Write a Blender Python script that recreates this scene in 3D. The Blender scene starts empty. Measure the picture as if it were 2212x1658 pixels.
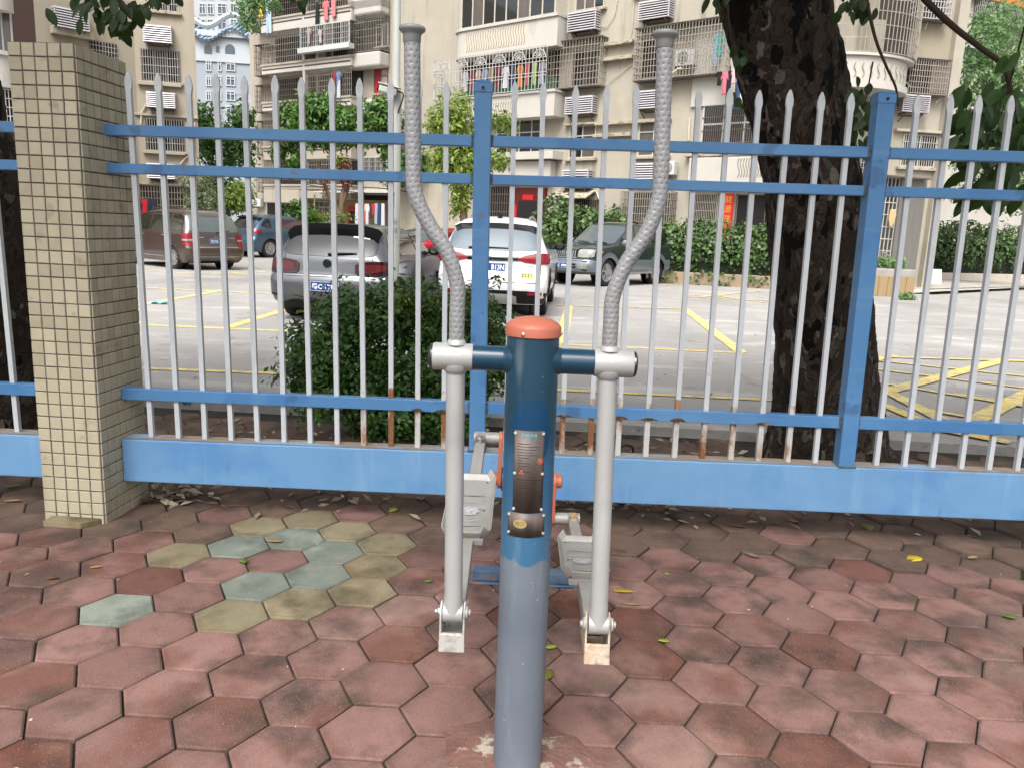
import bpy, bmesh, math, random
import numpy as np
from mathutils import Vector, Matrix
rnd = random.Random(7)
R = math.radians
SC = bpy.context.scene
COL = SC.collection

# ------------------------------------------------------------------ camera
CAM_H = 1.495; FOC = 1697.0; PITCH = R(11.0); ROLL = R(2.4)   # FOC in units of a 2212 px wide picture
cam_d = bpy.data.cameras.new('camera'); cam = bpy.data.objects.new('camera', cam_d); COL.objects.link(cam)
cam_d.sensor_width = 36.0; cam_d.lens = FOC / 2212 * 36; cam_d.clip_start = 0.05; cam_d.clip_end = 2000
_f = Vector((0, math.cos(PITCH), -math.sin(PITCH))); _u0 = Vector((0, math.sin(PITCH), math.cos(PITCH))); _r0 = Vector((1, 0, 0))
_Rt = math.cos(ROLL) * _r0 + math.sin(ROLL) * _u0; _Up = -math.sin(ROLL) * _r0 + math.cos(ROLL) * _u0
m = Matrix((_Rt, _Up, -_f)).transposed().to_4x4(); m.translation = (0, 0, CAM_H)
cam.matrix_world = m
SC.camera = cam
# ------------------------------------------------------------------ sky, sun, exposure (bright overcast)
SUN_EL, SUN_AZ = R(55), R(196)      # azimuth clockwise from +Y
w = bpy.data.worlds.new('World'); SC.world = w; w.use_nodes = True
nt = w.node_tree; nt.nodes.clear()
sky = nt.nodes.new('ShaderNodeTexSky'); sky.sky_type = 'NISHITA'; sky.sun_disc = False
sky.sun_elevation = SUN_EL; sky.sun_rotation = SUN_AZ; sky.dust_density = 8.0; sky.air_density = 1.0; sky.ozone_density = 1.0
hs = nt.nodes.new('ShaderNodeHueSaturation'); hs.inputs['Saturation'].default_value = 0.22
bg = nt.nodes.new('ShaderNodeBackground'); bg.inputs['Strength'].default_value = 0.15
wo = nt.nodes.new('ShaderNodeOutputWorld')
nt.links.new(sky.outputs[0], hs.inputs['Color']); nt.links.new(hs.outputs[0], bg.inputs[0]); nt.links.new(bg.outputs[0], wo.inputs[0])
sd = bpy.data.lights.new('sun', 'SUN'); sd.energy = 0.9; sd.angle = R(30); sd.color = (1.0, 0.975, 0.94)
sun = bpy.data.objects.new('sun', sd); COL.objects.link(sun); sun.location = (0, 0, 40)
_sd = Vector((math.sin(SUN_AZ) * math.cos(SUN_EL), math.cos(SUN_AZ) * math.cos(SUN_EL), math.sin(SUN_EL)))
sun.rotation_euler = _sd.to_track_quat('Z', 'Y').to_euler()
vs = SC.view_settings; vs.view_transform = 'Standard'; vs.look = 'None'; vs.gamma = 1.0; vs.use_curve_mapping = False
vs.exposure = 0.98
SC.cycles.max_bounces = 6; SC.cycles.diffuse_bounces = 3; SC.cycles.glossy_bounces = 3; SC.cycles.transmission_bounces = 4; SC.cycles.transparent_max_bounces = 4
SC.cycles.use_denoising = True

# ------------------------------------------------------------------ survey helpers: picture point (2212 wide) -> point in the place
def ray(x, y):
    a, b = x - 1106, y - 829
    c, s = math.cos(-ROLL), math.sin(-ROLL)
    a, b = c * a - s * b, s * a + c * b
    a /= FOC; b /= FOC
    return Vector((a, math.cos(PITCH) - b * math.sin(PITCH), -(math.sin(PITCH) + b * math.cos(PITCH))))
O = Vector((0, 0, CAM_H))
def gp(x, y, z=0.0):
    d = ray(x, y); return O + d * ((z - CAM_H) / d.z)
def at(x, y, Y):
    d = ray(x, y); return O + d * (Y / d.y)
def pj(p):
    v = Vector(p) - O
    zc = v.dot(_f); return (1106 + FOC * v.dot(_Rt) / zc, 829 - FOC * v.dot(_Up) / zc)

# ------------------------------------------------------------------ materials
def lin(h):
    if isinstance(h, str):
        h = h.lstrip('#'); c = [int(h[i:i + 2], 16) / 255 for i in (0, 2, 4)]
        return tuple(((x + .055) / 1.055) ** 2.4 if x > .04045 else x / 12.92 for x in c)
    return tuple(h)
def sc(c, k): return tuple(min(1, x * k) for x in c) + (1,)
MATS = {}
def pmat(name, col, rough=.6, metal=0., spec=.5, var=.12, vs=6., bump=0., bs=60., coat=0., layers=(), stretch=None, rand=0., alpha=None):
    """procedural principled material: base tone varied by noise, fine relief, and stains / wear laid over as noise masks"""
    if name in MATS: return MATS[name]
    c = lin(col)
    M = bpy.data.materials.new(name); M.use_nodes = True; t = M.node_tree; N = t.nodes; L = t.links
    P = N['Principled BSDF']; P.inputs['Roughness'].default_value = rough; P.inputs['Metallic'].default_value = metal
    P.inputs['Specular IOR Level'].default_value = spec; P.inputs['Coat Weight'].default_value = coat; P.inputs['Coat Roughness'].default_value = .06
    tc = N.new('ShaderNodeTexCoord'); vec = tc.outputs['Object']
    if rand:
        oi = N.new('ShaderNodeObjectInfo'); va = N.new('ShaderNodeVectorMath'); va.operation = 'MULTIPLY_ADD'
        L.new(oi.outputs['Random'], va.inputs[0]); va.inputs[1].default_value = (37, 23, 11); L.new(vec, va.inputs[2]); vec = va.outputs[0]
    if stretch:
        mp = N.new('ShaderNodeMapping'); mp.inputs['Scale'].default_value = stretch; L.new(vec, mp.inputs[0]); svec = mp.outputs[0]
    else: svec = vec
    no = N.new('ShaderNodeTexNoise'); no.inputs['Scale'].default_value = vs; no.inputs['Detail'].default_value = 5; no.inputs['Roughness'].default_value = .62
    L.new(svec, no.inputs['Vector'])
    mr = N.new('ShaderNodeMapRange'); mr.inputs['From Min'].default_value = .28; mr.inputs['From Max'].default_value = .72; L.new(no.outputs['Fac'], mr.inputs[0])
    mx = N.new('ShaderNodeMix'); mx.data_type = 'RGBA'; mx.inputs[6].default_value = sc(c, 1 - var); mx.inputs[7].default_value = sc(c, 1 + var)
    L.new(mr.outputs[0], mx.inputs[0]); out = mx.outputs[2]
    if rand:
        hv = N.new('ShaderNodeHueSaturation'); ma = N.new('ShaderNodeMapRange'); L.new(oi.outputs['Random'], ma.inputs[0])
        ma.inputs['To Min'].default_value = 1 - rand; ma.inputs['To Max'].default_value = 1 + rand
        L.new(ma.outputs[0], hv.inputs['Value']); L.new(out, hv.inputs['Color']); out = hv.outputs[0]
    for ly in layers:
        n2 = N.new('ShaderNodeTexNoise'); n2.inputs['Scale'].default_value = ly.get('s', 4); n2.inputs['Detail'].default_value = ly.get('d', 6)
        n2.inputs['Roughness'].default_value = ly.get('r', .6)
        sv = vec
        mp = N.new('ShaderNodeMapping'); mp.inputs['Scale'].default_value = ly.get('st', (1, 1, 1)); mp.inputs['Location'].default_value = (ly.get('o', 3.1),) * 3
        L.new(N.new('ShaderNodeNewGeometry').outputs['Position'] if ly.get('w') else vec, mp.inputs[0]); L.new(mp.outputs[0], n2.inputs['Vector'])
        m2 = N.new('ShaderNodeMapRange'); m2.inputs['From Min'].default_value = ly.get('a', .5); m2.inputs['From Max'].default_value = ly.get('b', .62)
        m2.inputs['To Max'].default_value = ly.get('k', 1.0); L.new(n2.outputs['Fac'], m2.inputs[0]); fac = m2.outputs[0]
        if 'rad' in ly:     # layer strengthening towards the rim of a piece: (inner radius, outer radius), broken up by the noise
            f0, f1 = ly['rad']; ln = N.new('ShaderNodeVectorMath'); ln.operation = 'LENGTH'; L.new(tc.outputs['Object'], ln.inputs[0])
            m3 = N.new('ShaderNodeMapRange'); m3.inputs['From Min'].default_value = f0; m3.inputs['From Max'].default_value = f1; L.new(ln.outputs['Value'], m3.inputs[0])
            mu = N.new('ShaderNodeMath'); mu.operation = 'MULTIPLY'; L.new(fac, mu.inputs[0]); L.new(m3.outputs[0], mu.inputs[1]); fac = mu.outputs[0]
        if 'ax' in ly:      # extra mask along one axis: (axis, from, to)
            ax, f0, f1 = ly['ax']; sx = N.new('ShaderNodeSeparateXYZ'); L.new(tc.outputs['Object'], sx.inputs[0])
            m3 = N.new('ShaderNodeMapRange'); m3.inputs['From Min'].default_value = f0; m3.inputs['From Max'].default_value = f1; L.new(sx.outputs[ax], m3.inputs[0])
            mu = N.new('ShaderNodeMath'); mu.operation = 'MULTIPLY'; L.new(fac, mu.inputs[0]); L.new(m3.outputs[0], mu.inputs[1]); fac = mu.outputs[0]
        x2 = N.new('ShaderNodeMix'); x2.data_type = 'RGBA'; x2.inputs[7].default_value = lin(ly['c']) + (1,)
        L.new(fac, x2.inputs[0]); L.new(out, x2.inputs[6]); out = x2.outputs[2]
    L.new(out, P.inputs['Base Color'])
    if bump:
        nb = N.new('ShaderNodeTexNoise'); nb.inputs['Scale'].default_value = bs; nb.inputs['Detail'].default_value = 4; L.new(vec, nb.inputs['Vector'])
        bp = N.new('ShaderNodeBump'); bp.inputs['Strength'].default_value = bump; bp.inputs['Distance'].default_value = .02
        L.new(nb.outputs['Fac'], bp.inputs['Height']); L.new(bp.outputs[0], P.inputs['Normal'])
    MATS[name] = M
    return M
def leafmat(name, dark, light, vs=1.2, rough=.45, trans=.25, yellow=None, spec=.4):
    if name in MATS: return MATS[name]
    M = bpy.data.materials.new(name); M.use_nodes = True; t = M.node_tree; N = t.nodes; L = t.links
    P = N['Principled BSDF']; P.inputs['Roughness'].default_value = rough; P.inputs['Specular IOR Level'].default_value = spec
    geo = N.new('ShaderNodeNewGeometry'); tc = N.new('ShaderNodeTexCoord')
    no = N.new('ShaderNodeTexNoise'); no.inputs['Scale'].default_value = vs; no.inputs['Detail'].default_value = 3; L.new(tc.outputs['Object'], no.inputs['Vector'])
    ad = N.new('ShaderNodeMath'); ad.operation = 'MULTIPLY_ADD'; L.new(geo.outputs['Random Per Island'], ad.inputs[0]); ad.inputs[1].default_value = .55; L.new(no.outputs['Fac'], ad.inputs[2])
    mr = N.new('ShaderNodeMapRange'); mr.inputs['From Min'].default_value = .4; mr.inputs['From Max'].default_value = 1.1; L.new(ad.outputs[0], mr.inputs[0])
    mx = N.new('ShaderNodeMix'); mx.data_type = 'RGBA'; mx.inputs[6].default_value = lin(dark) + (1,); mx.inputs[7].default_value = lin(light) + (1,); L.new(mr.outputs[0], mx.inputs[0])
    out = mx.outputs[2]
    if yellow:
        r2 = N.new('ShaderNodeMapRange'); r2.inputs['From Min'].default_value = .9; r2.inputs['From Max'].default_value = .97; L.new(geo.outputs['Random Per Island'], r2.inputs[0])
        y = N.new('ShaderNodeMix'); y.data_type = 'RGBA'; y.inputs[7].default_value = lin(yellow) + (1,); L.new(r2.outputs[0], y.inputs[0]); L.new(out, y.inputs[6]); out = y.outputs[2]
    L.new(out, P.inputs['Base Color'])
    tr = N.new('ShaderNodeBsdfTranslucent'); hv = N.new('ShaderNodeHueSaturation'); hv.inputs['Value'].default_value = 1.25; hv.inputs['Saturation'].default_value = .9; hv.inputs['Hue'].default_value = .487
    L.new(out, hv.inputs['Color']); L.new(hv.outputs[0], tr.inputs['Color'])
    ms = N.new('ShaderNodeMixShader'); ms.inputs[0].default_value = trans; L.new(P.outputs[0], ms.inputs[1]); L.new(tr.outputs[0], ms.inputs[2])
    L.new(ms.outputs[0], N['Material Output'].inputs['Surface'])
    MATS[name] = M
    return M

# ------------------------------------------------------------------ mesh builder
ORG = {}
class MB:
    def __init__(s): s.v = []; s.f = []
    def add(s, vs, fs):
        k = len(s.v); s.v += [tuple(p) for p in vs]; s.f += [tuple(i + k for i in f) for f in fs]
    def box(s, c, d, rz=0, mat=None):
        x, y, z = d[0] / 2, d[1] / 2, d[2] / 2
        P = [Vector((sx * x, sy * y, sz * z)) for sz in (-1, 1) for sy in (-1, 1) for sx in (-1, 1)]
        if mat is not None: P = [mat @ p for p in P]
        elif rz: P = [Matrix.Rotation(rz, 3, 'Z') @ p for p in P]
        c = Vector(c)
        s.add([p + c for p in P], [(0, 2, 3, 1), (4, 5, 7, 6), (0, 1, 5, 4), (2, 6, 7, 3), (0, 4, 6, 2), (1, 3, 7, 5)])
    def hexa(s, P):   # 8 points: bottom 4 ccw, top 4 ccw
        s.add(P, [(3, 2, 1, 0), (4, 5, 6, 7), (0, 1, 5, 4), (1, 2, 6, 5), (2, 3, 7, 6), (3, 0, 4, 7)])
    def bar(s, a, b, w, h, up=(0, 0, 1)):
        a = Vector(a); b = Vector(b); d = (b - a).normalized(); up = Vector(up)
        if abs(d.dot(up)) > .98: up = Vector((0, 1, 0))
        x = d.cross(up).normalized() * (w / 2); y = x.cross(d).normalized() * (h / 2)
        s.hexa([a - x - y, a + x - y, b + x - y, b - x - y, a - x + y, a + x + y, b + x + y, b - x + y])
    def tube(s, path, r, n=10, caps=True):
        path = [Vector(p) for p in path]; m = len(path)
        rs = r if isinstance(r, (list, tuple)) else [r] * m
        k = len(s.v); prev = None
        for i, p in enumerate(path):
            d = (path[min(i + 1, m - 1)] - path[max(i - 1, 0)]).normalized()
            if prev is None:
                a = Vector((0, 0, 1)) if abs(d.z) < .9 else Vector((1, 0, 0)); x = d.cross(a).normalized()
            else: x = (prev - d * prev.dot(d)).normalized()
            prev = x; y = d.cross(x)
            for j in range(n):
                t = 2 * math.pi * j / n; s.v.append(tuple(p + (x * math.cos(t) + y * math.sin(t)) * rs[i]))
        for i in range(m - 1):
            for j in range(n):
                s.f.append((k + i * n + j, k + i * n + (j + 1) % n, k + (i + 1) * n + (j + 1) % n, k + (i + 1) * n + j))
        if caps:
            s.f.append(tuple(k + j for j in range(n))[::-1]); s.f.append(tuple(k + (m - 1) * n + j for j in range(n)))
    def lathe(s, prof, c=(0, 0, 0), n=24, axis='Z'):   # prof: (radius, height)
        k = len(s.v); c = Vector(c)
        for r_, h in prof:
            for j in range(n):
                t = 2 * math.pi * j / n; p = (r_ * math.cos(t), r_ * math.sin(t), h)
                if axis == 'X': p = (p[2], p[0], p[1])
                elif axis == 'Y': p = (p[1], p[2], p[0])
                s.v.append(tuple(c + Vector(p)))
        for i in range(len(prof) - 1):
            for j in range(n):
                s.f.append((k + i * n + j, k + i * n + (j + 1) % n, k + (i + 1) * n + (j + 1) % n, k + (i + 1) * n + j))
        s.f.append(tuple(k + j for j in range(n))[::-1]); s.f.append(tuple(k + (len(prof) - 1) * n + j for j in range(n)))
    def prism(s, poly, lo, hi, fr=None):   # poly (a,b) swept from lo to hi along c; fr maps (a,b,c)->point
        fr = fr or (lambda a, b, c: (a, b, c)); n = len(poly)
        s.add([fr(a, b, lo) for a, b in poly] + [fr(a, b, hi) for a, b in poly],
              [tuple(range(n))[::-1], tuple(range(n, 2 * n))] + [(i, (i + 1) % n, n + (i + 1) % n, n + i) for i in range(n)])
    def grid(s, rows):   # rows of points -> quads
        n = len(rows[0]); k = len(s.v)
        for r_ in rows: s.v += [tuple(p) for p in r_]
        for i in range(len(rows) - 1):
            for j in range(n - 1): s.f.append((k + i * n + j, k + i * n + j + 1, k + (i + 1) * n + j + 1, k + (i + 1) * n + j))
    def build(s, name, mat, parent=None, smooth=None, bevel=0, kind=None, fix=True):
        me = bpy.data.meshes.new(name)
        o = ORG.get(parent.name, Vector((0, 0, 0))) if parent else Vector((0, 0, 0))
        org = o
        if parent is None:
            vv = np.array(s.v); org = Vector(((vv[:, 0].min() + vv[:, 0].max()) / 2, (vv[:, 1].min() + vv[:, 1].max()) / 2, vv[:, 2].min()))
        me.from_pydata([(a - org.x, b - org.y, c - org.z) for a, b, c in s.v], [], s.f)
        if fix and len(s.f) < 60000:
            bm = bmesh.new(); bm.from_mesh(me); bmesh.ops.recalc_face_normals(bm, faces=bm.faces); bm.to_mesh(me); bm.free()
        me.materials.append(mat)
        if smooth is not None:
            me.shade_smooth()
            if smooth < 179: me.set_sharp_from_angle(angle=R(smooth))
        ob = bpy.data.objects.new(name, me); COL.objects.link(ob)
        if parent: ob.parent = parent; ORG[ob.name] = o
        else: ob.location = org; ORG[ob.name] = org
        if bevel:
            b = ob.modifiers.new('bevel', 'BEVEL'); b.width = bevel; b.segments = 2; b.limit_method = 'ANGLE'; b.angle_limit = R(40)
        if kind: ob['kind'] = kind
        return ob
def tag(o, label, cat=None, group=None, kind=None):
    o['label'] = label
    if cat: o['category'] = cat
    if group: o['group'] = group
    if kind: o['kind'] = kind
    return o
def thing(name, label, cat, loc, rz=0, group=None):
    o = bpy.data.objects.new(name, None); COL.objects.link(o); o.empty_display_size = .1
    o.location = loc; o.rotation_euler = (0, 0, rz)
    ORG[o.name] = Vector((0, 0, 0)) if rz else Vector(loc)
    if rz: o['local'] = 1
    return tag(o, label, cat, group)
def local_thing(name, label, cat, loc, rz=0, group=None):
    o = thing(name, label, cat, loc, 0, group); o.rotation_euler = (0, 0, rz); ORG[o.name] = Vector((0, 0, 0)); return o
def text_mesh(txt, size, bold=0.0, align='CENTER', shear=0., space=1.0):
    cu = bpy.data.curves.new('t', 'FONT'); cu.body = txt; cu.size = size; cu.align_x = align; cu.align_y = 'CENTER'; cu.offset = bold; cu.shear = shear; cu.space_character = space
    cu.resolution_u = 2; cu.extrude = .0006
    ob = bpy.data.objects.new('t', cu); COL.objects.link(ob)
    dg = bpy.context.evaluated_depsgraph_get(); dg.update()
    me = bpy.data.meshes.new_from_object(ob.evaluated_get(dg)); bpy.data.objects.remove(ob); bpy.data.curves.remove(cu)
    return me
def text_on(name, txt, size, mat, parent, M, fit=None, **k):
    """flat lettering; M maps text plane (x right, y up, z out) into the parent's frame; fit = (width, height) box to stretch into"""
    me = text_mesh(txt, size, **k)
    if fit and len(me.vertices):
        vv = np.zeros(len(me.vertices) * 3); me.vertices.foreach_get('co', vv); vv = vv.reshape(-1, 3)
        lo, hi = vv.min(0), vv.max(0); c = (lo + hi) / 2
        vv[:, 0] = (vv[:, 0] - c[0]) * fit[0] / max(1e-6, hi[0] - lo[0]); vv[:, 1] = (vv[:, 1] - c[1]) * fit[1] / max(1e-6, hi[1] - lo[1])
        me.vertices.foreach_set('co', vv.ravel())
    me.materials.clear(); me.materials.append(mat); me.name = name
    me.transform(M); ob = bpy.data.objects.new(name, me); COL.objects.link(ob); ob.parent = parent; ORG[ob.name] = ORG.get(parent.name, Vector((0, 0, 0)))
    return ob
def frame(o, x, y):
    x = Vector(x).normalized(); y = Vector(y).normalized(); z = x.cross(y)
    M = Matrix((x, y, z)).transposed().to_4x4(); M.translation = Vector(o); return M
# ------------------------------------------------------------------ foliage: many small folded leaf faces
def leaf_arrays(pts, nrm, size, rng, aspect=.5, up=.35, fold=.25, droop=.0, szvar=.35):
    n = len(pts)
    N = nrm + rng.normal(0, .55, (n, 3)); N[:, 2] += up; N /= np.linalg.norm(N, axis=1)[:, None] + 1e-9
    A = rng.normal(0, 1, (n, 3)); A[:, 2] -= droop; A -= N * (A * N).sum(1)[:, None]; A /= np.linalg.norm(A, axis=1)[:, None] + 1e-9
    B = np.cross(N, A)
    L = size * (1 + szvar * rng.uniform(-1, 1, n))[:, None]; W = L * aspect / 2
    v = np.stack([pts, pts + A * L * .45 + B * W + N * W * fold, pts + A * L, pts + A * L * .45 - B * W + N * W * fold], 1).reshape(-1, 3)
    return v
def leaf_object(name, v, mat, parent=None, kind=None):
    n = len(v) // 4; me = bpy.data.meshes.new(name)
    org = np.array(ORG.get(parent.name, Vector((0, 0, 0)))) if parent else np.array([(v[:, 0].min() + v[:, 0].max()) / 2, (v[:, 1].min() + v[:, 1].max()) / 2, v[:, 2].min()])
    me.vertices.add(len(v)); me.vertices.foreach_set('co', (v - org).ravel())
    b = np.arange(n) * 4
    tri = np.stack([b, b + 1, b + 2, b, b + 2, b + 3], 1).ravel()
    me.loops.add(n * 6); me.loops.foreach_set('vertex_index', tri.astype(np.int32))
    me.polygons.add(n * 2); me.polygons.foreach_set('loop_start', (np.arange(n * 2) * 3).astype(np.int32))
    me.update(calc_edges=True); me.materials.append(mat)
    ob = bpy.data.objects.new(name, me); COL.objects.link(ob)
    if parent: ob.parent = parent; ORG[ob.name] = Vector(org)
    else: ob.location = org; ORG[ob.name] = Vector(org)
    if kind: ob['kind'] = kind
    return ob
def blob_points(blobs, n, rng, shell=.55, lump=.25):
    """points through a set of ellipsoids (centre, radii), denser towards the skin, skin made lumpy"""
    vol = np.array([b[1][0] * b[1][1] * b[1][2] for b in blobs]) ** .8; vol /= vol.sum()
    P = []; Q = []
    for (c, r_), k in zip(blobs, rng.multinomial(n, vol)):
        d = rng.normal(0, 1, (k, 3)); d /= np.linalg.norm(d, axis=1)[:, None]
        ph = rng.uniform(0, 6, 6)
        lm = 1 + lump * (np.sin(d[:, 0] * 5 + ph[0]) * np.sin(d[:, 1] * 5 + ph[1]) + .7 * np.sin(d[:, 2] * 7 + ph[2]) * np.sin(d[:, 0] * 8 + ph[3]))
        rr = (shell + (1 - shell) * rng.uniform(0, 1, k) ** .6) * lm
        P.append(np.array(c) + d * rr[:, None] * np.array(r_)); Q.append(d)
    return np.concatenate(P), np.concatenate(Q)
def foliage(name, blobs, n, size, mat, parent=None, seed=1, shell=.5, lump=.25, kind=None, **k):
    rng = np.random.default_rng(seed); P, Q = blob_points(blobs, n, rng, shell, lump)
    return leaf_object(name, leaf_arrays(P, Q, size, rng, **k), mat, parent, kind)

# ================================================================== THE SETTING: ground, car park, hexagon paving
soil = pmat('soil', '#4a4238', rough=.95, var=.3, vs=8, bump=.5, bs=40)
g = MB(); g.add([(-900, -300, -.1), (900, -300, -.1), (900, 1200, -.1), (-900, 1200, -.1)], [(0, 1, 2, 3)])
o = g.build('ground', soil, kind='structure')
concrete = pmat('car_park_concrete', '#928f8c', rough=.9, var=.12, vs=.5, bump=.25, bs=25, layers=[
    dict(c='#6e6a66', s=.35, a=.5, b=.75, k=.7, st=(1, .35, 1)), dict(c='#b3afaa', s=1.1, a=.55, b=.7, k=.7, st=(.5, 1.6, 1), o=7),
    dict(c='#5b5855', s=2.2, a=.6, b=.74, k=.55, o=12), dict(c='#c0bcb6', s=9, a=.62, b=.7, k=.5, st=(.5, 1, 1), o=21), dict(c='#57534f', s=30, a=.62, b=.72, k=.4, o=5), dict(c='#6b6763', s=.9, a=.497, b=.503, k=0, o=33), dict(c='#55514d', s=5, a=.66, b=.72, k=.6, o=43, st=(1, .4, 1))])
def slab_edge(x): return 5.97 - .062 * x
cp = MB(); cp.add([(-30, slab_edge(-30), .06), (30, slab_edge(30), .06), (60, 80, .06), (-60, 80, .06), (-30, slab_edge(-30), -.09), (30, slab_edge(30), -.09)], [(0, 1, 2, 3), (4, 5, 1, 0)])
car_park = cp.build('car_park', concrete, kind='structure', fix=False)

HS = .15; YAW = -.035; OU, OV = 8.879 * HS, -19.275 * HS; Q3 = math.sqrt(3)
def hexc(i, j):      # j counts towards the camera, odd columns are half a step down
    u = 1.5 * i * HS + OU; v = Q3 * HS * (j + (.5 if i % 2 else 0)) + OV
    c, s = math.cos(YAW), math.sin(YAW)
    return Vector((c * u + s * v, s * u - c * v, 0))
def paver_mat(name, base, dark, warm, moss=True):
    return pmat(name, base, rough=.95, var=.16, vs=6, bump=.3, bs=260, rand=.16, spec=.3, layers=[
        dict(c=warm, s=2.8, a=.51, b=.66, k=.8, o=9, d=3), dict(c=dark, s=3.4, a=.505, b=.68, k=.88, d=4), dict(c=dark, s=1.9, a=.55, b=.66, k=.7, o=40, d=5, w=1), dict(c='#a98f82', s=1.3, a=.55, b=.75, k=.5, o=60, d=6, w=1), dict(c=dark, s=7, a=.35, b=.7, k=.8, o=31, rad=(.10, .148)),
        dict(c='#b59d92', s=190, a=.60, b=.72, k=.35, o=2, d=2), dict(c='#2e2622', s=170, a=.60, b=.72, k=.55, o=6, d=2), dict(c='#c8c4bb', s=22, a=.765, b=.78, k=.8, o=13, d=2), dict(c='#46493a', s=11, a=.68, b=.8, k=.5, o=15)])
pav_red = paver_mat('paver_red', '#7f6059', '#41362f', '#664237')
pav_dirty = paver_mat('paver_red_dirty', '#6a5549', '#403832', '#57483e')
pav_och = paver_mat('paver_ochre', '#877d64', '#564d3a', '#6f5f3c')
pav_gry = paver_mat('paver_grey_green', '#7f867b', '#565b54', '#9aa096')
bedm = pmat('joint_soil', '#2b2722', rough=1, var=.4, vs=7, bump=.5, bs=60, layers=[dict(c='#3e5220', s=2.4, a=.56, b=.64, k=.9, d=8)])
bed = MB(); bed.add([(-6, .6, -.014), (6, .6, -.014), (6, slab_edge(6) + .05, -.014), (-6, slab_edge(-6) + .05, -.014)], [(0, 1, 2, 3)])
pavement = bed.build('pavement', bedm, kind='structure')
def paver_mesh(k):
    b = MB(); rr = HS - .0033; top = []; mid = []; bot = []
    for q in range(6):
        t = math.pi / 3 * q + YAW; e = rnd.uniform(-.0014, .0014)
        c, s = math.cos(t), math.sin(t)
        top.append(((rr - .007 + e) * c, (rr - .007 + e) * s, 0)); mid.append(((rr + e) * c, (rr + e) * s, -.0045)); bot.append(((rr + e) * c, (rr + e) * s, -.06))
    b.add(top + mid + bot + [(0, 0, .0012)], [(18, q, (q + 1) % 6) for q in range(6)] + [(q, 6 + q, 6 + (q + 1) % 6, (q + 1) % 6) for q in range(6)] + [(6 + q, 12 + q, 12 + (q + 1) % 6, 6 + (q + 1) % 6) for q in range(6)])
    me = bpy.data.meshes.new('paver'); me.from_pydata(b.v, [], b.f)
    return me
PVM = {}
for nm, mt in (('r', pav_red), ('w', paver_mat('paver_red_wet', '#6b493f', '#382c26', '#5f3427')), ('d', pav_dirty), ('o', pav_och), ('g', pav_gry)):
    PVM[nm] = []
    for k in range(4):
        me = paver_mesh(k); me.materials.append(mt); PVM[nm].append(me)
SPECIAL = {}
cells = {}
for i in range(-40, 41):
    for j in range(-40, 41):
        c = hexc(i, j)
        if c.y < 1.2 or c.y > slab_edge(c.x) - .17 or abs(c.x) > 5: continue
        x, y = pj(c)
        if -1100 < x < 3300 and y < 2300: cells[(i, j)] = (c, x, y)
def near_cell(x, y): return min(cells, key=lambda k: (cells[k][1] - x) ** 2 + (cells[k][2] - y) ** 2)
for x, y in ((555, 1135), (665, 1120), (755, 1143), (838, 1170), (377, 1200), (812, 1222), (785, 1272), (498, 1322), (642, 1300)): SPECIAL[near_cell(x, y)] = 'o'
for x, y in ((508, 1182), (645, 1163), (723, 1192), (685, 1243), (550, 1265), (245, 1310)): SPECIAL[near_cell(x, y)] = 'g'
PIL = (-2.11, 3.86)
def seen(k): c, x, y = cells[k]; return -60 < x < 2272 and y < 1720
order = sorted(cells, key=lambda k: (not seen(k), cells[k][0].y))
rest = MB(); rest_red = MB(); n_pav = 0
for k in order:
    c, x, y = cells[k]
    if (abs(c.x - PIL[0]) < .14 and abs(c.y - PIL[1]) < .16) or (abs(c.x - .055) < .1 and abs(c.y - 2.0) < .1): continue
    if (c.xy - Vector((1.95, 5.15))).length < .5 or (c.xy - Vector((-3.15, 5.1))).length < .4: continue      # open soil round the trees
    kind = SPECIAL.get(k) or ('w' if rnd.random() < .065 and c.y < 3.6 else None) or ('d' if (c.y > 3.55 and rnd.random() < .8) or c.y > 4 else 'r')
    far = c.y > 3.55
    dz = rnd.uniform(-.004, .002) + (rnd.uniform(-.008, .012) if far and c.x > .3 else 0)
    tx, ty = rnd.uniform(-.008, .008), rnd.uniform(-.008, .008)
    if far and c.x > .3: tx += rnd.uniform(-.03, .03)
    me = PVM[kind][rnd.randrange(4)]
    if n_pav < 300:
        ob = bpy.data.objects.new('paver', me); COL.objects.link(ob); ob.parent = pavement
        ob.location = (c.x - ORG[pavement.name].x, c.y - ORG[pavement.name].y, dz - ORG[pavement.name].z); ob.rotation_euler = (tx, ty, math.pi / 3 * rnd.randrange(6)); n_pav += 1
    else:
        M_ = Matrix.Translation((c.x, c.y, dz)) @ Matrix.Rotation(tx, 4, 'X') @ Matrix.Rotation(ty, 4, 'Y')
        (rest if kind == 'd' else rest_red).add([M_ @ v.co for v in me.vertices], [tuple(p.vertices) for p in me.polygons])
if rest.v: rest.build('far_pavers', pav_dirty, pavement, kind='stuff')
if rest_red.v: rest_red.build('outer_pavers', pav_red, pavement, kind='stuff')

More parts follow.
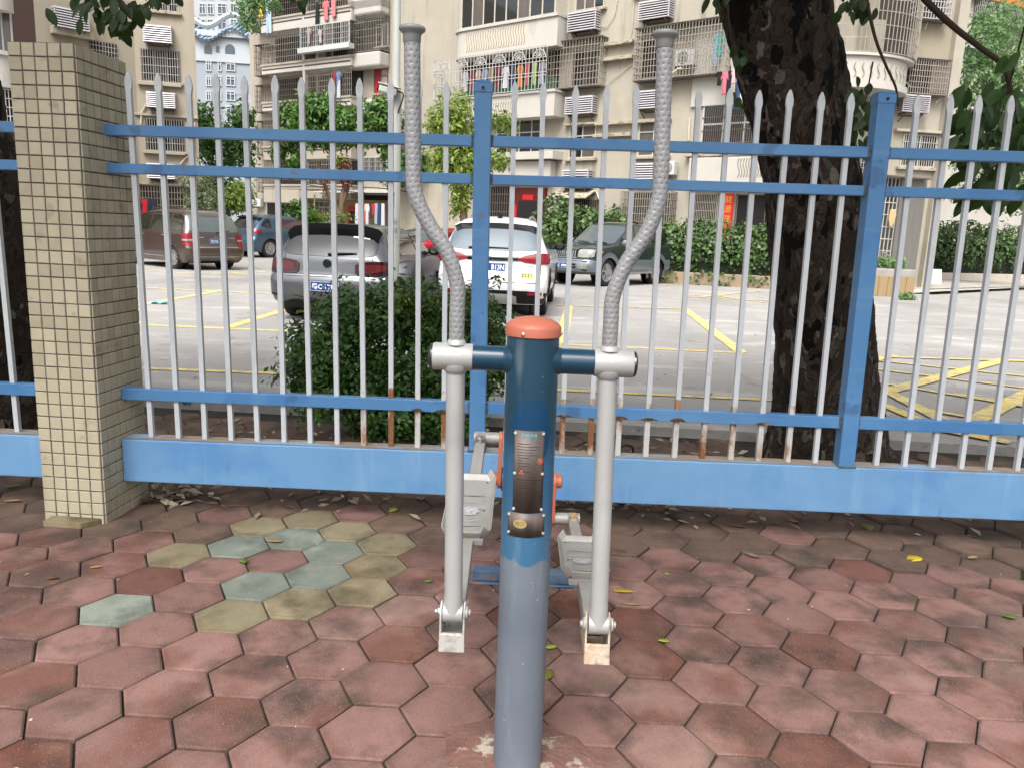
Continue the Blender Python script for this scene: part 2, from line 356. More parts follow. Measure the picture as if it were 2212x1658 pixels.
# painted bay lines on the concrete (each a thin sheet 4 mm above it)
yel = pmat('road_paint_yellow', '#d3bd74', rough=.8, var=.12, vs=3, layers=[dict(c='#99958c', s=9, a=.50, b=.58, k=.75, d=8), dict(c='#bfa24a', s=1.2, a=.5, b=.7, k=.5, o=8)])
def line(p, q, wd, zz=.064):
    A = gp(*p, .06); B = gp(*q, .06); d = (B - A).normalized(); n = Vector((-d.y, d.x, 0)) * wd / 2
    mbl.add([Vector((v.x, v.y, zz)) for v in (A - n, B - n, B + n, A + n)], [(0, 1, 2, 3)])
mbl = MB()
LN = [((200, 697), (650, 717), .12), ((650, 717), (1208, 744), .12), ((1208, 744), (1608, 763), .11), ((491, 708), (640, 662), .16), ((300, 660), (478, 628), .14), ((309, 622), (600, 636), .13),
      ((306, 584), (415, 592), .13), ((415, 592), (570, 588), .14), ((434, 573), (570, 588), .13), ((200, 792), (640, 809), .11), ((640, 809), (1205, 843), .1), ((1205, 843), (1690, 866), .1),
      ((1229, 660), (1212, 744), .17), ((1202, 660), (1479, 668), .12), ((1479, 668), (1600, 762), .17), ((1470, 641), (1760, 655), .12), ((1514, 642), (1640, 629), .12), ((1550, 640), (1650, 654), .12), ((1420, 618), (1600, 606), .1)]
for i, (p, q, wd) in enumerate(LN): line(p, q, wd, .064 + .0004 * i)
def zz(x, y): return (1612 + x / 3.6855, 771.3 + y / 3.6855)
for i, (p, q, wd) in enumerate([((1000, 2), (2300, 38), .1), ((1020, 30), (2300, 165), .08), ((1010, 98), (2300, 262), .08), ((1010, 200), (2020, 368), .08), ((1100, 285), (2060, 25), .17), ((1000, 215), (1570, 515), .15),
                              ((1060, 375), (1370, 505), .13), ((1790, 525), (2300, 265), .17), ((1400, 420), (1900, 510), .08), ((1650, 300), (2300, 400), .08), ((980, 40), (1180, -5), .12), ((1480, 575), (2100, 690), .15), ((2000, 360), (2300, 420), .08)]):
    line(zz(*p), zz(*q), wd, .073 + .0004 * i)
o = mbl.build('bay_markings', yel, car_park, fix=False); o.location = -ORG[car_park.name]; o.location = (0, 0, 0)

# ================================================================== TILED PILLAR
PY = R(-4); PC = Vector((PIL[0], PIL[1], 0)); Pu = Vector((math.cos(PY), math.sin(PY), 0)); Pv = Vector((-math.sin(PY), math.cos(PY), 0))
PW, PD, PH = .305, .40, 2.225
grout = pmat('grout', '#615a58', rough=.95, var=.35, vs=9, bump=.3, bs=80)
tilem = pmat('tile_cream', '#aca48d', rough=.42, var=.05, vs=3, bump=.12, bs=55, rand=.13, spec=.4, layers=[dict(c='#8f8266', s=7, a=.64, b=.8, k=.6), dict(c='#857a64', s=2.2, a=.5, b=.75, k=.55, w=1, st=(1, 1, .5)), dict(c='#5f5646', s=9, a=.6, b=.72, k=.5, w=1, o=22), dict(c='#4b4236', s=26, a=.7, b=.76, k=.7, o=9)])
pillar = thing('tiled_pillar', 'square pillar faced in small cream tiles between two fence sections', 'pillar', PC)
cm = MB()
def PP(a, b, z, lean=True): return PC + Pu * (a - .008 * z) + Pv * (b + .005 * z) + Vector((0, 0, z))
cm.hexa([PP(-PW / 2, -PD / 2, -.05), PP(PW / 2, -PD / 2, -.05), PP(PW / 2, PD / 2, -.05), PP(-PW / 2, PD / 2, -.05), PP(-PW / 2, -PD / 2, PH), PP(PW / 2, -PD / 2, PH), PP(PW / 2, PD / 2, PH), PP(-PW / 2, PD / 2, PH)])
core = cm.build('pillar_core', grout, pillar)
tp = .0615; tz = tp * .985
def tile_mesh(wd, ht, t=.006):
    b = MB(); x, z, c = wd / 2, ht / 2, .0022
    b.add([(-x, 0, -z), (x, 0, -z), (x, 0, z), (-x, 0, z), (-x, -t + c, -z), (x, -t + c, -z), (x, -t + c, z), (-x, -t + c, z), (-x + c, -t, -z + c), (x - c, -t, -z + c), (x - c, -t, z - c), (-x + c, -t, z - c)],
          [(8, 9, 10, 11), (4, 5, 9, 8), (5, 6, 10, 9), (6, 7, 11, 10), (7, 4, 8, 11), (0, 1, 5, 4), (1, 2, 6, 5), (2, 3, 7, 6), (3, 0, 4, 7)])
    me = bpy.data.meshes.new('tile'); me.from_pydata(b.v, [], b.f); me.materials.append(tilem); return me
tile_full = tile_mesh(tp - .0055, tz - .0055)
nrow = int(PH / tz); spare = MB(); nt_ = 0
for row in range(nrow + 1):
    z = PH - tz * (row + .5)
    if z < -.01: continue
    for face, width, ncol in (('front', PW, 5), ('side', PD, 7)):
        pitch = width / ncol
        for cidx in range(ncol):
            a = -width / 2 + pitch * (cidx + .5)
            if face == 'front': pos = PP(a, -PD / 2, z); rz = PY
            else: pos = PP(PW / 2, a, z); rz = PY + math.pi / 2
            jx = rnd.uniform(-.0006, .0006); sx = (pitch - .0055) / (tp - .0055)
            if nt_ < 300 and (face == 'front' or z > .35):
                ob = bpy.data.objects.new('tile', tile_full); COL.objects.link(ob); ob.parent = core; ob.location = pos - PC + Vector((jx, 0, jx)); ob.scale = (sx, 1, 1)
                ob.rotation_euler = (rnd.uniform(-.01, .01), 0.007, rz + rnd.uniform(-.012, .012)); nt_ += 1
            else:
                M_ = Matrix.Translation(pos) @ Matrix.Rotation(rz + rnd.uniform(-.012, .012), 4, 'Z') @ Matrix.Diagonal((sx, 1, 1, 1))
                spare.add([M_ @ v.co for v in tile_full.vertices], [tuple(p.vertices) for p in tile_full.polygons])
    for face, width, ncol in (('left', PD, 7), ('back', PW, 5)):      # faces turned away, still tiled
        pitch = width / ncol
        for cidx in range(ncol):
            a = -width / 2 + pitch * (cidx + .5)
            pos, rz = (PP(-PW / 2, a, z), PY - math.pi / 2) if face == 'left' else (PP(a, PD / 2, z), PY + math.pi)
            M_ = Matrix.Translation(pos) @ Matrix.Rotation(rz, 4, 'Z') @ Matrix.Diagonal(((pitch - .0055) / (tp - .0055), 1, 1, 1))
            spare.add([M_ @ v.co for v in tile_full.vertices], [tuple(p.vertices) for p in tile_full.polygons])
spare.build('more_tiles', tilem, core, kind='stuff')
bs = MB(); P0 = gp(112, 1128); 
bs.prism([(0, 0), (.26, -.005), (.19, -.085), (.0, -.075)], .0, .03, lambda a, b, c: (P0.x - .01 + a, P0.y + .02 + b, c))
tag(bs.build('paver_offcut', pav_och, bevel=.004), 'cut ochre paving piece lying against the foot of the tiled pillar', 'paving piece')

# ================================================================== FENCE
def fence_paint(name, base, patch, pale, rust=True):
    ly = [dict(c=patch, s=2.3, a=.56, b=.60, k=.7, d=3), dict(c=pale, s=1.3, a=.5, b=.8, k=.45, o=8), dict(c='#33485f', s=22, a=.7, b=.76, k=.6, o=4), dict(c='#7f9db8', s=6, a=.55, b=.75, k=.4, o=24, st=(.15, 1, 1.5)), dict(c='#5b5f5e', s=13, a=.64, b=.72, k=.5, o=44), dict(c='#2f4c70', s=3.5, a=.6, b=.64, k=.5, o=54)]
    return pmat(name, base, rough=.42, var=.06, vs=2, spec=.45, bump=.06, bs=30, layers=ly)
blue = fence_paint('fence_blue', '#4a7aa8', '#4070a4', '#6a98c2')
blue_beam = pmat('beam_blue', '#638fb8', rough=.5, var=.05, vs=1.5, bump=.05, bs=20, layers=[
    dict(c='#4f80b4', s=2.0, a=.53, b=.63, k=.75, d=5), dict(c='#8fb0cc', s=5, a=.56, b=.75, k=.5, o=33, st=(1.5, 1, .12)), dict(c='#4a6a8c', s=9, a=.62, b=.72, k=.55, o=51, st=(1.2, 1, .25)), dict(c='#6d6a63', s=5, a=.52, b=.7, k=.5, o=71, ax=(2, .21, .165)), dict(c='#7a7468', s=7, a=.5, b=.66, k=.6, o=81, ax=(2, .385, .41)), dict(c='#84a9cb', s=1.1, a=.5, b=.8, k=.6, o=6), dict(c='#4a7bb4', s=16, a=.66, b=.7, k=.6, o=14), dict(c='#3a5878', s=60, a=.73, b=.76, k=.7, o=2)])
dustm = pmat('beam_dust', '#8f8274', rough=.95, var=.2, vs=9, bump=.2, bs=80, layers=[dict(c='#7fa6cb', s=7, a=.5, b=.62, k=.8, st=(.3, 1, 1))])
white = pmat('baluster_paint', '#bbc0c5', rough=.4, var=.05, vs=4, layers=[dict(c='#8d8a86', s=30, a=.68, b=.75, k=.6), dict(c='#9a9b99', s=5, a=.5, b=.7, k=.5, o=14, st=(3, 3, .4)), dict(c='#8a6a4c', s=16, a=.7, b=.76, k=.6, o=24)])
rusty = pmat('baluster_paint_rusty', '#b9bfc4', rough=.5, var=.05, vs=4, layers=[
    dict(c='#8a5a33', s=9, a=.46, b=.6, k=.95, st=(2, 2, .5), ax=(2, .26, .12)), dict(c='#55331c', s=28, a=.52, b=.62, k=.9, ax=(2, .25, .16), o=9), dict(c='#8d8a86', s=30, a=.68, b=.75, k=.6)])
rustm = pmat('rust', '#54402c', rough=.95, var=.45, vs=30, bump=.4, bs=120, layers=[dict(c='#3a2616', s=40, a=.5, b=.6), dict(c='#a98a5e', s=25, a=.58, b=.66, k=.7, o=4)])
weld = pmat('weld_grime', '#4f5a5c', rough=.8, var=.4, vs=40, bump=.6, bs=90)
FY = 3.80
def fy(x): return FY - .007 * x                        # front plane of the beam
def fx(x, z): return x - .0155 * (z - .42)             # the panels lean a touch
def ztop(x): return 2.171 + .0125 * x
RAILS = [(1.880, 1.930, .011), (1.707, 1.754, .0108), (.592, .6505, .0034)]
def fence(name, label, x0, x1, bals, posts, rust_range):
    f = thing(name, label, 'fence', ((x0 + x1) / 2, fy((x0 + x1) / 2), 0))
    yc = .055
    b = MB(); b.hexa([(x0, fy(x0), .167), (x1, fy(x1), .167), (x1, fy(x1) + .11, .167), (x0, fy(x0) + .11, .167), (x0, fy(x0), .399 + .005 * x0), (x1, fy(x1), .399 + .005 * x1), (x1, fy(x1) + .11, .399 + .005 * x1), (x0, fy(x0) + .11, .399 + .005 * x0)])
    beam = b.build('base_beam', blue_beam, f, bevel=.006)
    b = MB(); n = 40
    xs = [x0 + .01 + (x1 - x0 - .02) * i / n for i in range(n + 1)]
    for i in range(n):
        a, c = xs[i], xs[i + 1]; e0, e1 = rnd.uniform(.004, .012), 0
        b.add([(a, fy(a) + .008, .4012 + .005 * a), (c, fy(c) + .008, .4012 + .005 * c), (c, fy(c) + .103, .4016 + .005 * c), (a, fy(a) + .103, .4016 + .005 * a)], [(0, 1, 2, 3)])
    b.build('dust_layer', dustm, beam)
    segs = []; xs = [x0] + posts + [x1]
    for zl, zh, ms in RAILS:
        for i in range(len(xs) - 1):
            a = xs[i] + (.039 if i > 0 else .0); c = xs[i + 1] - (.039 if i + 1 < len(xs) - 1 else 0)
            A, C = fx(a, zh), fx(c, zh); h = .026
            b = MB(); y0 = lambda x: fy(x) + yc - h; y1 = lambda x: fy(x) + yc + h
            b.hexa([(A, y0(A), zl + ms * A), (C, y0(C), zl + ms * C), (C, y1(C), zl + ms * C), (A, y1(A), zl + ms * A), (A, y0(A), zh + ms * A), (C, y0(C), zh + ms * C), (C, y1(C), zh + ms * C), (A, y1(A), zh + ms * A)])
            rl = b.build('rail', blue, f, bevel=.003)
            for e, sgn in ((A, 1), (C, -1)):
                if (sgn == 1 and i > 0) or (sgn == -1 and i + 1 < len(xs) - 1):
                    wb = MB(); wb.box((e + sgn * .006, y0(e) - .0015, (zl + zh) / 2 + ms * e), (.014, .006, zh - zl + .004)); wb.build('weld_bead', weld, rl, bevel=.003)
    for px_ in posts:
        b = MB(); hw = .04
        def pp(a, bb, z): return (fx(px_, z) + a, fy(px_) + yc - .01 + bb, z)
        zt = ztop(px_) - .01
        b.hexa([pp(-hw, -hw, .403), pp(hw, -hw, .403), pp(hw, hw, .403), pp(-hw, hw, .403), pp(-hw, -hw, zt - .04), pp(hw, -hw, zt - .04), pp(hw, hw, zt - .04), pp(-hw, hw, zt - .04)])
        po = b.build('post', blue, f, bevel=.005)
        b = MB(); hw = .0425; r2 = .031
        b.hexa([pp(-hw, -hw, zt - .045), pp(hw, -hw, zt - .045), pp(hw, hw, zt - .045), pp(-hw, hw, zt - .045), pp(-hw, -hw, zt), pp(hw, -hw, zt), pp(hw, hw, zt), pp(-hw, hw, zt)])
        b.hexa([pp(-hw + .001, -hw + .001, zt + .0005), pp(hw - .001, -hw + .001, zt + .0005), pp(hw - .001, hw - .001, zt + .0005), pp(-hw + .001, hw - .001, zt + .0005), pp(-r2, -r2, zt + .012), pp(r2, -r2, zt + .012), pp(r2, r2, zt + .012), pp(-r2, r2, zt + .012)])
        cap = b.build('post_cap', blue, po, bevel=.004)
        b = MB(); b.lathe([(.007, 0), (.007, .004)], pp(0, -hw - .004, zt - .024), 10, 'Y'); b.build('rivet', pmat('dark_steel', '#2a2a2c', rough=.5, metal=.7), po, smooth=30)
        b = MB(); b.box(pp(0, -.002, .406), (.09, .09, .008)); b.build('weld_seam', weld, po)
    for bx in bals:
        bx += rnd.uniform(-.0025, .0025); tw = rnd.uniform(-.0035, .0035); ztj = rnd.uniform(-.006, .006); b = MB(); hw = .0117; zt = ztop(bx) + ztj; zb = .402 + .005 * bx
        def q(a, bb, z): return (fx(bx, z) + tw * (z - .4) + a, fy(bx) + yc + bb, z)
        secs = [(zb, hw, hw), (zt - .105, hw, hw), (zt - .085, hw * 1.02, hw * .95), (zt - .065, .0165, .008), (zt - .045, .017, .0065), (zt - .02, .012, .0055), (zt, .003, .004)]
        for z, aw, bw in secs: b.v += [q(-aw, -bw, z), q(aw, -bw, z), q(aw, bw, z), q(-aw, bw, z)]
        for k in range(len(secs) - 1):
            for e in range(4): b.f.append((k * 4 + e, k * 4 + (e + 1) % 4, k * 4 + 4 + (e + 1) % 4, k * 4 + 4 + e))
        b.f += [(3, 2, 1, 0), tuple(len(secs) * 4 - 4 + e for e in range(4))]
        rs = rust_range and rust_range[0] < bx < rust_range[1]
        ob = b.build('baluster', white, f)
        if rs:      # lower stub below and just above the lower rail eaten by rust
            for za, zc in ((zb + .0, .594 + .0034 * bx), (.6495 + .0034 * bx, .6495 + .0034 * bx + rnd.uniform(.015, .06))):
                b = MB(); n = 7; e = .0006
                for k in range(n + 1):
                    z = za + (zc - za) * k / n; ww = hw + e + rnd.uniform(0, .0009) ; b.v += [q(-ww, -ww, z), q(ww, -ww, z), q(ww, ww, z), q(-ww, ww, z)]
                for k in range(n):
                    for ee in range(4): b.f.append((k * 4 + ee, k * 4 + (ee + 1) % 4, k * 4 + 4 + (ee + 1) % 4, k * 4 + 4 + ee))
                b.build('rust_scale', rust_heavy if rnd.random() < .5 else rust_light, ob)
    return f
rust_heavy = pmat('rust_heavy', '#b3aca2', rough=.85, var=.1, vs=8, bump=.3, bs=90, layers=[dict(c='#7a4a26', s=14, a=.42, b=.55, k=.95, st=(1, 1, .35)), dict(c='#3f2614', s=40, a=.58, b=.66, k=.8, o=5)])
rust_light = pmat('rust_light', '#b8b8b6', rough=.7, var=.1, vs=8, bump=.2, bs=90, layers=[dict(c='#8d6138', s=11, a=.52, b=.62, k=.9, st=(1, 1, .4)), dict(c='#c9c6bf', s=30, a=.6, b=.7, k=.6, o=5)])
SPC = .1442
P1, P2 = -.163, 1.690
bl = [-1.822 + .1354 * k for k in range(12)] + [P1 + .1426 * (k + 1) for k in range(12)] + [P2 + .169 + .141 * k for k in range(12)] + [P2 + 1.853 + .155 + .141 * k for k in range(6)]
main_fence = fence('metal_fence', 'long blue and white spear-topped metal fence right of the tiled pillar', -1.953, 4.6, bl, [P1, P2, P2 + 1.853], (-.8, 1.5))
left_fence = fence('metal_fence', 'short end of blue and white metal fence left of the tiled pillar', -4.9, -2.27, [-2.37 - .1375 * k for k in range(18)], [], None)
# rust blooms where the balusters meet the lower rail
rb = 0
for bx in (bl[10], bl[11], bl[13], bl[14], bl[16], bl[18], bl[17], bl[21]):
    b = MB(); z0 = .594 + .0034 * bx; wd = rnd.uniform(.028, .05); n = 9; hb = rnd.uniform(.008, .017)
    pts = [(-wd + 2 * wd * k / n, 0) for k in range(n + 1)] + [(wd - 2 * wd * k / n, hb * math.sin(math.pi * k / n) ** .7 + rnd.uniform(.0005, .003)) for k in range(n + 1)]
    b.prism(pts, 0, .0016, lambda a, c, d: (bx + a, fy(bx) + .055 - .026 - .0012 - d, z0 + .001 + c))
    b.build('rust_bloom', rustm, main_fence)

# ================================================================== CROSS TRAINER (outdoor exercise machine)
MX, MY, PR = .052, 2.0, .0675
def node_paint():
    M = bpy.data.materials.new('pole_paint'); M.use_nodes = True; t = M.node_tree; N = t.nodes; L = t.links; P = N['Principled BSDF']
    tc = N.new('ShaderNodeTexCoord'); sx = N.new('ShaderNodeSeparateXYZ'); L.new(tc.outputs['Object'], sx.inputs[0])
    n1 = N.new('ShaderNodeTexNoise'); n1.inputs['Scale'].default_value = 20; n1.inputs['Detail'].default_value = 6; n1.inputs['Roughness'].default_value = .65; L.new(tc.outputs['Object'], n1.inputs['Vector'])
    def math_(op, a, b):
        q = N.new('ShaderNodeMath'); q.operation = op
        for i, v in enumerate((a, b)):
            if isinstance(v, (int, float)): q.inputs[i].default_value = v
            else: L.new(v, q.inputs[i])
        return q.outputs[0]
    zz_ = math_('ADD', sx.outputs['Z'], math_('MULTIPLY', math_('SUBTRACT', n1.outputs['Fac'], .5), .075))
    def step(v, a, b):
        q = N.new('ShaderNodeMapRange'); q.inputs['From Min'].default_value = a; q.inputs['From Max'].default_value = b; L.new(v, q.inputs[0]); return q.outputs[0]
    def mix(f, a, b):
        q = N.new('ShaderNodeMix'); q.data_type = 'RGBA'
        L.new(f, q.inputs[0])
        for i, v in ((6, a), (7, b)):
            if isinstance(v, str): q.inputs[i].default_value = lin(v) + (1,)
            else: L.new(v, q.inputs[i])
        return q.outputs[2]
    n2 = N.new('ShaderNodeTexNoise'); n2.inputs['Scale'].default_value = 3; n2.inputs['Detail'].default_value = 8; L.new(tc.outputs['Object'], n2.inputs['Vector'])
    grey = mix(step(n2.outputs['Fac'], .3, .7), '#5a626d', '#6b737d')
    lowb = mix(step(n2.outputs['Fac'], .35, .65), '#284f70', '#315a7a')
    dark = mix(step(n2.outputs['Fac'], .3, .7), '#183344', '#1f3e50')
    col = mix(step(zz_, .640, .646), grey, '#37617f')
    col = mix(step(zz_, .70, .80), col, lowb)
    col = mix(step(zz_, .90, .99), col, dark)
    # freshly repainted oval on the front
    ex = math_('DIVIDE', math_('SUBTRACT', sx.outputs['X'], .002), .047); ez = math_('DIVIDE', math_('SUBTRACT', sx.outputs['Z'], .995), .085)
    rr = math_('ADD', math_('ADD', math_('POWER', math_('ABSOLUTE', ex, 0), 2.6), math_('POWER', math_('ABSOLUTE', ez, 0), 2.6)), math_('MULTIPLY', math_('SUBTRACT', n1.outputs['Fac'], .5), 1.1))
    oval = math_('MULTIPLY', step(rr, 1.08, .93), step(sx.outputs['Y'], .02, -.02))
    col = mix(oval, col, '#0d3858')
    # scuffs, chips and pale scratches
    def wear(scale, st, lo, hi, c, k, off):
        mp = N.new('ShaderNodeMapping'); mp.inputs['Scale'].default_value = st; mp.inputs['Location'].default_value = (off,) * 3; L.new(tc.outputs['Object'], mp.inputs[0])
        nn = N.new('ShaderNodeTexNoise'); nn.inputs['Scale'].default_value = scale; nn.inputs['Detail'].default_value = 6; L.new(mp.outputs[0], nn.inputs['Vector'])
        q = N.new('ShaderNodeMapRange'); q.inputs['From Min'].default_value = lo; q.inputs['From Max'].default_value = hi; q.inputs['To Max'].default_value = k; L.new(nn.outputs['Fac'], q.inputs[0]); return q.outputs[0], c
    for a_ in (wear(14, (1, 1, .25), .58, .75, '#8a929a', .35, 3), wear(60, (1, 1, 1), .70, .74, '#9aa0a4', .7, 9), wear(40, (1, 1, 1), .72, .75, '#20262c', .8, 15), wear(5, (1, 1, .2), .55, .75, '#4b5058', .4, 21)):
        col = mix(a_[0], col, a_[1])
    L.new(col, P.inputs['Base Color'])
    ro = N.new('ShaderNodeMapRange'); L.new(zz_, ro.inputs[0]); ro.inputs['From Min'].default_value = .64; ro.inputs['From Max'].default_value = .646; ro.inputs['To Min'].default_value = .55; ro.inputs['To Max'].default_value = .3
    L.new(ro.outputs[0], P.inputs['Roughness'])
    nb = N.new('ShaderNodeTexNoise'); nb.inputs['Scale'].default_value = 60; L.new(tc.outputs['Object'], nb.inputs['Vector']); bp = N.new('ShaderNodeBump'); bp.inputs['Strength'].default_value = .08; bp.inputs['Distance'].default_value = .01; L.new(nb.outputs['Fac'], bp.inputs['Height']); L.new(bp.outputs[0], P.inputs['Normal'])
    return M
pole_paint = node_paint()
navy = pmat('navy_paint', '#19384c', rough=.28, var=.08, vs=6, spec=.5)
silver = pmat('silver_paint', '#a4a4a3', rough=.42, metal=.2, var=.06, vs=5, bump=.05, bs=60, layers=[dict(c='#c9c8c6', s=3, a=.5, b=.7, k=.5, o=19, st=(1, 1, .3)), dict(c='#8b7f74', s=9, a=.6, b=.74, k=.5, o=29, st=(1, 1, .4)), dict(c='#7d7b78', s=5, a=.55, b=.8, k=.5), dict(c='#55524f', s=60, a=.72, b=.77, k=.6, o=4)])
silver_worn = pmat('silver_paint_worn', '#9b9995', rough=.5, metal=.2, var=.1, vs=9, bump=.1, bs=50, layers=[dict(c='#8a8680', s=6, a=.5, b=.72, k=.6), dict(c='#a08468', s=14, a=.6, b=.72, k=.6, o=4), dict(c='#6a5040', s=40, a=.7, b=.76, k=.6, o=11)])
silver_rust = pmat('silver_paint_rusted', '#b3a494', rough=.7, metal=.1, var=.12, vs=12, bump=.25, bs=70, layers=[dict(c='#a5805c', s=10, a=.46, b=.62, k=.75), dict(c='#5c3a24', s=26, a=.57, b=.68, k=.7, o=7), dict(c='#cfc7bb', s=16, a=.6, b=.7, k=.5, o=15)])
grip = pmat('grip_grey', '#828284', rough=.38, var=.06, vs=9, spec=.55, layers=[dict(c='#5e5d5c', s=18, a=.6, b=.75, k=.5)])
orange = pmat('orange_paint', '#b5644b', rough=.45, var=.08, vs=8, layers=[dict(c='#8c4632', s=25, a=.66, b=.74, k=.7)])
cap_or = pmat('cap_orange', '#a8604c', rough=.5, var=.06, vs=10, spec=.5, layers=[dict(c='#b97a68', s=12, a=.55, b=.75, k=.5), dict(c='#6f4436', s=40, a=.66, b=.72, k=.6, o=5), dict(c='#c9988a', s=6, a=.58, b=.7, k=.4, o=15)])
steel = pmat('bolt_steel', '#b9b9b8', rough=.3, metal=.9, var=.1, vs=30)
chrome = pmat('end_plug', '#55565a', rough=.25, metal=.8, var=.1, vs=8)
mach = thing('exercise_machine', 'outdoor cross trainer with blue-grey post, silver arms and two foot pedals', 'exercise machine', (MX, MY, 0))
b = MB(); b.tube([(MX + .008, MY, -.03), (MX + .004, MY, .6), (MX - .003, MY, 1.25)], [PR + .001, PR + .0005, PR], 48)
pole = b.build('main_post', pole_paint, mach, smooth=40)
b = MB(); c0 = (MX - .003, MY, 0)
b.lathe([(.0685, 1.234), (.0715, 1.236), (.0718, 1.2565), (.0700, 1.2615), (.062, 1.2690), (.048, 1.2765), (.03, 1.2815), (.012, 1.284), (.001, 1.2843)], c0, 48)
cap = b.build('end_cap', cap_or, mach, smooth=30)
for a in (-112, -10, 150):
    b = MB(); t = R(a); d = Vector((math.cos(t), math.sin(t), 0)); p = Vector(c0) + d * .0712 + Vector((0, 0, 1.2435))
    b.tube([p, p + d * .003, p + d * .0042], [.005, .005, .003], 12); b.build('screw', steel, cap, smooth=30)
ZB = 1.171
b = MB(); b.tube([(-.104, MY, ZB), (.208, MY, ZB)], .0325, 32)
bar = b.build('cross_bar', navy, mach, smooth=40)
for sg, x in ((-1, MX - .0655), (1, MX + .0595)):
    b = MB(); pr = [(x + sg * .012, .0335), (x + sg * .005, .0355), (x, .040), (x - sg * .012, .046)]
    b.tube([(q, MY, ZB) for q, _ in pr], [r_ for _, r_ in pr], 32, caps=False)
    b.build('weld_fillet', navy, bar, smooth=60)
def spline(pts, n=14):
    P = [Vector(p) for p in pts]; P = [2 * P[0] - P[1]] + P + [2 * P[-1] - P[-2]]; out = []
    for i in range(1, len(P) - 2):
        for k in range(n):
            t = k / n; a, b_, c, d = P[i - 1], P[i], P[i + 1], P[i + 2]
            out.append(.5 * ((2 * b_) + (-a + c) * t + (2 * a - 5 * b_ + 4 * c - d) * t * t + (-a + 3 * b_ - 3 * c + d) * t ** 3))
    out.append(P[-2]); return out
def resample(path, step):
    out = [path[0]]; acc = 0
    for a, c in zip(path, path[1:]):
        L = (c - a).length; d = step - acc
        while d <= L: out.append(a + (c - a) * (d / L)); d += step
        acc = (acc + L) % step
    return out
def dimpled(path, r, n=40):
    """a foam grip pressed with rows of little dimples"""
    b = MB(); pts = resample(path, .0022); b.tube(pts, r, n)
    ctr = [Vector(p) for p in pts]
    for i in range(len(pts)):
        row = i % 12; half = 0 if row < 6 else 2; rr = (i % 6) - 2
        if abs(rr) > 1: continue
        for j in range(n):
            if (j + half) % 5 == 0:
                k = i * n + j; v = Vector(b.v[k]); b.v[k] = tuple(v + (ctr[i] - v).normalized() * (.0034 if rr == 0 else .0018))
    return b
def arm(side, hx, clev, worn):
    sx0, sx1 = (-.206, -.1035) if side < 0 else (.2085, .309)
    xa = hx[0][0]
    b = MB(); b.tube([(sx0, MY, ZB), (sx0 + .003, MY, ZB), (sx1 - .003, MY, ZB), (sx1, MY, ZB)], [.0335, .035, .035, .0335], 36)
    xl = clev.x
    b.tube([(xa, MY, ZB - .02), (xa, MY, ZB - .032), (xa, MY, ZB - .036), (xa, MY, ZB - .041)], [.0345, .0325, .029, .0262], 32)
    b.tube([(xa + (.0) , MY, ZB), (xa, MY, ZB - .04), (xl, clev.y, clev.z + .045)], .0245, 32)
    b.tube([(xl, clev.y, clev.z + .06), (xl, clev.y, clev.z + .03), (xl, clev.y, clev.z)], [.0245, .0255, .0275], 32)
    b.tube([(xl - .0265, clev.y, clev.z), (xl + .0265, clev.y, clev.z)], .0265, 32)
    a = b.build('swing_arm', silver, mach, smooth=50)
    ex = sx0 if side < 0 else sx1; b = MB(); pr = [(0, .0325), (.004, .033), (.008, .030), (.0105, .02), (.0112, .004)]
    b.tube([(ex + side * q, MY, ZB) for q, _ in pr], [r_ for _, r_ in pr], 32); b.build('end_plug', chrome, a, smooth=40)
    path = spline([(x, MY, z) for x, z in hx], 24)
    hb = dimpled(path, .0196); h = hb.build('hand_grip', grip, a, smooth=179)
    b = MB(); b.lathe([(.026, 0), (.0245, .006), (.0215, .011), (.0198, .013)], (hx[0][0], MY, ZB + .0325), 28); b.build('weld_collar', silver, a, smooth=60)
    tx, tz_ = hx[-1]; b = MB()
    b.lathe([(.0195, -.02), (.0212, -.018), (.0216, -.002), (.024, .003), (.031, .008), (.0322, .0125), (.031, .0165), (.025, .0195), (.012, .022), (.002, .0225)], (tx, MY, tz_), 32)
    b.build('grip_end', pmat('grip_end_grey', '#7d7f7f', rough=.45, var=.06, vs=20), h, smooth=40)
    return a
cL = Vector((-.135, 1.985, .470)); cR = Vector((.262, 1.985, .452))
armL = arm(-1, [(-.147, 1.19), (-.1475, 1.28), (-.1495, 1.355), (-.175, 1.432), (-.222, 1.500), (-.258, 1.572), (-.266, 1.66), (-.2735, 1.945)], cL, 0)
armR = arm(1, [(.2465, 1.19), (.2455, 1.275), (.247, 1.345), (.274, 1.425), (.318, 1.50), (.342, 1.575), (.344, 1.66), (.3305, 1.957)], cR, 1)
armR['label'] = 'right swing arm, chipped beside the pedal'
silver_grime = pmat('silver_paint_grimy', '#b3b0ab', rough=.6, metal=.1, var=.1, vs=10, bump=.2, bs=60, layers=[dict(c='#7d766e', s=12, a=.52, b=.66, k=.7), dict(c='#8a6148', s=16, a=.58, b=.66, k=.8, o=7), dict(c='#4b3a2e', s=34, a=.64, b=.7, k=.6, o=17)])
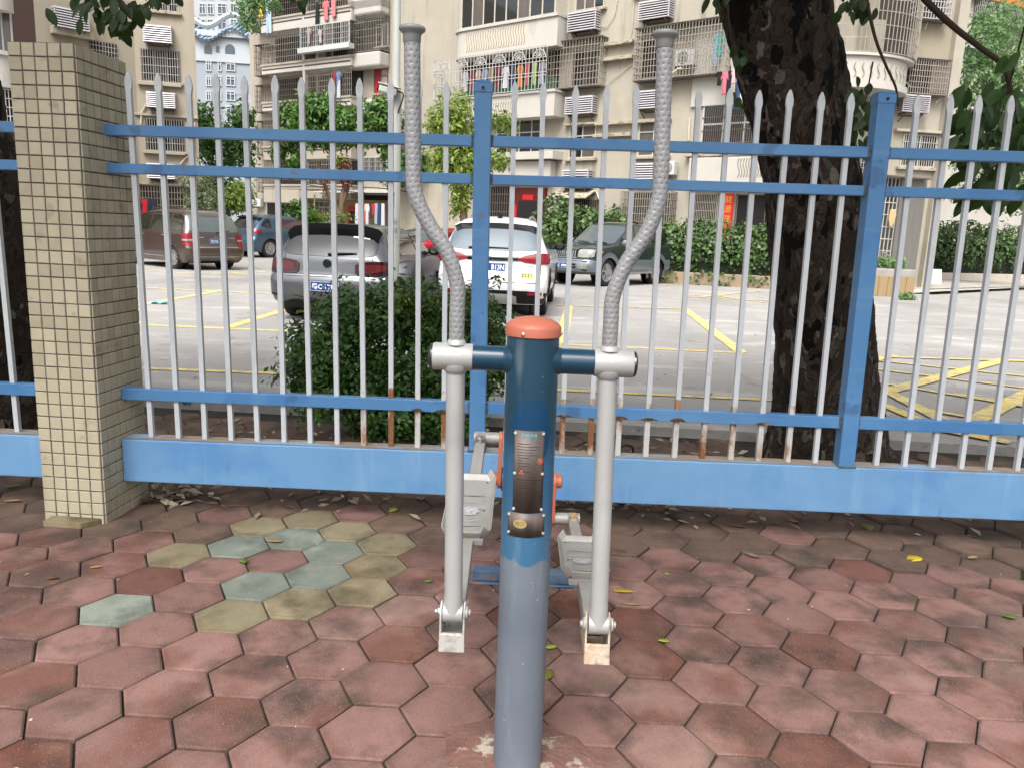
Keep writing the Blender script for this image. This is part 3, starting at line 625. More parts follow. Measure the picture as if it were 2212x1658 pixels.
def pedal_set(c, B, mt, nm):
    """bar from the fork at the arm's foot back to the crank, with the tray-shaped pedal on it"""
    A = Vector((c.x, c.y, c.z - .055)); d = (B - A).normalized(); rt = Vector((1, 0, 0)); up = rt.cross(d).normalized()
    b = MB(); pw = .006
    def fr(a, u, x): return A + d * a + up * u + rt * x
    for sg in (-1, 1):       # two fork cheeks with a rounded upper end
        x0 = sg * .0285; x1 = sg * .0345
        poly = [(-.028, -.042), (.12, -.03), (.12, .012), (.045, .045), (.036, .075), (.018, .082), (0, .076), (-.012, .06), (-.02, .01)]
        b.prism(poly, min(x0, x1), max(x0, x1), lambda a, u, x: fr(a, u, x))
    b.hexa([fr(-.030, -.05, -.0355), fr(-.030, -.05, .0355), fr(.0, -.05, .0355), fr(.0, -.05, -.0355), fr(-.022, .004, -.0345), fr(-.022, .004, .0345), fr(-.012, .004, .0345), fr(-.012, .004, -.0345)])
    b.hexa([fr(.0, -.048, -.0285), fr(.0, -.048, .0285), fr(.13, -.032, .0285), fr(.13, -.032, -.0285), fr(.0, -.042, -.0285), fr(.0, -.042, .0285), fr(.13, -.026, .0285), fr(.13, -.026, -.0285)])
    fk = b.build('fork', silver_rust if nm else silver_grime, mach, bevel=.0025)
    for sg in (-1, 1):
        b = MB(); p = Vector((c.x + sg * .035, c.y, c.z)); pr = [(0, .019), (.004, .019), (.0075, .015), (.0078, .010), (.013, .0092), (.0145, .005)]
        b.tube([p + rt * (sg * q) for q, _ in pr], [r_ for _, r_ in pr], 20); b.build('pivot_bolt', steel if sg < 0 and not nm else silver_worn, fk, smooth=35)
    L = (B - A).length
    b = MB(); b.hexa([fr(.1, -.024, -.0275), fr(.1, -.024, .0275), fr(L - .05, -.02, .02), fr(L - .05, -.02, -.02), fr(.1, .024, -.0275), fr(.1, .024, .0275), fr(L - .05, .018, .02), fr(L - .05, .018, -.02)])
    b.prism([(L - .08, -.02), (L, -.028), (L + .022, -.015), (L + .028, .0), (L + .022, .018), (L, .028), (L - .08, .02)], -.017, .017, lambda a, u, x: fr(a, u, x))
    bar_ = b.build('pedal_bar', silver_worn, mach, bevel=.003)
    # clamp block with a vertical bolt, seen in front of the crank pin
    b = MB(); p = fr(L - .075, .03, 0); b.tube([p - up * .052, p - up * .01, p + up * .006], [.017, .017, .017], 20); b.tube([p + up * .0062, p + up * .0095], .0215, 20); b.tube([p + up * .0096, p + up * .016, p + up * .018], [.0125, .0125, .008], 12)
    b.build('clamp_bolt', steel if not nm else silver_rust, bar_, smooth=35)
    # pedal tray
    y0, y1 = .41, .80; wd = .079; b = MB(); nx, ny = 12, 26; base = .026
    def corner(u, v):     # rounded rectangle plan, u,v in -1..1
        return u * wd, y0 + (v + 1) / 2 * (y1 - y0)
    rows = []
    for j in range(ny + 1):
        v = -1 + 2 * j / ny; row = []
        for i in range(nx + 1):
            u = -1 + 2 * i / nx; x, a = corner(u, v)
            lim = 1.0
            if v < -.80 or v > .80:
                e = (abs(v) - .80) / .20; lim = 1 - .28 * (1 - math.sqrt(max(0, 1 - e * e)))
            x *= lim
            edge = max(abs(u), 0); h = base
            if i in (0, nx): h += .024
            if j == 0: h += .026
            if j == ny: h += .02
            h += .0014 * math.sin(v * 9) * (1 - u * u)
            row.append(fr(a, h, x))
        rows.append(row)
    b.grid(rows)
    o = b.build('pedal', silver_worn, mach, smooth=50, fix=False); so = o.modifiers.new('thickness', 'SOLIDIFY'); so.thickness = .0045; so.offset = -1
    bv = o.modifiers.new('soft', 'BEVEL'); bv.width = .005; bv.segments = 2; bv.limit_method = 'ANGLE'; bv.angle_limit = R(35)
    # skirt under the front lip
    b = MB(); b.hexa([fr(y0 - .003, base - .022, -wd * .7), fr(y0 - .003, base - .022, wd * .7), fr(y1, base - .012, wd * .7), fr(y1, base - .012, -wd * .7), fr(y0 - .003, base - .004, -wd * .72), fr(y0 - .003, base - .004, wd * .72), fr(y1, base - .003, wd * .72), fr(y1, base - .003, -wd * .72)])
    b.build('pedal_base', silver_worn, o)
    dk = pmat('pedal_slot', '#3b3a38', rough=.8, var=.2, vs=20)
    for k, (v, cv) in enumerate(((.30, 0), (.42, .006), (.52, .004), (.68, -.014), (.79, -.004), (.86, -.014))):
        b = MB(); a0 = y1 - (y1 - y0) * v - .01; n = 10; row1, row2 = [], []
        for i in range(n + 1):
            u = -1 + 2 * i / n; x = u * .046; aa = a0 + cv * (1 - abs(u)) * 1.2; th = .0022 * (1 - .6 * abs(u))
            hh = base + .0014 * math.sin(((aa - y0) / (y1 - y0) * 2 - 1) * 9) * (1 - (x / wd) ** 2) + .0012
            row1.append(fr(aa - th, hh, x)); row2.append(fr(aa + th, hh, x))
        b.grid([row1, row2]); b.build('tread_rib', dk if k % 2 == 0 else pmat('tread_shine', '#c9c9c8', rough=.35, metal=.5), o)
    b = MB(); ce = y0 + (y1 - y0) * .42; n = 24
    b.add([fr(ce, base + .004, 0)] + [fr(ce + .028 * math.sin(2 * math.pi * k / n), base + .0025, .034 * math.cos(2 * math.pi * k / n)) for k in range(n)], [(0, 1 + k, 1 + (k + 1) % n) for k in range(n)])
    b.build('tread_pad', pmat('tread_pad', '#a6a6a8', rough=.5, var=.5, vs=90, bump=.4, bs=200), o)
    for sx in (-.05, .05):
        for a in (y1 - .03, y0 + .17, y0 + .008):
            b = MB(); p = fr(a, base + (.0016), sx); b.tube([p, p + up * .0012], .0038, 10); b.build('rivet_hole', dk, o)
    return fk
BL = Vector((-.118, 3.15, .652)); BR = Vector((.278, 3.15, .315)); AX = .478
pedal_set(cL, BL, silver_worn, 0); pedal_set(cR, BR, silver_worn, 1)
for sg, B, x in ((-1, BL, -.036), (1, BR, .194)):
    b = MB(); C0 = Vector((x, 3.15, AX)); dd = Vector((0, B.y - 3.15, B.z - AX)); L = dd.length; dd.normalize(); pr_ = Vector((0, -dd.z, dd.y))
    n = 12; poly = []
    for k in range(n + 1): t = math.pi / 2 + math.pi * k / n; poly.append((.040 * math.cos(t), .040 * math.sin(t)))
    for k in range(n + 1): t = -math.pi / 2 + math.pi * k / n; poly.append((L + .030 * math.cos(t), .030 * math.sin(t)))
    b.prism(poly, -.008, .008, lambda a, u, q: C0 + dd * a + pr_ * u + Vector((q, 0, 0)))
    ck = b.build('crank', orange, mach, bevel=.003)
    b = MB(); b.tube([C0 + Vector((sg * .006, 0, 0)), C0 + Vector((sg * .028, 0, 0)), C0 + Vector((sg * .032, 0, 0))], [.028, .028, .022], 28); b.build('crank_boss', orange, ck, smooth=35)
    b = MB(); b.tube([Vector((x + sg * .008, B.y, B.z)), Vector((B.x + sg * .03, B.y, B.z))], .025, 24); b.build('crank_pin', silver_worn, ck, smooth=35)
b = MB(); b.box((.079, 3.15, .25), (.12, .09, .5)); b.tube([(-.028, 3.15, AX), (.186, 3.15, AX)], .05, 28)
rp = b.build('rear_support', navy, mach, bevel=.004)
b = MB(); b.box((.079, 3.19, .037), (.43, .06, .046)); b.box((.079, 3.19, .007), (.45, .09, .010))
fb = b.build('rear_foot', pmat('foot_blue', '#36506a', rough=.5, var=.1, vs=6, layers=[dict(c='#66727d', s=4, a=.45, b=.6, k=.7), dict(c='#8e5a48', s=9, a=.56, b=.62, k=.9, ax=(2, .05, .01)), dict(c='#2c3a48', s=30, a=.66, b=.72, o=4)]), mach, bevel=.003)
# riveted instruction plates wrapped round the post
def plate_mat():
    M = pmat('instruction_plate', '#5b4f4a', rough=.5, metal=.25, var=.12, vs=3, layers=[dict(c='#3b3533', s=2.0, a=.45, b=.62, k=.85, st=(9, 1, .6)), dict(c='#2a2524', s=1, a=.45, b=.55, k=.0), dict(c='#8f7d72', s=40, a=.66, b=.74, k=.4, o=5)])
    return M
plm = plate_mat()
def cyl(z, ang, off): # ang from the front towards +x, post axis drifts with height
    cx_ = MX + .004 - .0115 * (z - .6) / .64; t = ang
    return Vector((cx_ + (PR + off) * math.sin(t), MY - (PR + off) * math.cos(t), z))
def plate(name, z0, z1, a0, a1, bow=0):
    b = MB(); n = 16; rows = []
    for z, e in ((z0, 1), (z1, 0)):
        rows.append([cyl(z, R(a0 + (a1 - a0) * k / n), .0012) for k in range(n + 1)])
    b.grid(rows); o = b.build(name, plm, mach, smooth=60); s = o.modifiers.new('thickness', 'SOLIDIFY'); s.thickness = .0012; s.offset = 0; return o
def zpix(y): return at(1140, y, MY - PR).z
zt1, zb1 = zpix(930), zpix(1107); zt2, zb2 = zpix(1108.5), zpix(1160)
pl1 = plate('instruction_plate', zb1, zt1, -33, 35); pl2 = plate('maker_plate', zb2, zt2, -45, 42)
for pl_, zs, angs in ((pl1, (zb1 + .008, (zt1 + zb1) / 2 - .005, zt1 - .008), (-30, 32)), (pl2, (zb2 + .008, zt2 - .008), (-42, 39))):
    for z in zs:
        for a in angs:
            p = cyl(z, R(a), .0018); q = cyl(z, R(a), .0042); b = MB(); b.tube([p, p.lerp(q, .7), q], [.0042, .004, .0015], 10); b.build('rivet', pmat('rivet_white', '#c9c9c6', rough=.4, metal=.4), pl_, smooth=40)
def wrapped_text(name, txt, z, ang, wd, ht, mt, parent, **k):
    me = text_mesh(txt, .01, **k); vv = np.zeros(len(me.vertices) * 3); me.vertices.foreach_get('co', vv); vv = vv.reshape(-1, 3)
    lo, hi = vv.min(0), vv.max(0); c = (lo + hi) / 2; org = ORG[parent.name]
    out = [cyl(z + (p[1] - c[1]) * ht / (hi[1] - lo[1]), R(ang) + (p[0] - c[0]) * wd / (hi[0] - lo[0]) / PR, .0024 + p[2] * .2) - org for p in vv]
    me.vertices.foreach_set('co', np.array([tuple(p) for p in out]).ravel()); me.materials.clear(); me.materials.append(mt)
    ob = bpy.data.objects.new(name, me); COL.objects.link(ob); ob.parent = parent; return ob
teal = pmat('teal_print', '#4f9fae', rough=.5); orp = pmat('orange_print', '#d0664a', rough=.5); blk = pmat('black_print', '#171413', rough=.6)
wrapped_text('logo', 'SASHUA', zt1 - .011, 0, .040, .0085, teal, pl1, shear=.3, bold=.0003)
for k in range(26):      # rows of print too small to read
    if k in (0, 1, 13, 14): continue
    z = zt1 - .02 - (zt1 - zb1 - .028) * k / 26; a0, a1 = (-27 + rnd.uniform(0, 3), 27 - rnd.uniform(0, 16)) if k < 20 else (-27, rnd.choice((-12, 18, 22)))
    if 6 < k < 13: a0, a1 = -22, 2
    if k % 3 == 2: a1 -= 14
    b = MB(); n = 6; b.grid([[cyl(z + dz, R(a0 + (a1 - a0) * q / n), .0021) for q in range(n + 1)] for dz in (-.0007, .0007)]); b.build('print_line', blk, pl1)
def ring(z, ang, r0, r1, mt, parent, n=24, name='mark'):
    b = MB(); rows = [[cyl(z + r_ * math.sin(2 * math.pi * k / n), R(ang) + r_ * math.cos(2 * math.pi * k / n) / PR, .0023) for k in range(n + 1)] for r_ in (r0, r1)]
    b.grid(rows); return b.build(name, mt, parent)
zs_ = zpix(995); ring(zs_, 26, .0062, .0076, orp, pl1, name='no_use_sign')
b = MB()
for (x0, y0, x1, y1) in ((-.005, .005, .005, -.005), (-.002, .004, .003, -.001), (.003, -.001, -.001, -.005), (-.004, 0, .002, .003)):
    dx, dy = x1 - x0, y1 - y0; L = math.hypot(dx, dy); nx_, ny_ = -dy / L * .0007, dx / L * .0007
    b.add([cyl(zs_ + y + s * ny_, R(26) + (x + s * nx_) / PR, .0024) for x, y, s in ((x0, y0, -1), (x1, y1, -1), (x1, y1, 1), (x0, y0, 1))], [(0, 1, 2, 3)])
b.build('no_use_sign', orp, pl1)
zw = zpix(1019); b = MB()
for (x0, y0, x1, y1) in ((-.0055, -.0045, .0055, -.0045), (.0055, -.0045, 0, .0055), (0, .0055, -.0055, -.0045), (0, .002, 0, -.002)):
    dx, dy = x1 - x0, y1 - y0; L = math.hypot(dx, dy); nx_, ny_ = -dy / L * .0006, dx / L * .0006
    b.add([cyl(zw + y + s * ny_, R(-15) + (x + s * nx_) / PR, .0024) for x, y, s in ((x0, y0, -1), (x1, y1, -1), (x1, y1, 1), (x0, y0, 1))], [(0, 1, 2, 3)])
b.build('warning_sign', orp, pl1)
zo = (zt2 + zb2) / 2 + .004
b = MB(); n = 28; b.add([cyl(zo, R(-15), .0026)] + [cyl(zo + .0125 * math.sin(2 * math.pi * k / n), R(-15) + .0175 * math.cos(2 * math.pi * k / n) / PR, .0024) for k in range(n)], [(0, 1 + k, 1 + (k + 1) % n) for k in range(n)])
b.build('gold_seal', pmat('gold_print', '#b09a68', rough=.4, metal=.3, var=.15, vs=60), pl2)
wrapped_text('seal_letters', 'NSCC', zo, -15, .024, .009, pmat('brown_print', '#4a3a22', rough=.6), pl2)
for k in range(4):
    z = zb2 + .006 + .0034 * k; b = MB(); n = 6; b.grid([[cyl(z + dz, R(-33 + 64 * q / n), .0021) for q in range(n + 1)] for dz in (-.0006, .0006)]); b.build('print_line', blk, pl2)
# cement poured round the foot of the post
b = MB(); n = 64; rings = []
rng = np.random.default_rng(5)
for r_, h in ((.0, .02), (.075, .018), (.13, .013), (.19, .006), (.235, -.004)):
    row = []
    for k in range(n):
        t = 2 * math.pi * k / n; e = 1 + .10 * math.sin(3 * t + 1) + .06 * math.sin(5 * t + 2) + .04 * math.sin(11 * t)
        row.append((MX + .008 + r_ * e * math.cos(t), MY + r_ * e * math.sin(t) * .95, h + .002 * math.sin(9 * t + r_ * 40)))
    rings.append(row + [row[0]])
b.grid(rings)
cem = pmat('cement_red', '#6f5047', rough=.95, var=.2, vs=9, bump=.5, bs=60, layers=[dict(c='#a49a8c', s=11, a=.57, b=.62, k=.9, d=8), dict(c='#5a382f', s=5, a=.5, b=.65, k=.6, o=8)])
tag(b.build('cement_collar', cem, smooth=60), 'low reddish cement patch poured round the foot of the grey post', 'cement patch')

# ================================================================== CARS (each built from horizontal slices; local +y is forward)
def carpaint(name, col, rough=.3, metal=.35, coat=.8): return pmat(name, col, rough=rough, metal=metal, var=.03, vs=1, coat=coat, layers=[dict(c='#8d877c', s=2.5, a=.5, b=.85, k=.12)])
glass = pmat('car_glass', '#0d1214', rough=.03, spec=.9, var=.2, vs=.6, coat=1.0)
glass_pale = pmat('car_glass_pale', '#2c3435', rough=.03, spec=.9, var=.12, vs=.7, coat=1.0)
blackp = pmat('black_trim', '#0b0b0d', rough=.55, var=.1, spec=.25)
rubber = pmat('tyre_rubber', '#17171a', rough=.85, var=.15, vs=12, bump=.2, bs=60)
rimm = pmat('alloy', '#a9a9aa', rough=.35, metal=.7, var=.08)
under = pmat('underbody', '#0a0a0a', rough=.9, var=.2)
redl = pmat('lamp_red', '#7a0c18', rough=.25, var=.25, vs=14, coat=.25, spec=.3); redd = pmat('lamp_red_dark', '#26060a', rough=.2, var=.3, vs=14, coat=.3, spec=.3)
clearl = pmat('lamp_clear', '#84867f', rough=.15, var=.25, vs=20, coat=1.0); amberl = pmat('lamp_amber', '#b0681c', rough=.2, coat=1.0)
chr = pmat('chrome', '#b9babb', rough=.12, metal=1.0, var=.05); plateblue = pmat('plate_blue', '#1b3a74', rough=.4, var=.05); platew = pmat('plate_white', '#d8dbe2', rough=.5)
class Car:
    def __init__(s, name, label, spec, paint, loc, rz, arch='paint'):
        s.S = sorted(spec['lv']); s.sp = spec; s.root = local_thing(name, label, 'car', loc, rz)
        s.paint = paint; s.body()
    def lv(s, z):
        S = s.S
        if z <= S[0][0]: return S[0][1:]
        for a, b in zip(S, S[1:]):
            if z <= b[0]:
                t = (z - a[0]) / (b[0] - a[0]); return tuple(a[i] + (b[i] - a[i]) * t for i in range(1, 5))
        return S[-1][1:]
    def cont(s, p, z, end):
        yr, yf, w, rc = s.lv(z); y0 = yr if end < 0 else -yf; bow = s.sp.get('bow', .05); sg = 1 if p >= 0 else -1; q = abs(p)
        st = w - rc
        if q < st: x = q; y = y0 + bow * (q / w) ** 2
        elif q < st + rc * math.pi / 2:
            t = (q - st) / rc; x = st + rc * math.sin(t); y = y0 + bow * (st / w) ** 2 + rc * (1 - math.cos(t))
        else: x = w; y = y0 + bow * (st / w) ** 2 + rc + q - st - rc * math.pi / 2
        return Vector((sg * x, y if end < 0 else -y, z))
    def surf(s, p, z, end, off):
        P = s.cont(p, z, end); a = s.cont(p + .01, z, end) - s.cont(p - .01, z, end); b = s.cont(p, z + .01, end) - s.cont(p, z - .01, end)
        n = a.cross(b).normalized()
        if n.dot(Vector((P.x * .6, P.y, 0))) < 0: n = -n
        return P + n * off
    def side(s, y, z, sg, off):
        yr, yf, w, rc = s.lv(z)
        b = Vector((s.lv(z + .02)[2] - s.lv(z - .02)[2], 0, .04)); n = Vector((b.z, 0, -b.x)).normalized()
        P = Vector((w, 0, z)) + n * off; return Vector((sg * P.x, y, P.z))
    def body(s):
        b = MB(); zs = [v[0] for v in s.S]; Z = []
        for a, c in zip(zs, zs[1:]):
            k = max(1, int((c - a) / .035)); Z += [a + (c - a) * i / k for i in range(k)]
        Z.append(zs[-1]); rows = []; wb = s.sp['wheels']; rw = s.sp['rw']; ra = rw + .045
        for z in Z:
            yr, yf, w, rc = s.lv(z); half = []
            for i in range(7): half.append(s.cont((w - rc) * i / 6, z, -1))
            for i in range(1, 7): half.append(s.cont(w - rc + rc * math.pi / 2 * i / 6, z, -1))
            bow = s.sp.get('bow', .05) * ((w - rc) / w) ** 2; ya, yb = yr + rc + bow, yf - rc - bow
            for i in range(1, 60): half.append(Vector((w, ya + (yb - ya) * i / 60, z)))
            for i in range(6, -1, -1): half.append(s.cont(w - rc + rc * math.pi / 2 * i / 6, z, 1))
            for i in range(5, -1, -1): half.append(s.cont((w - rc) * i / 6, z, 1))
            full = half + [Vector((-p.x, p.y, p.z)) for p in half[-2:0:-1]]
            rows.append(full)
        n = len(rows[0])
        for r_ in rows: b.v += [tuple(p) for p in r_]
        for i in range(len(rows) - 1):
            for j in range(n):
                k = (j + 1) % n; q = [rows[i][j], rows[i][k], rows[i + 1][k], rows[i + 1][j]]; c = sum(q, Vector()) / 4
                if abs(c.x) > s.lv(c.z)[2] - .12 and any((c.y - y) ** 2 + (c.z - rw) ** 2 < ra * ra for y in wb): continue
                b.f.append((i * n + j, i * n + k, (i + 1) * n + k, (i + 1) * n + j))
        b.f.append(tuple((len(rows) - 1) * n + j for j in range(n)))
        s.bodyo = b.build('body', s.paint, s.root, smooth=38)
        b = MB(); yr, yf, w, rc = s.lv(zs[0] + .1); b.box((0, (yr + yf) / 2, zs[0] + .12), (1.0, yf - yr - .3, .26)); 
        b.build('underbody', under, s.root)
        W = s.lv(rw)[2]
        for y in wb:
            for sg in (-1, 1):
                b = MB(); n2 = 20; rows = []
                for x in (W - .30, W - .004):
                    rows.append([(sg * x, y + (ra - .008) * math.cos(math.pi * k / n2 * 1.2 - .3), rw + (ra - .008) * math.sin(math.pi * k / n2 * 1.2 - .3)) for k in range(n2 + 1)])
                b.grid(rows); b.add([(sg * (W - .29), y, rw)] + [(sg * (W - .29), y + ra * math.cos(t / 10 * math.pi), rw + ra * math.sin(t / 10 * math.pi)) for t in range(20)], [(0, 1 + t, 1 + (t + 1) % 20) for t in range(20)])
                b.build('wheel_well', under, s.bodyo)
                b = MB(); n2 = 24; lip = s.sp.get('lip', .035); rows = []
                for rr, of in ((ra - .012, .002), (ra + .012, .012), (ra + lip, .006)):
                    rows.append([s.side(y + rr * math.cos(t), rw + rr * math.sin(t), sg, of) for t in [R(-22) + R(224) * k / n2 for k in range(n2 + 1)]])
                b.grid(rows); b.build('wheel_arch', s.sp.get('archmat') or s.paint, s.bodyo, smooth=60)
                s.wheel(sg, y, rw, W)
    def wheel(s, sg, y, rw, W):
        b = MB(); x0 = W - .205; prof = [(rw * .66, 0), (rw * .93, .0), (rw, .03), (rw, .17), (rw * .94, .198), (rw * .70, .195), (rw * .68, .17), (rw * .66, .17)]
        k = 28; base = len(b.v); b.lathe([(r_, h) for r_, h in prof], (0, 0, 0), k, 'X')
        b.v = [(sg * (x0 + p[0]), y + p[1], rw + p[2]) for p in b.v]
        b.f = [f for f in b.f if len(f) == 4]
        wh = b.build('wheel', rubber, s.root, smooth=40)
        b = MB(); R0 = rw * .675; b.lathe([(R0, .165), (R0, .185), (R0 * .93, .188), (R0 * .9, .155), (.02, .10)], (0, 0, 0), 24, 'X'); b.f = b.f[:-2]
        ns = s.sp.get('spokes', 5)
        for q in range(ns):
            t = 2 * math.pi * q / ns + .3; c, n_ = Vector((0, math.cos(t), math.sin(t))), Vector((0, -math.sin(t), math.cos(t)))
            for dd in ((-.5, .5) if ns == 5 else (0,)):
                w1 = .022 if ns == 5 else .03
                p0 = c * .05 + n_ * dd * .05; p1 = c * R0 * .94 + n_ * dd * .10
                b.hexa([p0 - n_ * w1 + Vector((.13, 0, 0)), p0 + n_ * w1 + Vector((.13, 0, 0)), p1 + n_ * w1 * .8 + Vector((.15, 0, 0)), p1 - n_ * w1 * .8 + Vector((.15, 0, 0)),
                        p0 - n_ * w1 + Vector((.172, 0, 0)), p0 + n_ * w1 + Vector((.172, 0, 0)), p1 + n_ * w1 * .8 + Vector((.18, 0, 0)), p1 - n_ * w1 * .8 + Vector((.18, 0, 0))])
        b.lathe([(.07, .14), (.07, .176), (.04, .182)], (0, 0, 0), 14, 'X')
        b.v = [(sg * (x0 + p[0]), y + p[1], rw + p[2]) for p in b.v]; b.build('rim', rimm, wh, smooth=30)
        b = MB(); b.lathe([(R0 * .9, .09), (R0 * .9, .1)], (0, 0, 0), 20, 'X'); b.v = [(sg * (x0 + p[0]), y + p[1], rw + p[2]) for p in b.v]; b.build('brake', under, wh)
    def strip(s, name, cols, mat, end=-1, off=.006, parent=None, nz=4, mirror=False, sub=3):
        """patch following the skin: cols of (p, zlo, zhi)"""
        out = []
        for mir in ((1, -1) if mirror else (1,)):
            C = []
            for a, c in zip(cols, cols[1:]):
                C += [tuple(a[i] + (c[i] - a[i]) * k / sub for i in range(3)) for k in range(sub)]
            C.append(cols[-1]); b = MB()
            b.grid([[s.surf(mir * p, zl + (zh - zl) * k / nz, end, off) for p, zl, zh in C] for k in range(nz + 1)])
            b.grid([[s.surf(mir * p, zl, end, o_) for p, zl, zh in C] for o_ in (-.004, off)]); b.grid([[s.surf(mir * p, zh, end, o_) for p, zl, zh in C] for o_ in (-.004, off)])
            out.append(b.build(name, mat, parent or s.bodyo, smooth=40))
        return out[0]
    def sstrip(s, name, cols, mat, off=.006, sides=(-1, 1), parent=None, nz=4):
        for sg in sides:
            b = MB(); b.grid([[s.side(y, zl + (zh - zl) * k / nz, sg, off) for y, zl, zh in cols] for k in range(nz + 1)])
            o = b.build(name, mat, parent or s.bodyo, smooth=40)
        return o
    def plate(s, end, p, z, wd, ht, txt, off=.02, fg=None):
        b = MB(); P = s.surf(p, z, end, off); n = Vector((0, end, .05 if end < 0 else -.0)).normalized(); rt = Vector((0, 0, 1)).cross(n).normalized() * (1); up = n.cross(rt)
        M = Matrix((rt, n, up)).transposed()
        b.box(P, (wd, .012, ht), mat=M); o = b.build('number_plate', plateblue, s.root)
        b = MB(); q = P + n * .0065
        for (x, z_, a, c) in ((0, ht / 2 - .006, wd - .008, .004), (0, -ht / 2 + .006, wd - .008, .004), (-wd / 2 + .006, 0, .004, ht - .008), (wd / 2 - .006, 0, .004, ht - .008)): b.box(q + rt * x + up * z_, (a, .002, c), mat=M)
        b.build('plate_border', platew, o)
        al, t = txt
        Mt = frame(P + n * .0072 + rt * al * wd, rt, up)
        text_on('plate_number', t, .095, platew, o, Mt, fit=(wd * (.86 if al == 0 else .48), ht * .62), bold=.002)
        return o
    def box(s, name, c, d, mat, bev=.02, parent=None, rz=0):
        b = MB(); b.box(c, d, rz); return b.build(name, mat, parent or s.bodyo, bevel=bev, smooth=30)
    def mirrors(s, y, z, mat):
        for sg in (-1, 1):
            w = s.lv(z)[2]; b = MB(); prof = [(-.02, .05), (0, .085), (.05, .095), (.08, .085), (.1, .04)]
            cx = w + .13
            rows = []
            for dy, r_ in prof: rows.append([(sg * (cx + 1.25 * r_ * math.cos(2 * math.pi * k / 16)), y + dy, z + .03 + .82 * r_ * math.sin(2 * math.pi * k / 16)) for k in range(17)])
            b.grid(rows); b.f.append(tuple(range(16))); b.f.append(tuple(17 * 4 + k for k in range(16)))
            b.bar((sg * (w - .02), y + .03, z - .01), (sg * (cx - .05), y + .03, z), .05, .035)
            m_ = b.build('wing_mirror', mat, s.root, smooth=45)
            b = MB(); b.add([(sg * cx, y - .0215, z + .03)] + [(sg * (cx + 1.1 * .05 * math.cos(2 * math.pi * k / 16)), y - .022, z + .03 + .72 * .05 * math.sin(2 * math.pi * k / 16)) for k in range(16)], [(0, 1 + k, 1 + (k + 1) % 16) for k in range(16)]); b.build('mirror_glass', glass_pale, m_)
    def wiper(s, end, pts):
        b = MB(); b.tube([s.surf(p, z, end, .02) for p, z in pts], [.016, .014, .008][:len(pts)], 8); b.build('wiper', blackp, s.bodyo)
    def rails(s, y0, y1, mat, x=None, h=.05):
        for sg in (-1, 1):
            zt = s.S[-1][0] - .045; x_ = x or s.lv(zt)[2] - .02; b = MB(); b.tube([(sg * x_, y0, zt - .02), (sg * x_, y0 + .12, zt + h), (sg * x_, (y0 + y1) / 2, zt + h + .025), (sg * x_, y1 - .12, zt + h), (sg * x_, y1, zt - .03)], [.018, .02, .02, .02, .016], 8); b.build('roof_rail', mat, s.bodyo, smooth=50)
Z0 = .06
# ---- dark grey hatchback, rear view
GOLF = dict(wheels=(-1.30, 1.28), rw=.315, spokes=5, bow=.06, lv=[
    (.19, -1.93, 1.95, .80, .22), (.30, -2.06, 2.03, .87, .20), (.42, -2.10, 2.08, .89, .16), (.60, -2.095, 2.09, .895, .15), (.66, -2.06, 2.07, .895, .15), (.72, -2.03, 2.0, .893, .15), (.90, -1.99, 1.5, .885, .15),
    (.96, -1.965, 1.12, .86, .2), (1.0, -1.945, 1.0, .835, .2), (1.18, -1.79, .63, .75, .2), (1.33, -1.63, .33, .665, .2), (1.38, -1.50, .18, .60, .2), (1.42, -1.25, -.05, .48, .2), (1.44, -.95, -.3, .25, .15)])
G = Car('hatchback_car', 'dark grey hatchback parked tail towards the fence behind the bush', GOLF, carpaint('paint_grey', '#4a4d52', metal=.35, coat=.5), (-2.50, 13.45, Z0), R(-7))
rw_ = G.strip('rear_window', [(-.70, 1.02, 1.16), (-.66, .985, 1.26), (-.50, .965, 1.30), (0, .96, 1.32), (.50, .965, 1.30), (.66, .985, 1.24), (.70, 1.02, 1.16)], pmat('car_glass_sky', '#0b0e10', rough=.02, spec=.7, var=.2, vs=.6, coat=1.0), off=.008)
b = MB(); rows = []
for a, dz, of in ((-1, 0, .01), (-.6, .01, .05), (0, .02, .07)): pass
pts_t = [(-.69, 1.26), (-.62, 1.31), (-.4, 1.345), (0, 1.355), (.4, 1.345), (.62, 1.31), (.69, 1.26)]
row0 = [G.surf(p, z, -1, .004) + Vector((0, .12, .02)) for p, z in pts_t]; row1 = [G.surf(p, z, -1, .09) + Vector((0, 0, -.005)) for p, z in pts_t]; row2 = [G.surf(p, z - .05, -1, .085) for p, z in pts_t]; row3 = [G.surf(p * .97, z - .10, -1, .004) for p, z in pts_t]
b.grid([row0, row1, row2, row3]); b.build('roof_spoiler', pmat('spoiler_black', '#040405', rough=.8, spec=.08), G.bodyo, smooth=50)
G.strip('tail_lamp', [(.42, .74, .85), (.47, .70, .885), (.62, .69, .905), (.80, .70, .91), (1.0, .73, .90), (1.1, .77, .88)], redd, mirror=True, off=.012)
G.strip('tail_lamp_core', [(.50, .745, .85), (.60, .74, .865), (.75, .76, .87), (.86, .79, .86)], pmat('lamp_red_mid', '#4d0d14', rough=.2, coat=.3, spec=.3), mirror=True, off=.016)
b = MB(); P = G.surf(0, .86, -1, .004); b.lathe([(.062, 0), (.062, -.012), (.05, -.018)], P, 24, 'Y'); em = b.build('badge', blackp, G.bodyo, smooth=30)
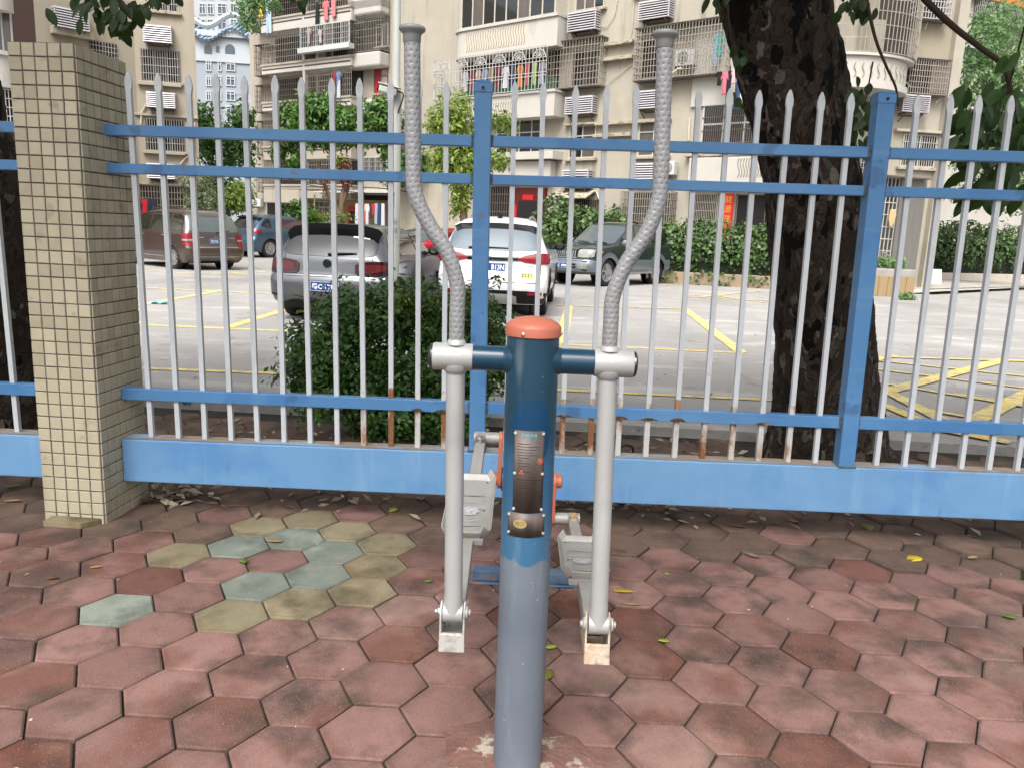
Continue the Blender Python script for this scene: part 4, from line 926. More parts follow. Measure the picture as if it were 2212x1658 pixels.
def vw(root, P, r_, mt, n=-1):
    b = MB(); b.lathe([(r_, 0), (r_, n * .006), (r_ * .84, n * .006), (r_ * .84, 0)], P, 24, 'Y'); b.f = [f for f in b.f if len(f) == 4]
    for pts in ([(-.45, .62), (0, .05), (.45, .62)], [(-.72, .25), (-.36, -.72), (0, .05)], [(0, .05), (.36, -.72), (.72, .25)]):
        for a, c in zip(pts, pts[1:]): b.bar(P + Vector((a[0] * r_, n * .003, a[1] * r_)), P + Vector((c[0] * r_, n * .003, c[1] * r_)), .006, r_ * .16, up=(0, 1, 0))
    b.build('badge_emblem', mt, root)
vw(em, P + Vector((0, -.018, 0)), .056, pmat('badge_grey', '#3b3c3f', rough=.3, metal=.6))
G.plate(-1, 0, .535, .44, .14, (0, '粤C·1TE0'), off=.012)
G.strip('plate_recess', [(-.42, .46, .50), (-.36, .45, .62), (.36, .45, .62), (.42, .46, .50)], G.paint, off=.003)
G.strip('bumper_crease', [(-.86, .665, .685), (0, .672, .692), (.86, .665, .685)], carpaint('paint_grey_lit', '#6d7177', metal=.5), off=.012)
G.strip('diffuser', [(-.72, .20, .26), (-.5, .2, .33), (.5, .2, .33), (.72, .2, .26)], blackp, off=.012)
G.strip('tailgate_seam', [(-.62, .695, .703), (.62, .695, .703)], blackp, off=.004); G.strip('tailgate_seam', [(.655, .70, .97), (.663, .70, .97)], blackp, mirror=True, off=.004); G.strip('bumper_seam', [(.90, .655, .662), (1.5, .66, .667)], blackp, mirror=True, off=.004)
G.strip('reflector', [(.70, .38, .40), (.86, .385, .41)], redd, mirror=True, off=.012)
G.sstrip('side_window', [(-1.62, 1.04, 1.10), (-1.45, 1.0, 1.24), (-1.25, .99, 1.35), (-1.15, .99, 1.37)], glass); G.sstrip('side_window', [(-1.08, .985, 1.375), (-.6, .98, 1.40), (-.12, .975, 1.40)], glass); G.sstrip('side_window', [(-.04, .975, 1.40), (.3, .97, 1.31), (.62, .965, 1.13), (.85, .965, 1.0)], glass)
G.strip('windscreen', [(-.72, 1.0, 1.3), (0, 1.0, 1.38), (.72, 1.0, 1.3)], glass, end=1)
G.mirrors(.62, 1.0, blackp); G.wiper(-1, [(0, .985), (.2, 1.0), (.42, 1.01)])
G.strip('window_sticker', [(.30, 1.235, 1.275), (.55, 1.215, 1.255)], pmat('sticker', '#c9cdd0', rough=.6, var=.4, vs=40), off=.011)
b = MB(); b.tube([G.side(-1.0, .80, 1, .02), G.side(-.85, .81, 1, .035), G.side(-.7, .80, 1, .02)], .013, 8); b.build('door_handle', G.paint, G.bodyo)
# ---- white SUV, rear view
SUVW = dict(wheels=(-1.36, 1.36), rw=.36, spokes=5, bow=.07, archmat=blackp, lip=.06, lv=[
    (.22, -2.05, 2.1, .84, .22), (.36, -2.22, 2.2, .90, .2), (.52, -2.26, 2.24, .925, .18), (.66, -2.25, 2.26, .93, .18), (.80, -2.17, 2.22, .93, .18), (.98, -2.14, 2.05, .925, .18), (1.08, -2.10, 1.5, .90, .2),
    (1.14, -2.05, 1.2, .87, .2), (1.35, -1.88, .75, .78, .22), (1.54, -1.70, .35, .69, .22), (1.60, -1.55, .15, .62, .22), (1.65, -1.25, -.1, .50, .2), (1.675, -.9, -.4, .25, .15)])
Wc = Car('suv_car', 'white crossover SUV parked tail on beside the grey hatchback', SUVW, carpaint('paint_white', '#d4d6d8', metal=.05, rough=.35), (-.22, 15.35, Z0), R(-5))
Wc.strip('rear_window', [(-.78, 1.16, 1.34), (-.70, 1.12, 1.46), (-.5, 1.10, 1.52), (0, 1.09, 1.53), (.5, 1.10, 1.52), (.70, 1.12, 1.46), (.78, 1.16, 1.34)], pmat('car_glass_light', '#525f68', rough=.05, spec=.9, var=.15, vs=.7, coat=1.0), off=.008)
b = MB(); pts_t = [(-.70, 1.46), (-.6, 1.50), (-.3, 1.525), (0, 1.53), (.3, 1.525), (.6, 1.50), (.70, 1.46)]
b.grid([[Wc.surf(p, z, -1, .0) + Vector((0, .22, .045)) for p, z in pts_t], [Wc.surf(p, z + .02, -1, .09) + Vector((0, 0, -.03)) for p, z in pts_t], [Wc.surf(p, z, -1, .085) + Vector((0, 0, -.03)) for p, z in pts_t]]); b.build('roof_spoiler', Wc.paint, Wc.bodyo, smooth=50)
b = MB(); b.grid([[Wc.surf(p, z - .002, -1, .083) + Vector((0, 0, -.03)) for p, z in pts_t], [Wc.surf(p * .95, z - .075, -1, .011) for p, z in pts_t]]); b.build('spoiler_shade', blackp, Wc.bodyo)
Wc.strip('tail_lamp', [(.42, .955, .985), (.55, .92, 1.04), (.72, .905, 1.075), (.90, .90, 1.075), (1.05, .92, 1.06), (1.2, .97, 1.04)], redl, mirror=True, off=.014)
Wc.strip('chrome_bar', [(-.44, .94, 1.01), (0, .93, 1.0), (.44, .94, 1.01)], pmat('chrome_dark', '#4a4d4e', rough=.1, metal=1.0), off=.012)
Wc.plate(-1, 0, .83, .44, .14, (.21, 'B13N'), off=.012)
Wc.strip('tailgate_seam', [(.80, .60, .92), (.81, .60, .92)], blackp, mirror=True, off=.004); Wc.strip('tailgate_seam', [(-.74, .585, .595), (.74, .585, .595)], blackp, off=.004)
Wc.strip('bumper_lower', [(-1.1, .24, .42), (-.6, .24, .46), (.6, .24, .46), (1.1, .24, .42)], blackp, off=.012)
Wc.strip('skid_plate', [(-.42, .25, .36), (-.3, .25, .40), (.3, .25, .40), (.42, .25, .36)], rimm, off=.02)
Wc.strip('reflector', [(.60, .40, .44), (.84, .40, .445)], redl, mirror=True, off=.02)
st = Wc.strip('yellow_sticker', [(.48, .67, .76), (.70, .665, .755)], pmat('sticker_yellow', '#c9c24a', rough=.5, var=.1), off=.006)
for k in range(2):
    for q in range(4 - k): Wc.strip('sticker_print', [(.505 + q * .045, .715 - .03 * k, .735 - .03 * k), (.535 + q * .045, .714 - .03 * k, .734 - .03 * k)], blk, off=.008, nz=1, sub=1, parent=st)
Wc.strip('model_badge', [(.60, .862, .878), (.68, .861, .877)], chr, off=.006)
Wc.sstrip('side_window', [(-1.72, 1.22, 1.28), (-1.5, 1.16, 1.46), (-1.3, 1.15, 1.52), (-1.1, 1.14, 1.54)], glass); Wc.sstrip('side_window', [(-1.02, 1.14, 1.545), (-.5, 1.13, 1.57), (-.05, 1.12, 1.57)], glass); Wc.sstrip('side_window', [(.03, 1.12, 1.57), (.4, 1.11, 1.48), (.75, 1.10, 1.30), (1.0, 1.10, 1.15)], glass)
Wc.strip('windscreen', [(-.8, 1.15, 1.5), (0, 1.15, 1.56), (.8, 1.15, 1.5)], glass, end=1)
Wc.sstrip('sill_cladding', [(-.95, .23, .36), (.95, .23, .36)], blackp, off=.012)
Wc.mirrors(.72, 1.13, blackp); Wc.rails(-1.35, .1, rimm, h=.035); Wc.wiper(-1, [(-.42, 1.125), (-.2, 1.135), (.3, 1.135)])
b = MB(); b.tube([(0, -1.25, 1.655), (0, -1.33, 1.70), (0, -1.38, 1.735)], [.045, .03, .006], 8); b.build('antenna_fin', blackp, Wc.bodyo, smooth=50)
# ---- brown people carrier
MPV = dict(wheels=(-1.32, 1.34), rw=.32, spokes=5, bow=.07, lv=[
    (.20, -2.0, 2.05, .82, .2), (.30, -2.15, 2.12, .87, .18), (.45, -2.2, 2.17, .895, .16), (.62, -2.195, 2.18, .90, .16), (.72, -2.13, 2.15, .898, .16), (.95, -2.10, 1.85, .89, .16), (1.02, -2.09, 1.5, .87, .18), (1.08, -2.07, 1.35, .85, .2),
    (1.30, -1.97, .95, .78, .2), (1.50, -1.83, .55, .71, .2), (1.57, -1.72, .40, .66, .2), (1.62, -1.5, .15, .55, .2), (1.645, -1.1, -.3, .3, .15)])
hd = -52; h_ = Vector((math.sin(R(hd)), math.cos(R(hd)), 0)); rear = Vector((-8.35, 22.2, Z0))
Tn = Car('people_carrier_car', 'brown people carrier with roof rails seen past the tiled pillar', MPV, carpaint('paint_brown', '#4f423c', metal=.5), rear + h_ * 2.2, -R(hd))
Tn.strip('rear_window', [(-.76, 1.10, 1.36), (-.70, 1.06, 1.47), (-.5, 1.045, 1.52), (0, 1.04, 1.53), (.5, 1.045, 1.52), (.70, 1.06, 1.47), (.76, 1.10, 1.36)], pmat('car_glass_green', '#434d4b', rough=.04, spec=.9, var=.3, vs=.8, coat=1.0), off=.008)
Tn.strip('tail_lamp', [(.66, .68, .98), (.74, .66, 1.0), (.86, .66, 1.0), (1.0, .68, .98)], redl, mirror=True, off=.014); Tn.strip('lamp_band', [(.66, .80, .85), (.86, .80, .85), (1.0, .80, .85)], clearl, mirror=True, off=.018)
Tn.plate(-1, 0, .80, .44, .14, (-.16, '粤C·TV5'), off=.012)
vw(Tn.root, Tn.surf(0, .965, -1, .006), .07, chr)
Tn.strip('bumper_chrome', [(-.9, .615, .64), (0, .625, .645), (.9, .615, .64)], chr, off=.012); Tn.strip('bumper_lower', [(-.8, .2, .27), (.8, .2, .27)], blackp, off=.01); Tn.strip('bumper_line', [(-.7, .37, .385), (.7, .37, .385)], chr, off=.01)
Tn.strip('model_badge', [(-.62, .885, .91), (-.38, .89, .915)], chr, off=.006); Tn.strip('model_badge', [(.38, .885, .905), (.58, .882, .902)], chr, off=.006)
pale = pmat('car_glass_mpv', '#23271f', rough=.04, spec=.9, var=.4, vs=1.2, coat=1.0)
Tn.sstrip('side_window', [(-1.80, 1.10, 1.30), (-1.70, 1.08, 1.47), (-1.25, 1.07, 1.53), (-1.2, 1.07, 1.53)], pale); Tn.sstrip('side_window', [(-1.08, 1.07, 1.54), (-.6, 1.065, 1.56), (-.12, 1.06, 1.56)], pale); Tn.sstrip('side_window', [(-.02, 1.06, 1.56), (.5, 1.05, 1.5), (.85, 1.05, 1.32), (1.1, 1.05, 1.16)], pale)
Tn.strip('windscreen', [(-.75, 1.1, 1.45), (0, 1.1, 1.55), (.75, 1.1, 1.45)], glass, end=1)
Tn.sstrip('sill_chrome', [(-.9, .33, .36), (.9, .33, .36)], chr, off=.01); Tn.sstrip('door_seam', [(-1.14, .36, 1.06), (-1.13, .36, 1.06)], blackp, off=.003); Tn.sstrip('door_seam', [(-.07, .36, 1.06), (-.06, .36, 1.06)], blackp, off=.003)
Tn.rails(-1.6, .3, chr, h=.06); Tn.mirrors(.85, 1.08, Tn.paint); Tn.wiper(-1, [(0, 1.03), (.2, 1.06), (.42, 1.08)])
for sg in (-1, 1):
    for y in (-1.0, .1):
        b = MB(); b.tube([Tn.side(y, .92, sg, .015), Tn.side(y + .09, .925, sg, .035), Tn.side(y + .18, .92, sg, .015)], .014, 8); b.build('door_handle', chr, Tn.bodyo)
# ---- blue SUV behind it
hd = 34; h_ = Vector((math.sin(R(hd)), math.cos(R(hd)), 0)); rear = at(500, 520, 31.0); rear.z = Z0
Bc = Car('suv_car', 'slate blue SUV parked beyond the brown people carrier', dict(SUVW, archmat=None, lip=.04), carpaint('paint_slate_blue', '#3c5568', metal=.5), rear + h_ * 2.25 + Vector((.2, 0, 0)), -R(hd))
Bc.strip('rear_window', [(-.74, 1.16, 1.42), (0, 1.10, 1.52), (.74, 1.16, 1.42)], glass, off=.008); Bc.strip('tail_lamp', [(.35, .97, 1.0), (.6, .93, 1.05), (.95, .92, 1.07), (1.15, .96, 1.05)], redl, mirror=True, off=.014)
b = MB(); b.grid([[Bc.surf(p, z, -1, .0) + Vector((0, .22, .045)) for p, z in pts_t], [Bc.surf(p, z + .02, -1, .10) + Vector((0, 0, -.03)) for p, z in pts_t], [Bc.surf(p, z - .03, -1, .09) + Vector((0, 0, -.03)) for p, z in pts_t]]); b.build('roof_spoiler', blackp, Bc.bodyo, smooth=50)
redin = pmat('car_glass_red_seats', '#3a2023', rough=.05, spec=.8, var=.6, vs=2, coat=1.0)
Bc.sstrip('side_window', [(-1.72, 1.22, 1.28), (-1.5, 1.16, 1.46), (-1.25, 1.15, 1.52)], glass); Bc.sstrip('side_window', [(-1.0, 1.14, 1.545), (-.5, 1.13, 1.57), (-.05, 1.12, 1.57)], redin); Bc.sstrip('side_window', [(.03, 1.12, 1.57), (.4, 1.11, 1.48), (.75, 1.10, 1.30), (1.0, 1.10, 1.15)], redin)
Bc.sstrip('sill_chrome', [(-.9, .40, .425), (.9, .40, .425)], chr, off=.012); Bc.sstrip('sill_cladding', [(-.95, .23, .37), (.95, .23, .37)], blackp, off=.01); Bc.mirrors(.72, 1.13, blackp); Bc.strip('windscreen', [(-.8, 1.15, 1.5), (0, 1.15, 1.56), (.8, 1.15, 1.5)], glass, end=1)
Bc.sstrip('door_seam', [(-1.0, .42, 1.13), (-.99, .42, 1.13)], blackp, off=.003); Bc.sstrip('door_seam', [(0, .42, 1.13), (.01, .42, 1.13)], blackp, off=.003)
# ---- dark green off-roader, front three-quarter view
greyclad = carpaint('paint_cladding_grey', '#6f7880', metal=.4)
PRADO = dict(wheels=(-1.35, 1.32), rw=.385, spokes=6, bow=.10, archmat=greyclad, lip=.13, lv=[
    (.34, -2.2, 2.2, .82, .25), (.46, -2.3, 2.33, .88, .25), (.60, -2.34, 2.36, .90, .22), (.70, -2.34, 2.34, .90, .22), (.74, -2.28, 2.27, .885, .2), (.95, -2.26, 2.24, .875, .2), (1.02, -2.25, 2.15, .865, .2), (1.10, -2.24, 1.45, .855, .2), (1.14, -2.23, 1.1, .845, .2), (1.18, -2.22, .98, .83, .18),
    (1.45, -2.13, .60, .76, .18), (1.70, -2.03, .28, .69, .18), (1.76, -1.95, .15, .64, .18), (1.80, -1.7, 0, .5, .18), (1.82, -1.3, -.3, .25, .12)])
ph = 40; h_ = -Vector((math.sin(R(ph)), math.cos(R(ph)), 0)); lf = Vector((-h_.y, h_.x, 0)); fw = gp(1308, 619, Z0)
ctr = fw - h_ * 1.32 - lf * .80; ctr.z = Z0
Pr = Car('off_road_car', 'dark green off-roader with grey cladding facing the camera before the hedge', PRADO, carpaint('paint_dark_green', '#26332f', metal=.4), ctr, math.atan2(-h_.x, h_.y))
Pr.strip('windscreen', [(-.72, 1.20, 1.55), (-.62, 1.18, 1.68), (0, 1.17, 1.70), (.62, 1.18, 1.68), (.72, 1.20, 1.55)], pmat('car_glass_sky2', '#414b4e', rough=.05, spec=.9, var=.2, vs=.8, coat=1.0), end=1, off=.01)
gr = Pr.strip('grille', [(-.40, .80, 1.0), (0, .79, 1.01), (.40, .80, 1.0)], blackp, end=1, off=.012)
for k in range(11):
    x = -.36 + .072 * k; Pr.strip('grille_bar', [(x - .014, .80, 1.0), (x + .014, .80, 1.0)], chr, end=1, off=.03, parent=gr, sub=1)
Pr.strip('grille_frame', [(-.42, 1.0, 1.03), (0, 1.01, 1.04), (.42, 1.0, 1.03)], chr, end=1, off=.025); Pr.strip('grille_frame', [(-.42, .775, .795), (0, .77, .79), (.42, .775, .795)], chr, end=1, off=.025)
Pr.strip('head_lamp', [(.45, .80, 1.0), (.60, .79, 1.01), (.78, .80, 1.01), (.92, .83, 1.0)], clearl, end=1, off=.02, mirror=True)
Pr.strip('bumper', [(-1.15, .42, .71), (-.8, .42, .72), (0, .42, .73), (.8, .42, .72), (1.15, .42, .71)], greyclad, end=1, off=.02)
Pr.strip('bumper_slot', [(-.45, .50, .62), (.45, .50, .62)], blackp, end=1, off=.026); Pr.strip('bumper_bar', [(-.45, .552, .572), (.45, .552, .572)], greyclad, end=1, off=.035)
Pr.strip('fog_lamp', [(.52, .50, .62), (.78, .50, .62)], clearl, end=1, off=.03, mirror=True); Pr.strip('indicator', [(1.05, .90, .96), (1.3, .92, .98)], amberl, end=1, off=.02, mirror=True)
Pr.plate(1, 0, .575, .44, .14, (0, '粤C  0928'), off=.05)
Pr.sstrip('body_cladding', [(-1.05, .40, .74), (.85, .40, .74)], greyclad, off=.02); Pr.sstrip('body_cladding', [(-2.05, .42, .74), (-1.72, .42, .74)], greyclad, off=.02)
Pr.sstrip('side_window', [(-1.95, 1.24, 1.60), (-1.85, 1.21, 1.67), (-1.2, 1.2, 1.69), (-1.05, 1.2, 1.69)], glass); Pr.sstrip('side_window', [(-.98, 1.2, 1.69), (-.55, 1.195, 1.70), (-.12, 1.19, 1.70)], glass_pale); Pr.sstrip('side_window', [(-.04, 1.19, 1.70), (.2, 1.19, 1.68), (.5, 1.185, 1.45), (.78, 1.185, 1.25)], glass_pale)
for sg in (-1, 1):
    b = MB(); b.box((sg * .90, -.05, .37), (.17, 1.75, .05)); b.build('side_step', rimm, Pr.root, bevel=.015)
Pr.rails(-1.7, -.9, blackp, h=.045); Pr.rails(-.6, .1, blackp, h=.045); Pr.mirrors(.62, 1.2, rimm); Pr.wiper(1, [(.1, 1.18), (.3, 1.20), (.55, 1.21)]); Pr.wiper(1, [(-.5, 1.18), (-.3, 1.2), (-.05, 1.205)])
Pr.strip('rear_window', [(-.7, 1.25, 1.6), (0, 1.22, 1.66), (.7, 1.25, 1.6)], glass); b = MB(); b.lathe([(.34, 0), (.34, -.16), (.2, -.2)], Pr.surf(0, .95, -1, .01), 24, 'Y'); b.build('spare_wheel', rubber, Pr.bodyo, smooth=40)
b = MB(); b.lathe([(.05, 0), (.05, .02)], Pr.surf(0, .90, 1, .03), 16, 'Y'); b.build('badge', chr, gr, smooth=30)
# ---- red car glimpsed between
ph = 35; h_ = -Vector((math.sin(R(ph)), math.cos(R(ph)), 0)); c_ = at(925, 560, 25.2); c_.z = Z0
Rc = Car('hatchback_car', 'bright red car half hidden between the grey hatchback and the white SUV', GOLF, carpaint('paint_red', '#a3182c', metal=.2), c_, math.atan2(-h_.x, h_.y))
Rc.strip('windscreen', [(-.72, 1.0, 1.28), (-.5, .99, 1.36), (0, .985, 1.38), (.5, .99, 1.36), (.72, 1.0, 1.28)], glass_pale, end=1, off=.01); Rc.strip('head_lamp', [(.5, .62, .74), (.7, .62, .77), (1.0, .66, .78)], clearl, end=1, mirror=True, off=.012); Rc.strip('grille', [(-.4, .4, .55), (.4, .4, .55)], blackp, end=1, off=.012)
Rc.sstrip('side_window', [(-1.5, 1.02, 1.2), (-1.25, .99, 1.35), (-.1, .975, 1.40)], glass); Rc.sstrip('side_window', [(-.02, .975, 1.40), (.3, .97, 1.31), (.62, .965, 1.13), (.85, .965, 1.0)], glass); Rc.strip('rear_window', [(-.66, .985, 1.26), (0, .96, 1.35), (.66, .985, 1.26)], glass)
Rc.mirrors(.62, 1.0, Rc.paint)

# ================================================================== BUILDINGS
cream = pmat('render_cream', '#a29b8d', rough=.92, var=.07, vs=.6, bump=.15, bs=14, layers=[dict(c='#877e6d', s=.5, a=.52, b=.8, k=.6, st=(1, 1, .35)), dict(c='#6a6154', s=1.8, a=.56, b=.76, k=.7, st=(1.8, 1.8, .14), o=9), dict(c='#b3ab9d', s=.9, a=.5, b=.75, k=.5, o=17)])
cream2 = pmat('render_cream_weathered', '#9d9588', rough=.92, var=.08, vs=.5, bump=.15, bs=14, layers=[dict(c='#72695b', s=.8, a=.5, b=.72, k=.75, st=(1.6, 1.6, .16)), dict(c='#aca497', s=.8, a=.5, b=.75, k=.5, o=17)])
cream1 = pmat('render_buff', '#a09787', rough=.92, var=.06, vs=.5, bump=.12, bs=14, layers=[dict(c='#857a67', s=.7, a=.5, b=.76, k=.75, st=(1.6, 1.6, .16))])
offw = pmat('painted_white', '#b3afa7', rough=.85, var=.05, vs=1, layers=[dict(c='#918a7c', s=1.8, a=.6, b=.8, k=.6, st=(1, 1, .4)), dict(c='#5f5a50', s=6, a=.66, b=.76, k=.6, o=3)])
ledge_m = pmat('ledge_mossy', '#a39a88', rough=.95, var=.12, vs=4, layers=[dict(c='#5d574b', s=5, a=.5, b=.62, k=.85, st=(1, 1, 2))])
bars_m = pmat('steel_bars', '#9c958a', rough=.5, metal=.4, var=.15, vs=3, layers=[dict(c='#6b5442', s=8, a=.6, b=.72, k=.6)])
bars_d = pmat('dark_bars', '#6a6058', rough=.6, metal=.3, var=.2, vs=3)
bars_w = pmat('white_bars', '#adaba6', rough=.5, var=.1, vs=3)
pane = pmat('window_glass', '#161b1e', rough=.06, spec=.8, var=.5, vs=.8, coat=.6)
pane_c = pmat('window_curtain', '#57504b', rough=.25, var=.3, vs=3, stretch=(8, 8, .6), coat=.5)
dark = pmat('dark_room', '#12100f', rough=.9, var=.5, vs=1.2)
room = pmat('dim_room', '#352f2a', rough=.9, var=.5, vs=1.5)
frm = pmat('window_frame', '#b3ada0', rough=.5, var=.06); frm_w = pmat('window_frame_white', '#babbb8', rough=.5, var=.05)
acm = pmat('louvre_paint', '#b5b1b4', rough=.45, var=.06, vs=3, metal=.2); acin = pmat('louvre_inside', '#2f2b30', rough=.9, var=.3)
class Fac:
    def __init__(s, p, ang):
        s.p = Vector((p[0], p[1], 0)); a = R(ang); s.t = Vector((math.cos(a), -math.sin(a), 0)); s.n = Vector((-math.sin(a), -math.cos(a), 0))
    def W(s, u, z, o=0): return s.p + s.t * u + s.n * o + Vector((0, 0, z))
    def px(s, x, y, o=0):
        d = ray(x, y); q = s.p + s.n * o; t = (q - O).dot(s.n) / d.dot(s.n); P = O + d * t; return (P - s.p).dot(s.t), P.z
    def rect(s, x0, y0, x1, y1, o=0):
        xm, ym = (x0 + x1) / 2, (y0 + y1) / 2; return s.px(x0, ym, o)[0], s.px(x1, ym, o)[0], s.px(xm, y1, o)[1], s.px(xm, y0, o)[1]
    def box(s, mb, u0, u1, z0, z1, o0, o1):
        mb.hexa([s.W(u0, z0, o0), s.W(u1, z0, o0), s.W(u1, z0, o1), s.W(u0, z0, o1), s.W(u0, z1, o0), s.W(u1, z1, o0), s.W(u1, z1, o1), s.W(u0, z1, o1)])
    # --- parts
    def wall(s, root, u0, u1, z0, z1, mat, o0=-.8, o1=0, name='wall', cut=0):
        b = MB(); b.hexa([s.W(u0, z0, o0), s.W(u1 - cut, z0, o0), s.W(u1, z0, o1), s.W(u0, z0, o1), s.W(u0, z1, o0), s.W(u1 - cut, z1, o0), s.W(u1, z1, o1), s.W(u0, z1, o1)]); return b.build(name, mat, root)
    def ledge(s, root, r, mat=None, d=.22, name='ledge'):
        b = MB(); s.box(b, r[0], r[1], r[2], r[3], 0, d); return b.build(name, mat or ledge_m, root, bevel=.015)
    def window(s, root, r, nx=2, trans=.0, gm=None, fm=None, fw=.05, d=.05, bars=0, sill=True, bm=None, o=0):
        u0, u1, z0, z1 = r; fm = fm or frm; b = MB(); E = .03
        for a, c, e, f in ((u0, u1, z1 - fw, z1), (u0, u1, z0, z0 + fw), (u0, u0 + fw, z0 + fw, z1 - fw), (u1 - fw, u1, z0 + fw, z1 - fw)): s.box(b, a, c, e, f, o - .02, o + d)
        for k in range(1, nx): q = u0 + (u1 - u0) * k / nx; s.box(b, q - fw * .4, q + fw * .4, z0 + fw, z1 - fw, o - .02, o + d * .9)
        if trans: q = z1 - (z1 - z0) * trans; s.box(b, u0 + fw, u1 - fw, q - fw * .4, q + fw * .4, o - .02, o + d * .93)
        fo = b.build('window', fm, root)
        for k in range(nx):
            b = MB(); q0 = u0 + (u1 - u0) * k / nx; q1 = u0 + (u1 - u0) * (k + 1) / nx; s.box(b, q0 + .02, q1 - .02, z0 + .02, z1 - .02, o - .03, o + .012 + .002 * k)
            b.build('pane', (gm if not isinstance(gm, (list, tuple)) else gm[k % len(gm)]) or pane, fo)
        if bars:
            b = MB(); bw = .009
            for k in range(1, bars): q = u0 + (u1 - u0) * k / bars; s.box(b, q - bw, q + bw, z0, z1, o + d + .01, o + d + .03)
            for k in range(1, 4): q = z0 + (z1 - z0) * k / 4; s.box(b, u0, u1, q - bw, q + bw, o + d + .005, o + d + .034)
            b.build('bars', bm or bars_w, fo, kind='stuff')
        if sill:
            b = MB(); s.box(b, u0 - .12, u1 + .12, z0 - .10, z0 - .004, o, o + .16); b.build('sill', ledge_m, fo, bevel=.01)
        return fo
    def cage(s, root, r, d=.45, nv=18, nh=6, bm=None, back=None, fan=0, curve=0, name='balcony_cage', side=True, top=True):
        u0, u1, z0, z1 = r; b = MB(); bw = .011; bm = bm or bars_m
        def V(u, z, o): return s.W(u, z, o)
        def vb(u, o, za, zb, w_=bw): s.box(b, u - w_, u + w_, za, zb, o - w_, o + w_)
        for k in range(nv + 1): vb(u0 + (u1 - u0) * k / nv, d, z0, z1)
        for k in range(nh + 1): q = z0 + (z1 - z0) * k / nh; s.box(b, u0, u1, q - bw, q + bw, d - .004, d + .016)
        if side:
            ns = max(2, int(d / .12))
            for u in (u0, u1):
                for k in range(ns): vb(u, d * k / ns, z0, z1)
                for k in range(nh + 1): q = z0 + (z1 - z0) * k / nh; s.box(b, u - bw, u + bw, q - bw, q + bw, 0, d)
            for k in range(nv + 1): u = u0 + (u1 - u0) * k / nv; s.box(b, u - bw, u + bw, z0 - bw, z0 + bw, 0, d)
        c = b.build(name, bm, root)
        if back:
            b = MB(); s.box(b, u0 + .03, u1 - .03, z0 + .03, z1 - .03, -.02, .012); b.build('opening', back, c)
        if top:
            b = MB(); s.box(b, u0 - .04, u1 + .04, z1 + .012, z1 + .03, -.02, d + .05); b.build('rain_cover', pmat('rain_cover', '#5f584e', rough=.8, var=.3, vs=3), c)
        b = MB(); s.box(b, u0, u1, z0 - .05, z0 - .03, .01, d - .02); b.build('cage_floor', bars_d, c)
        return c
    def ac(s, root, r, d=.42, n=8):
        u0, u1, z0, z1 = r; b = MB(); w_ = .022
        for u in (u0, u1):
            s.box(b, u - w_, u + w_, z0, z1, .02, .06); s.box(b, u - w_, u + w_, z0, z1, d - .03, d)
            s.box(b, u - w_ * .9, u + w_ * .9, z0 + .001, z0 + .03, .06, d - .03); s.box(b, u - w_ * .9, u + w_ * .9, z1 - .03, z1 - .001, .06, d - .03)
        s.box(b, u0 + w_, u1 - w_, z1 - .03, z1 + .002, d - .028, d - .002); s.box(b, u0 + w_, u1 - w_, z0 - .002, z0 + .03, d - .028, d - .002)
        c = b.build('air_conditioner_cover', acm, root)
        b = MB(); s.box(b, u0 + .04, u1 - .04, z0 + .04, z1 - .04, .02, d - .1); b.build('cover_inside', acin, c)
        h = (z1 - z0) / n
        for k in range(n):
            b = MB(); q = z0 + h * (k + .5)
            b.hexa([s.W(u0, q - h * .3, d + .012), s.W(u1, q - h * .3, d + .012), s.W(u1, q - h * .28, d + .02), s.W(u0, q - h * .28, d + .02), s.W(u0, q + h * .17, d - .012), s.W(u1, q + h * .17, d - .012), s.W(u1, q + h * .20, d - .004), s.W(u0, q + h * .20, d - .004)])
            for u, sg in ((u0, -1), (u1, 1)): s.box(b, u + sg * .023, u + sg * .029, q - h * .3, q + h * .2, .05, d - .04)
            b.build('slat', acm, c)
        b = MB(); s.box(b, u0 + .13, u1 - .13, z0 - .09, z0 - .052, .0, .03)
        for u in (u0 + .15, u1 - .15): s.box(b, u - .015, u + .015, z0 - .05, z0 - .004, 0, d - .02); b.bar(s.W(u, z0 - .26, .01), s.W(u, z0 - .05, d - .06), .025, .025)
        b.build('bracket', bars_d, c)
        return c
def curved_band(F, root, u0, u1, z0, z1, d, mat, name, rc=.6, th=.12, ends=(True, False)):
    """parapet or slab edge that bows out from the wall and rounds back into it at the ends"""
    n = 10; pts = []
    if ends[0]:
        for k in range(n + 1): t = math.pi / 2 * k / n; pts.append((u0 + rc - rc * math.cos(t), d - rc + rc * math.sin(t) if d > rc else d * math.sin(t)))
    else: pts += [(u0, 0), (u0, d)]
    if ends[1]:
        for k in range(n, -1, -1): t = math.pi / 2 * k / n; pts.append((u1 - rc + rc * math.cos(t), d - rc + rc * math.sin(t) if d > rc else d * math.sin(t)))
    else: pts += [(u1, d), (u1, 0)]
    b = MB(); rows = [[F.W(u, z, o) for u, o in pts] for z in (z0, z1)]; b.grid(rows)
    b.f.append(tuple(range(len(pts)))); b.f.append(tuple(range(len(pts), 2 * len(pts)))[::-1]); b.f.append((0, len(pts) - 1, 2 * len(pts) - 1, len(pts)))
    return b.build(name, mat, root, smooth=50), pts
def wavy(F, parent, pts_fn, s0, s1, z0, z1, n, mat):
    b = MB()
    for k in range(n):
        q = s0 + (s1 - s0) * (k + .5) / n; path = []
        for j in range(11):
            t = j / 10; path.append(pts_fn(q + .045 * math.sin(t * 2 * math.pi), z0 + (z1 - z0) * t))
        b.tube(path, .014, 5)
    return b.build('relief_ribs', mat, parent, kind='stuff')
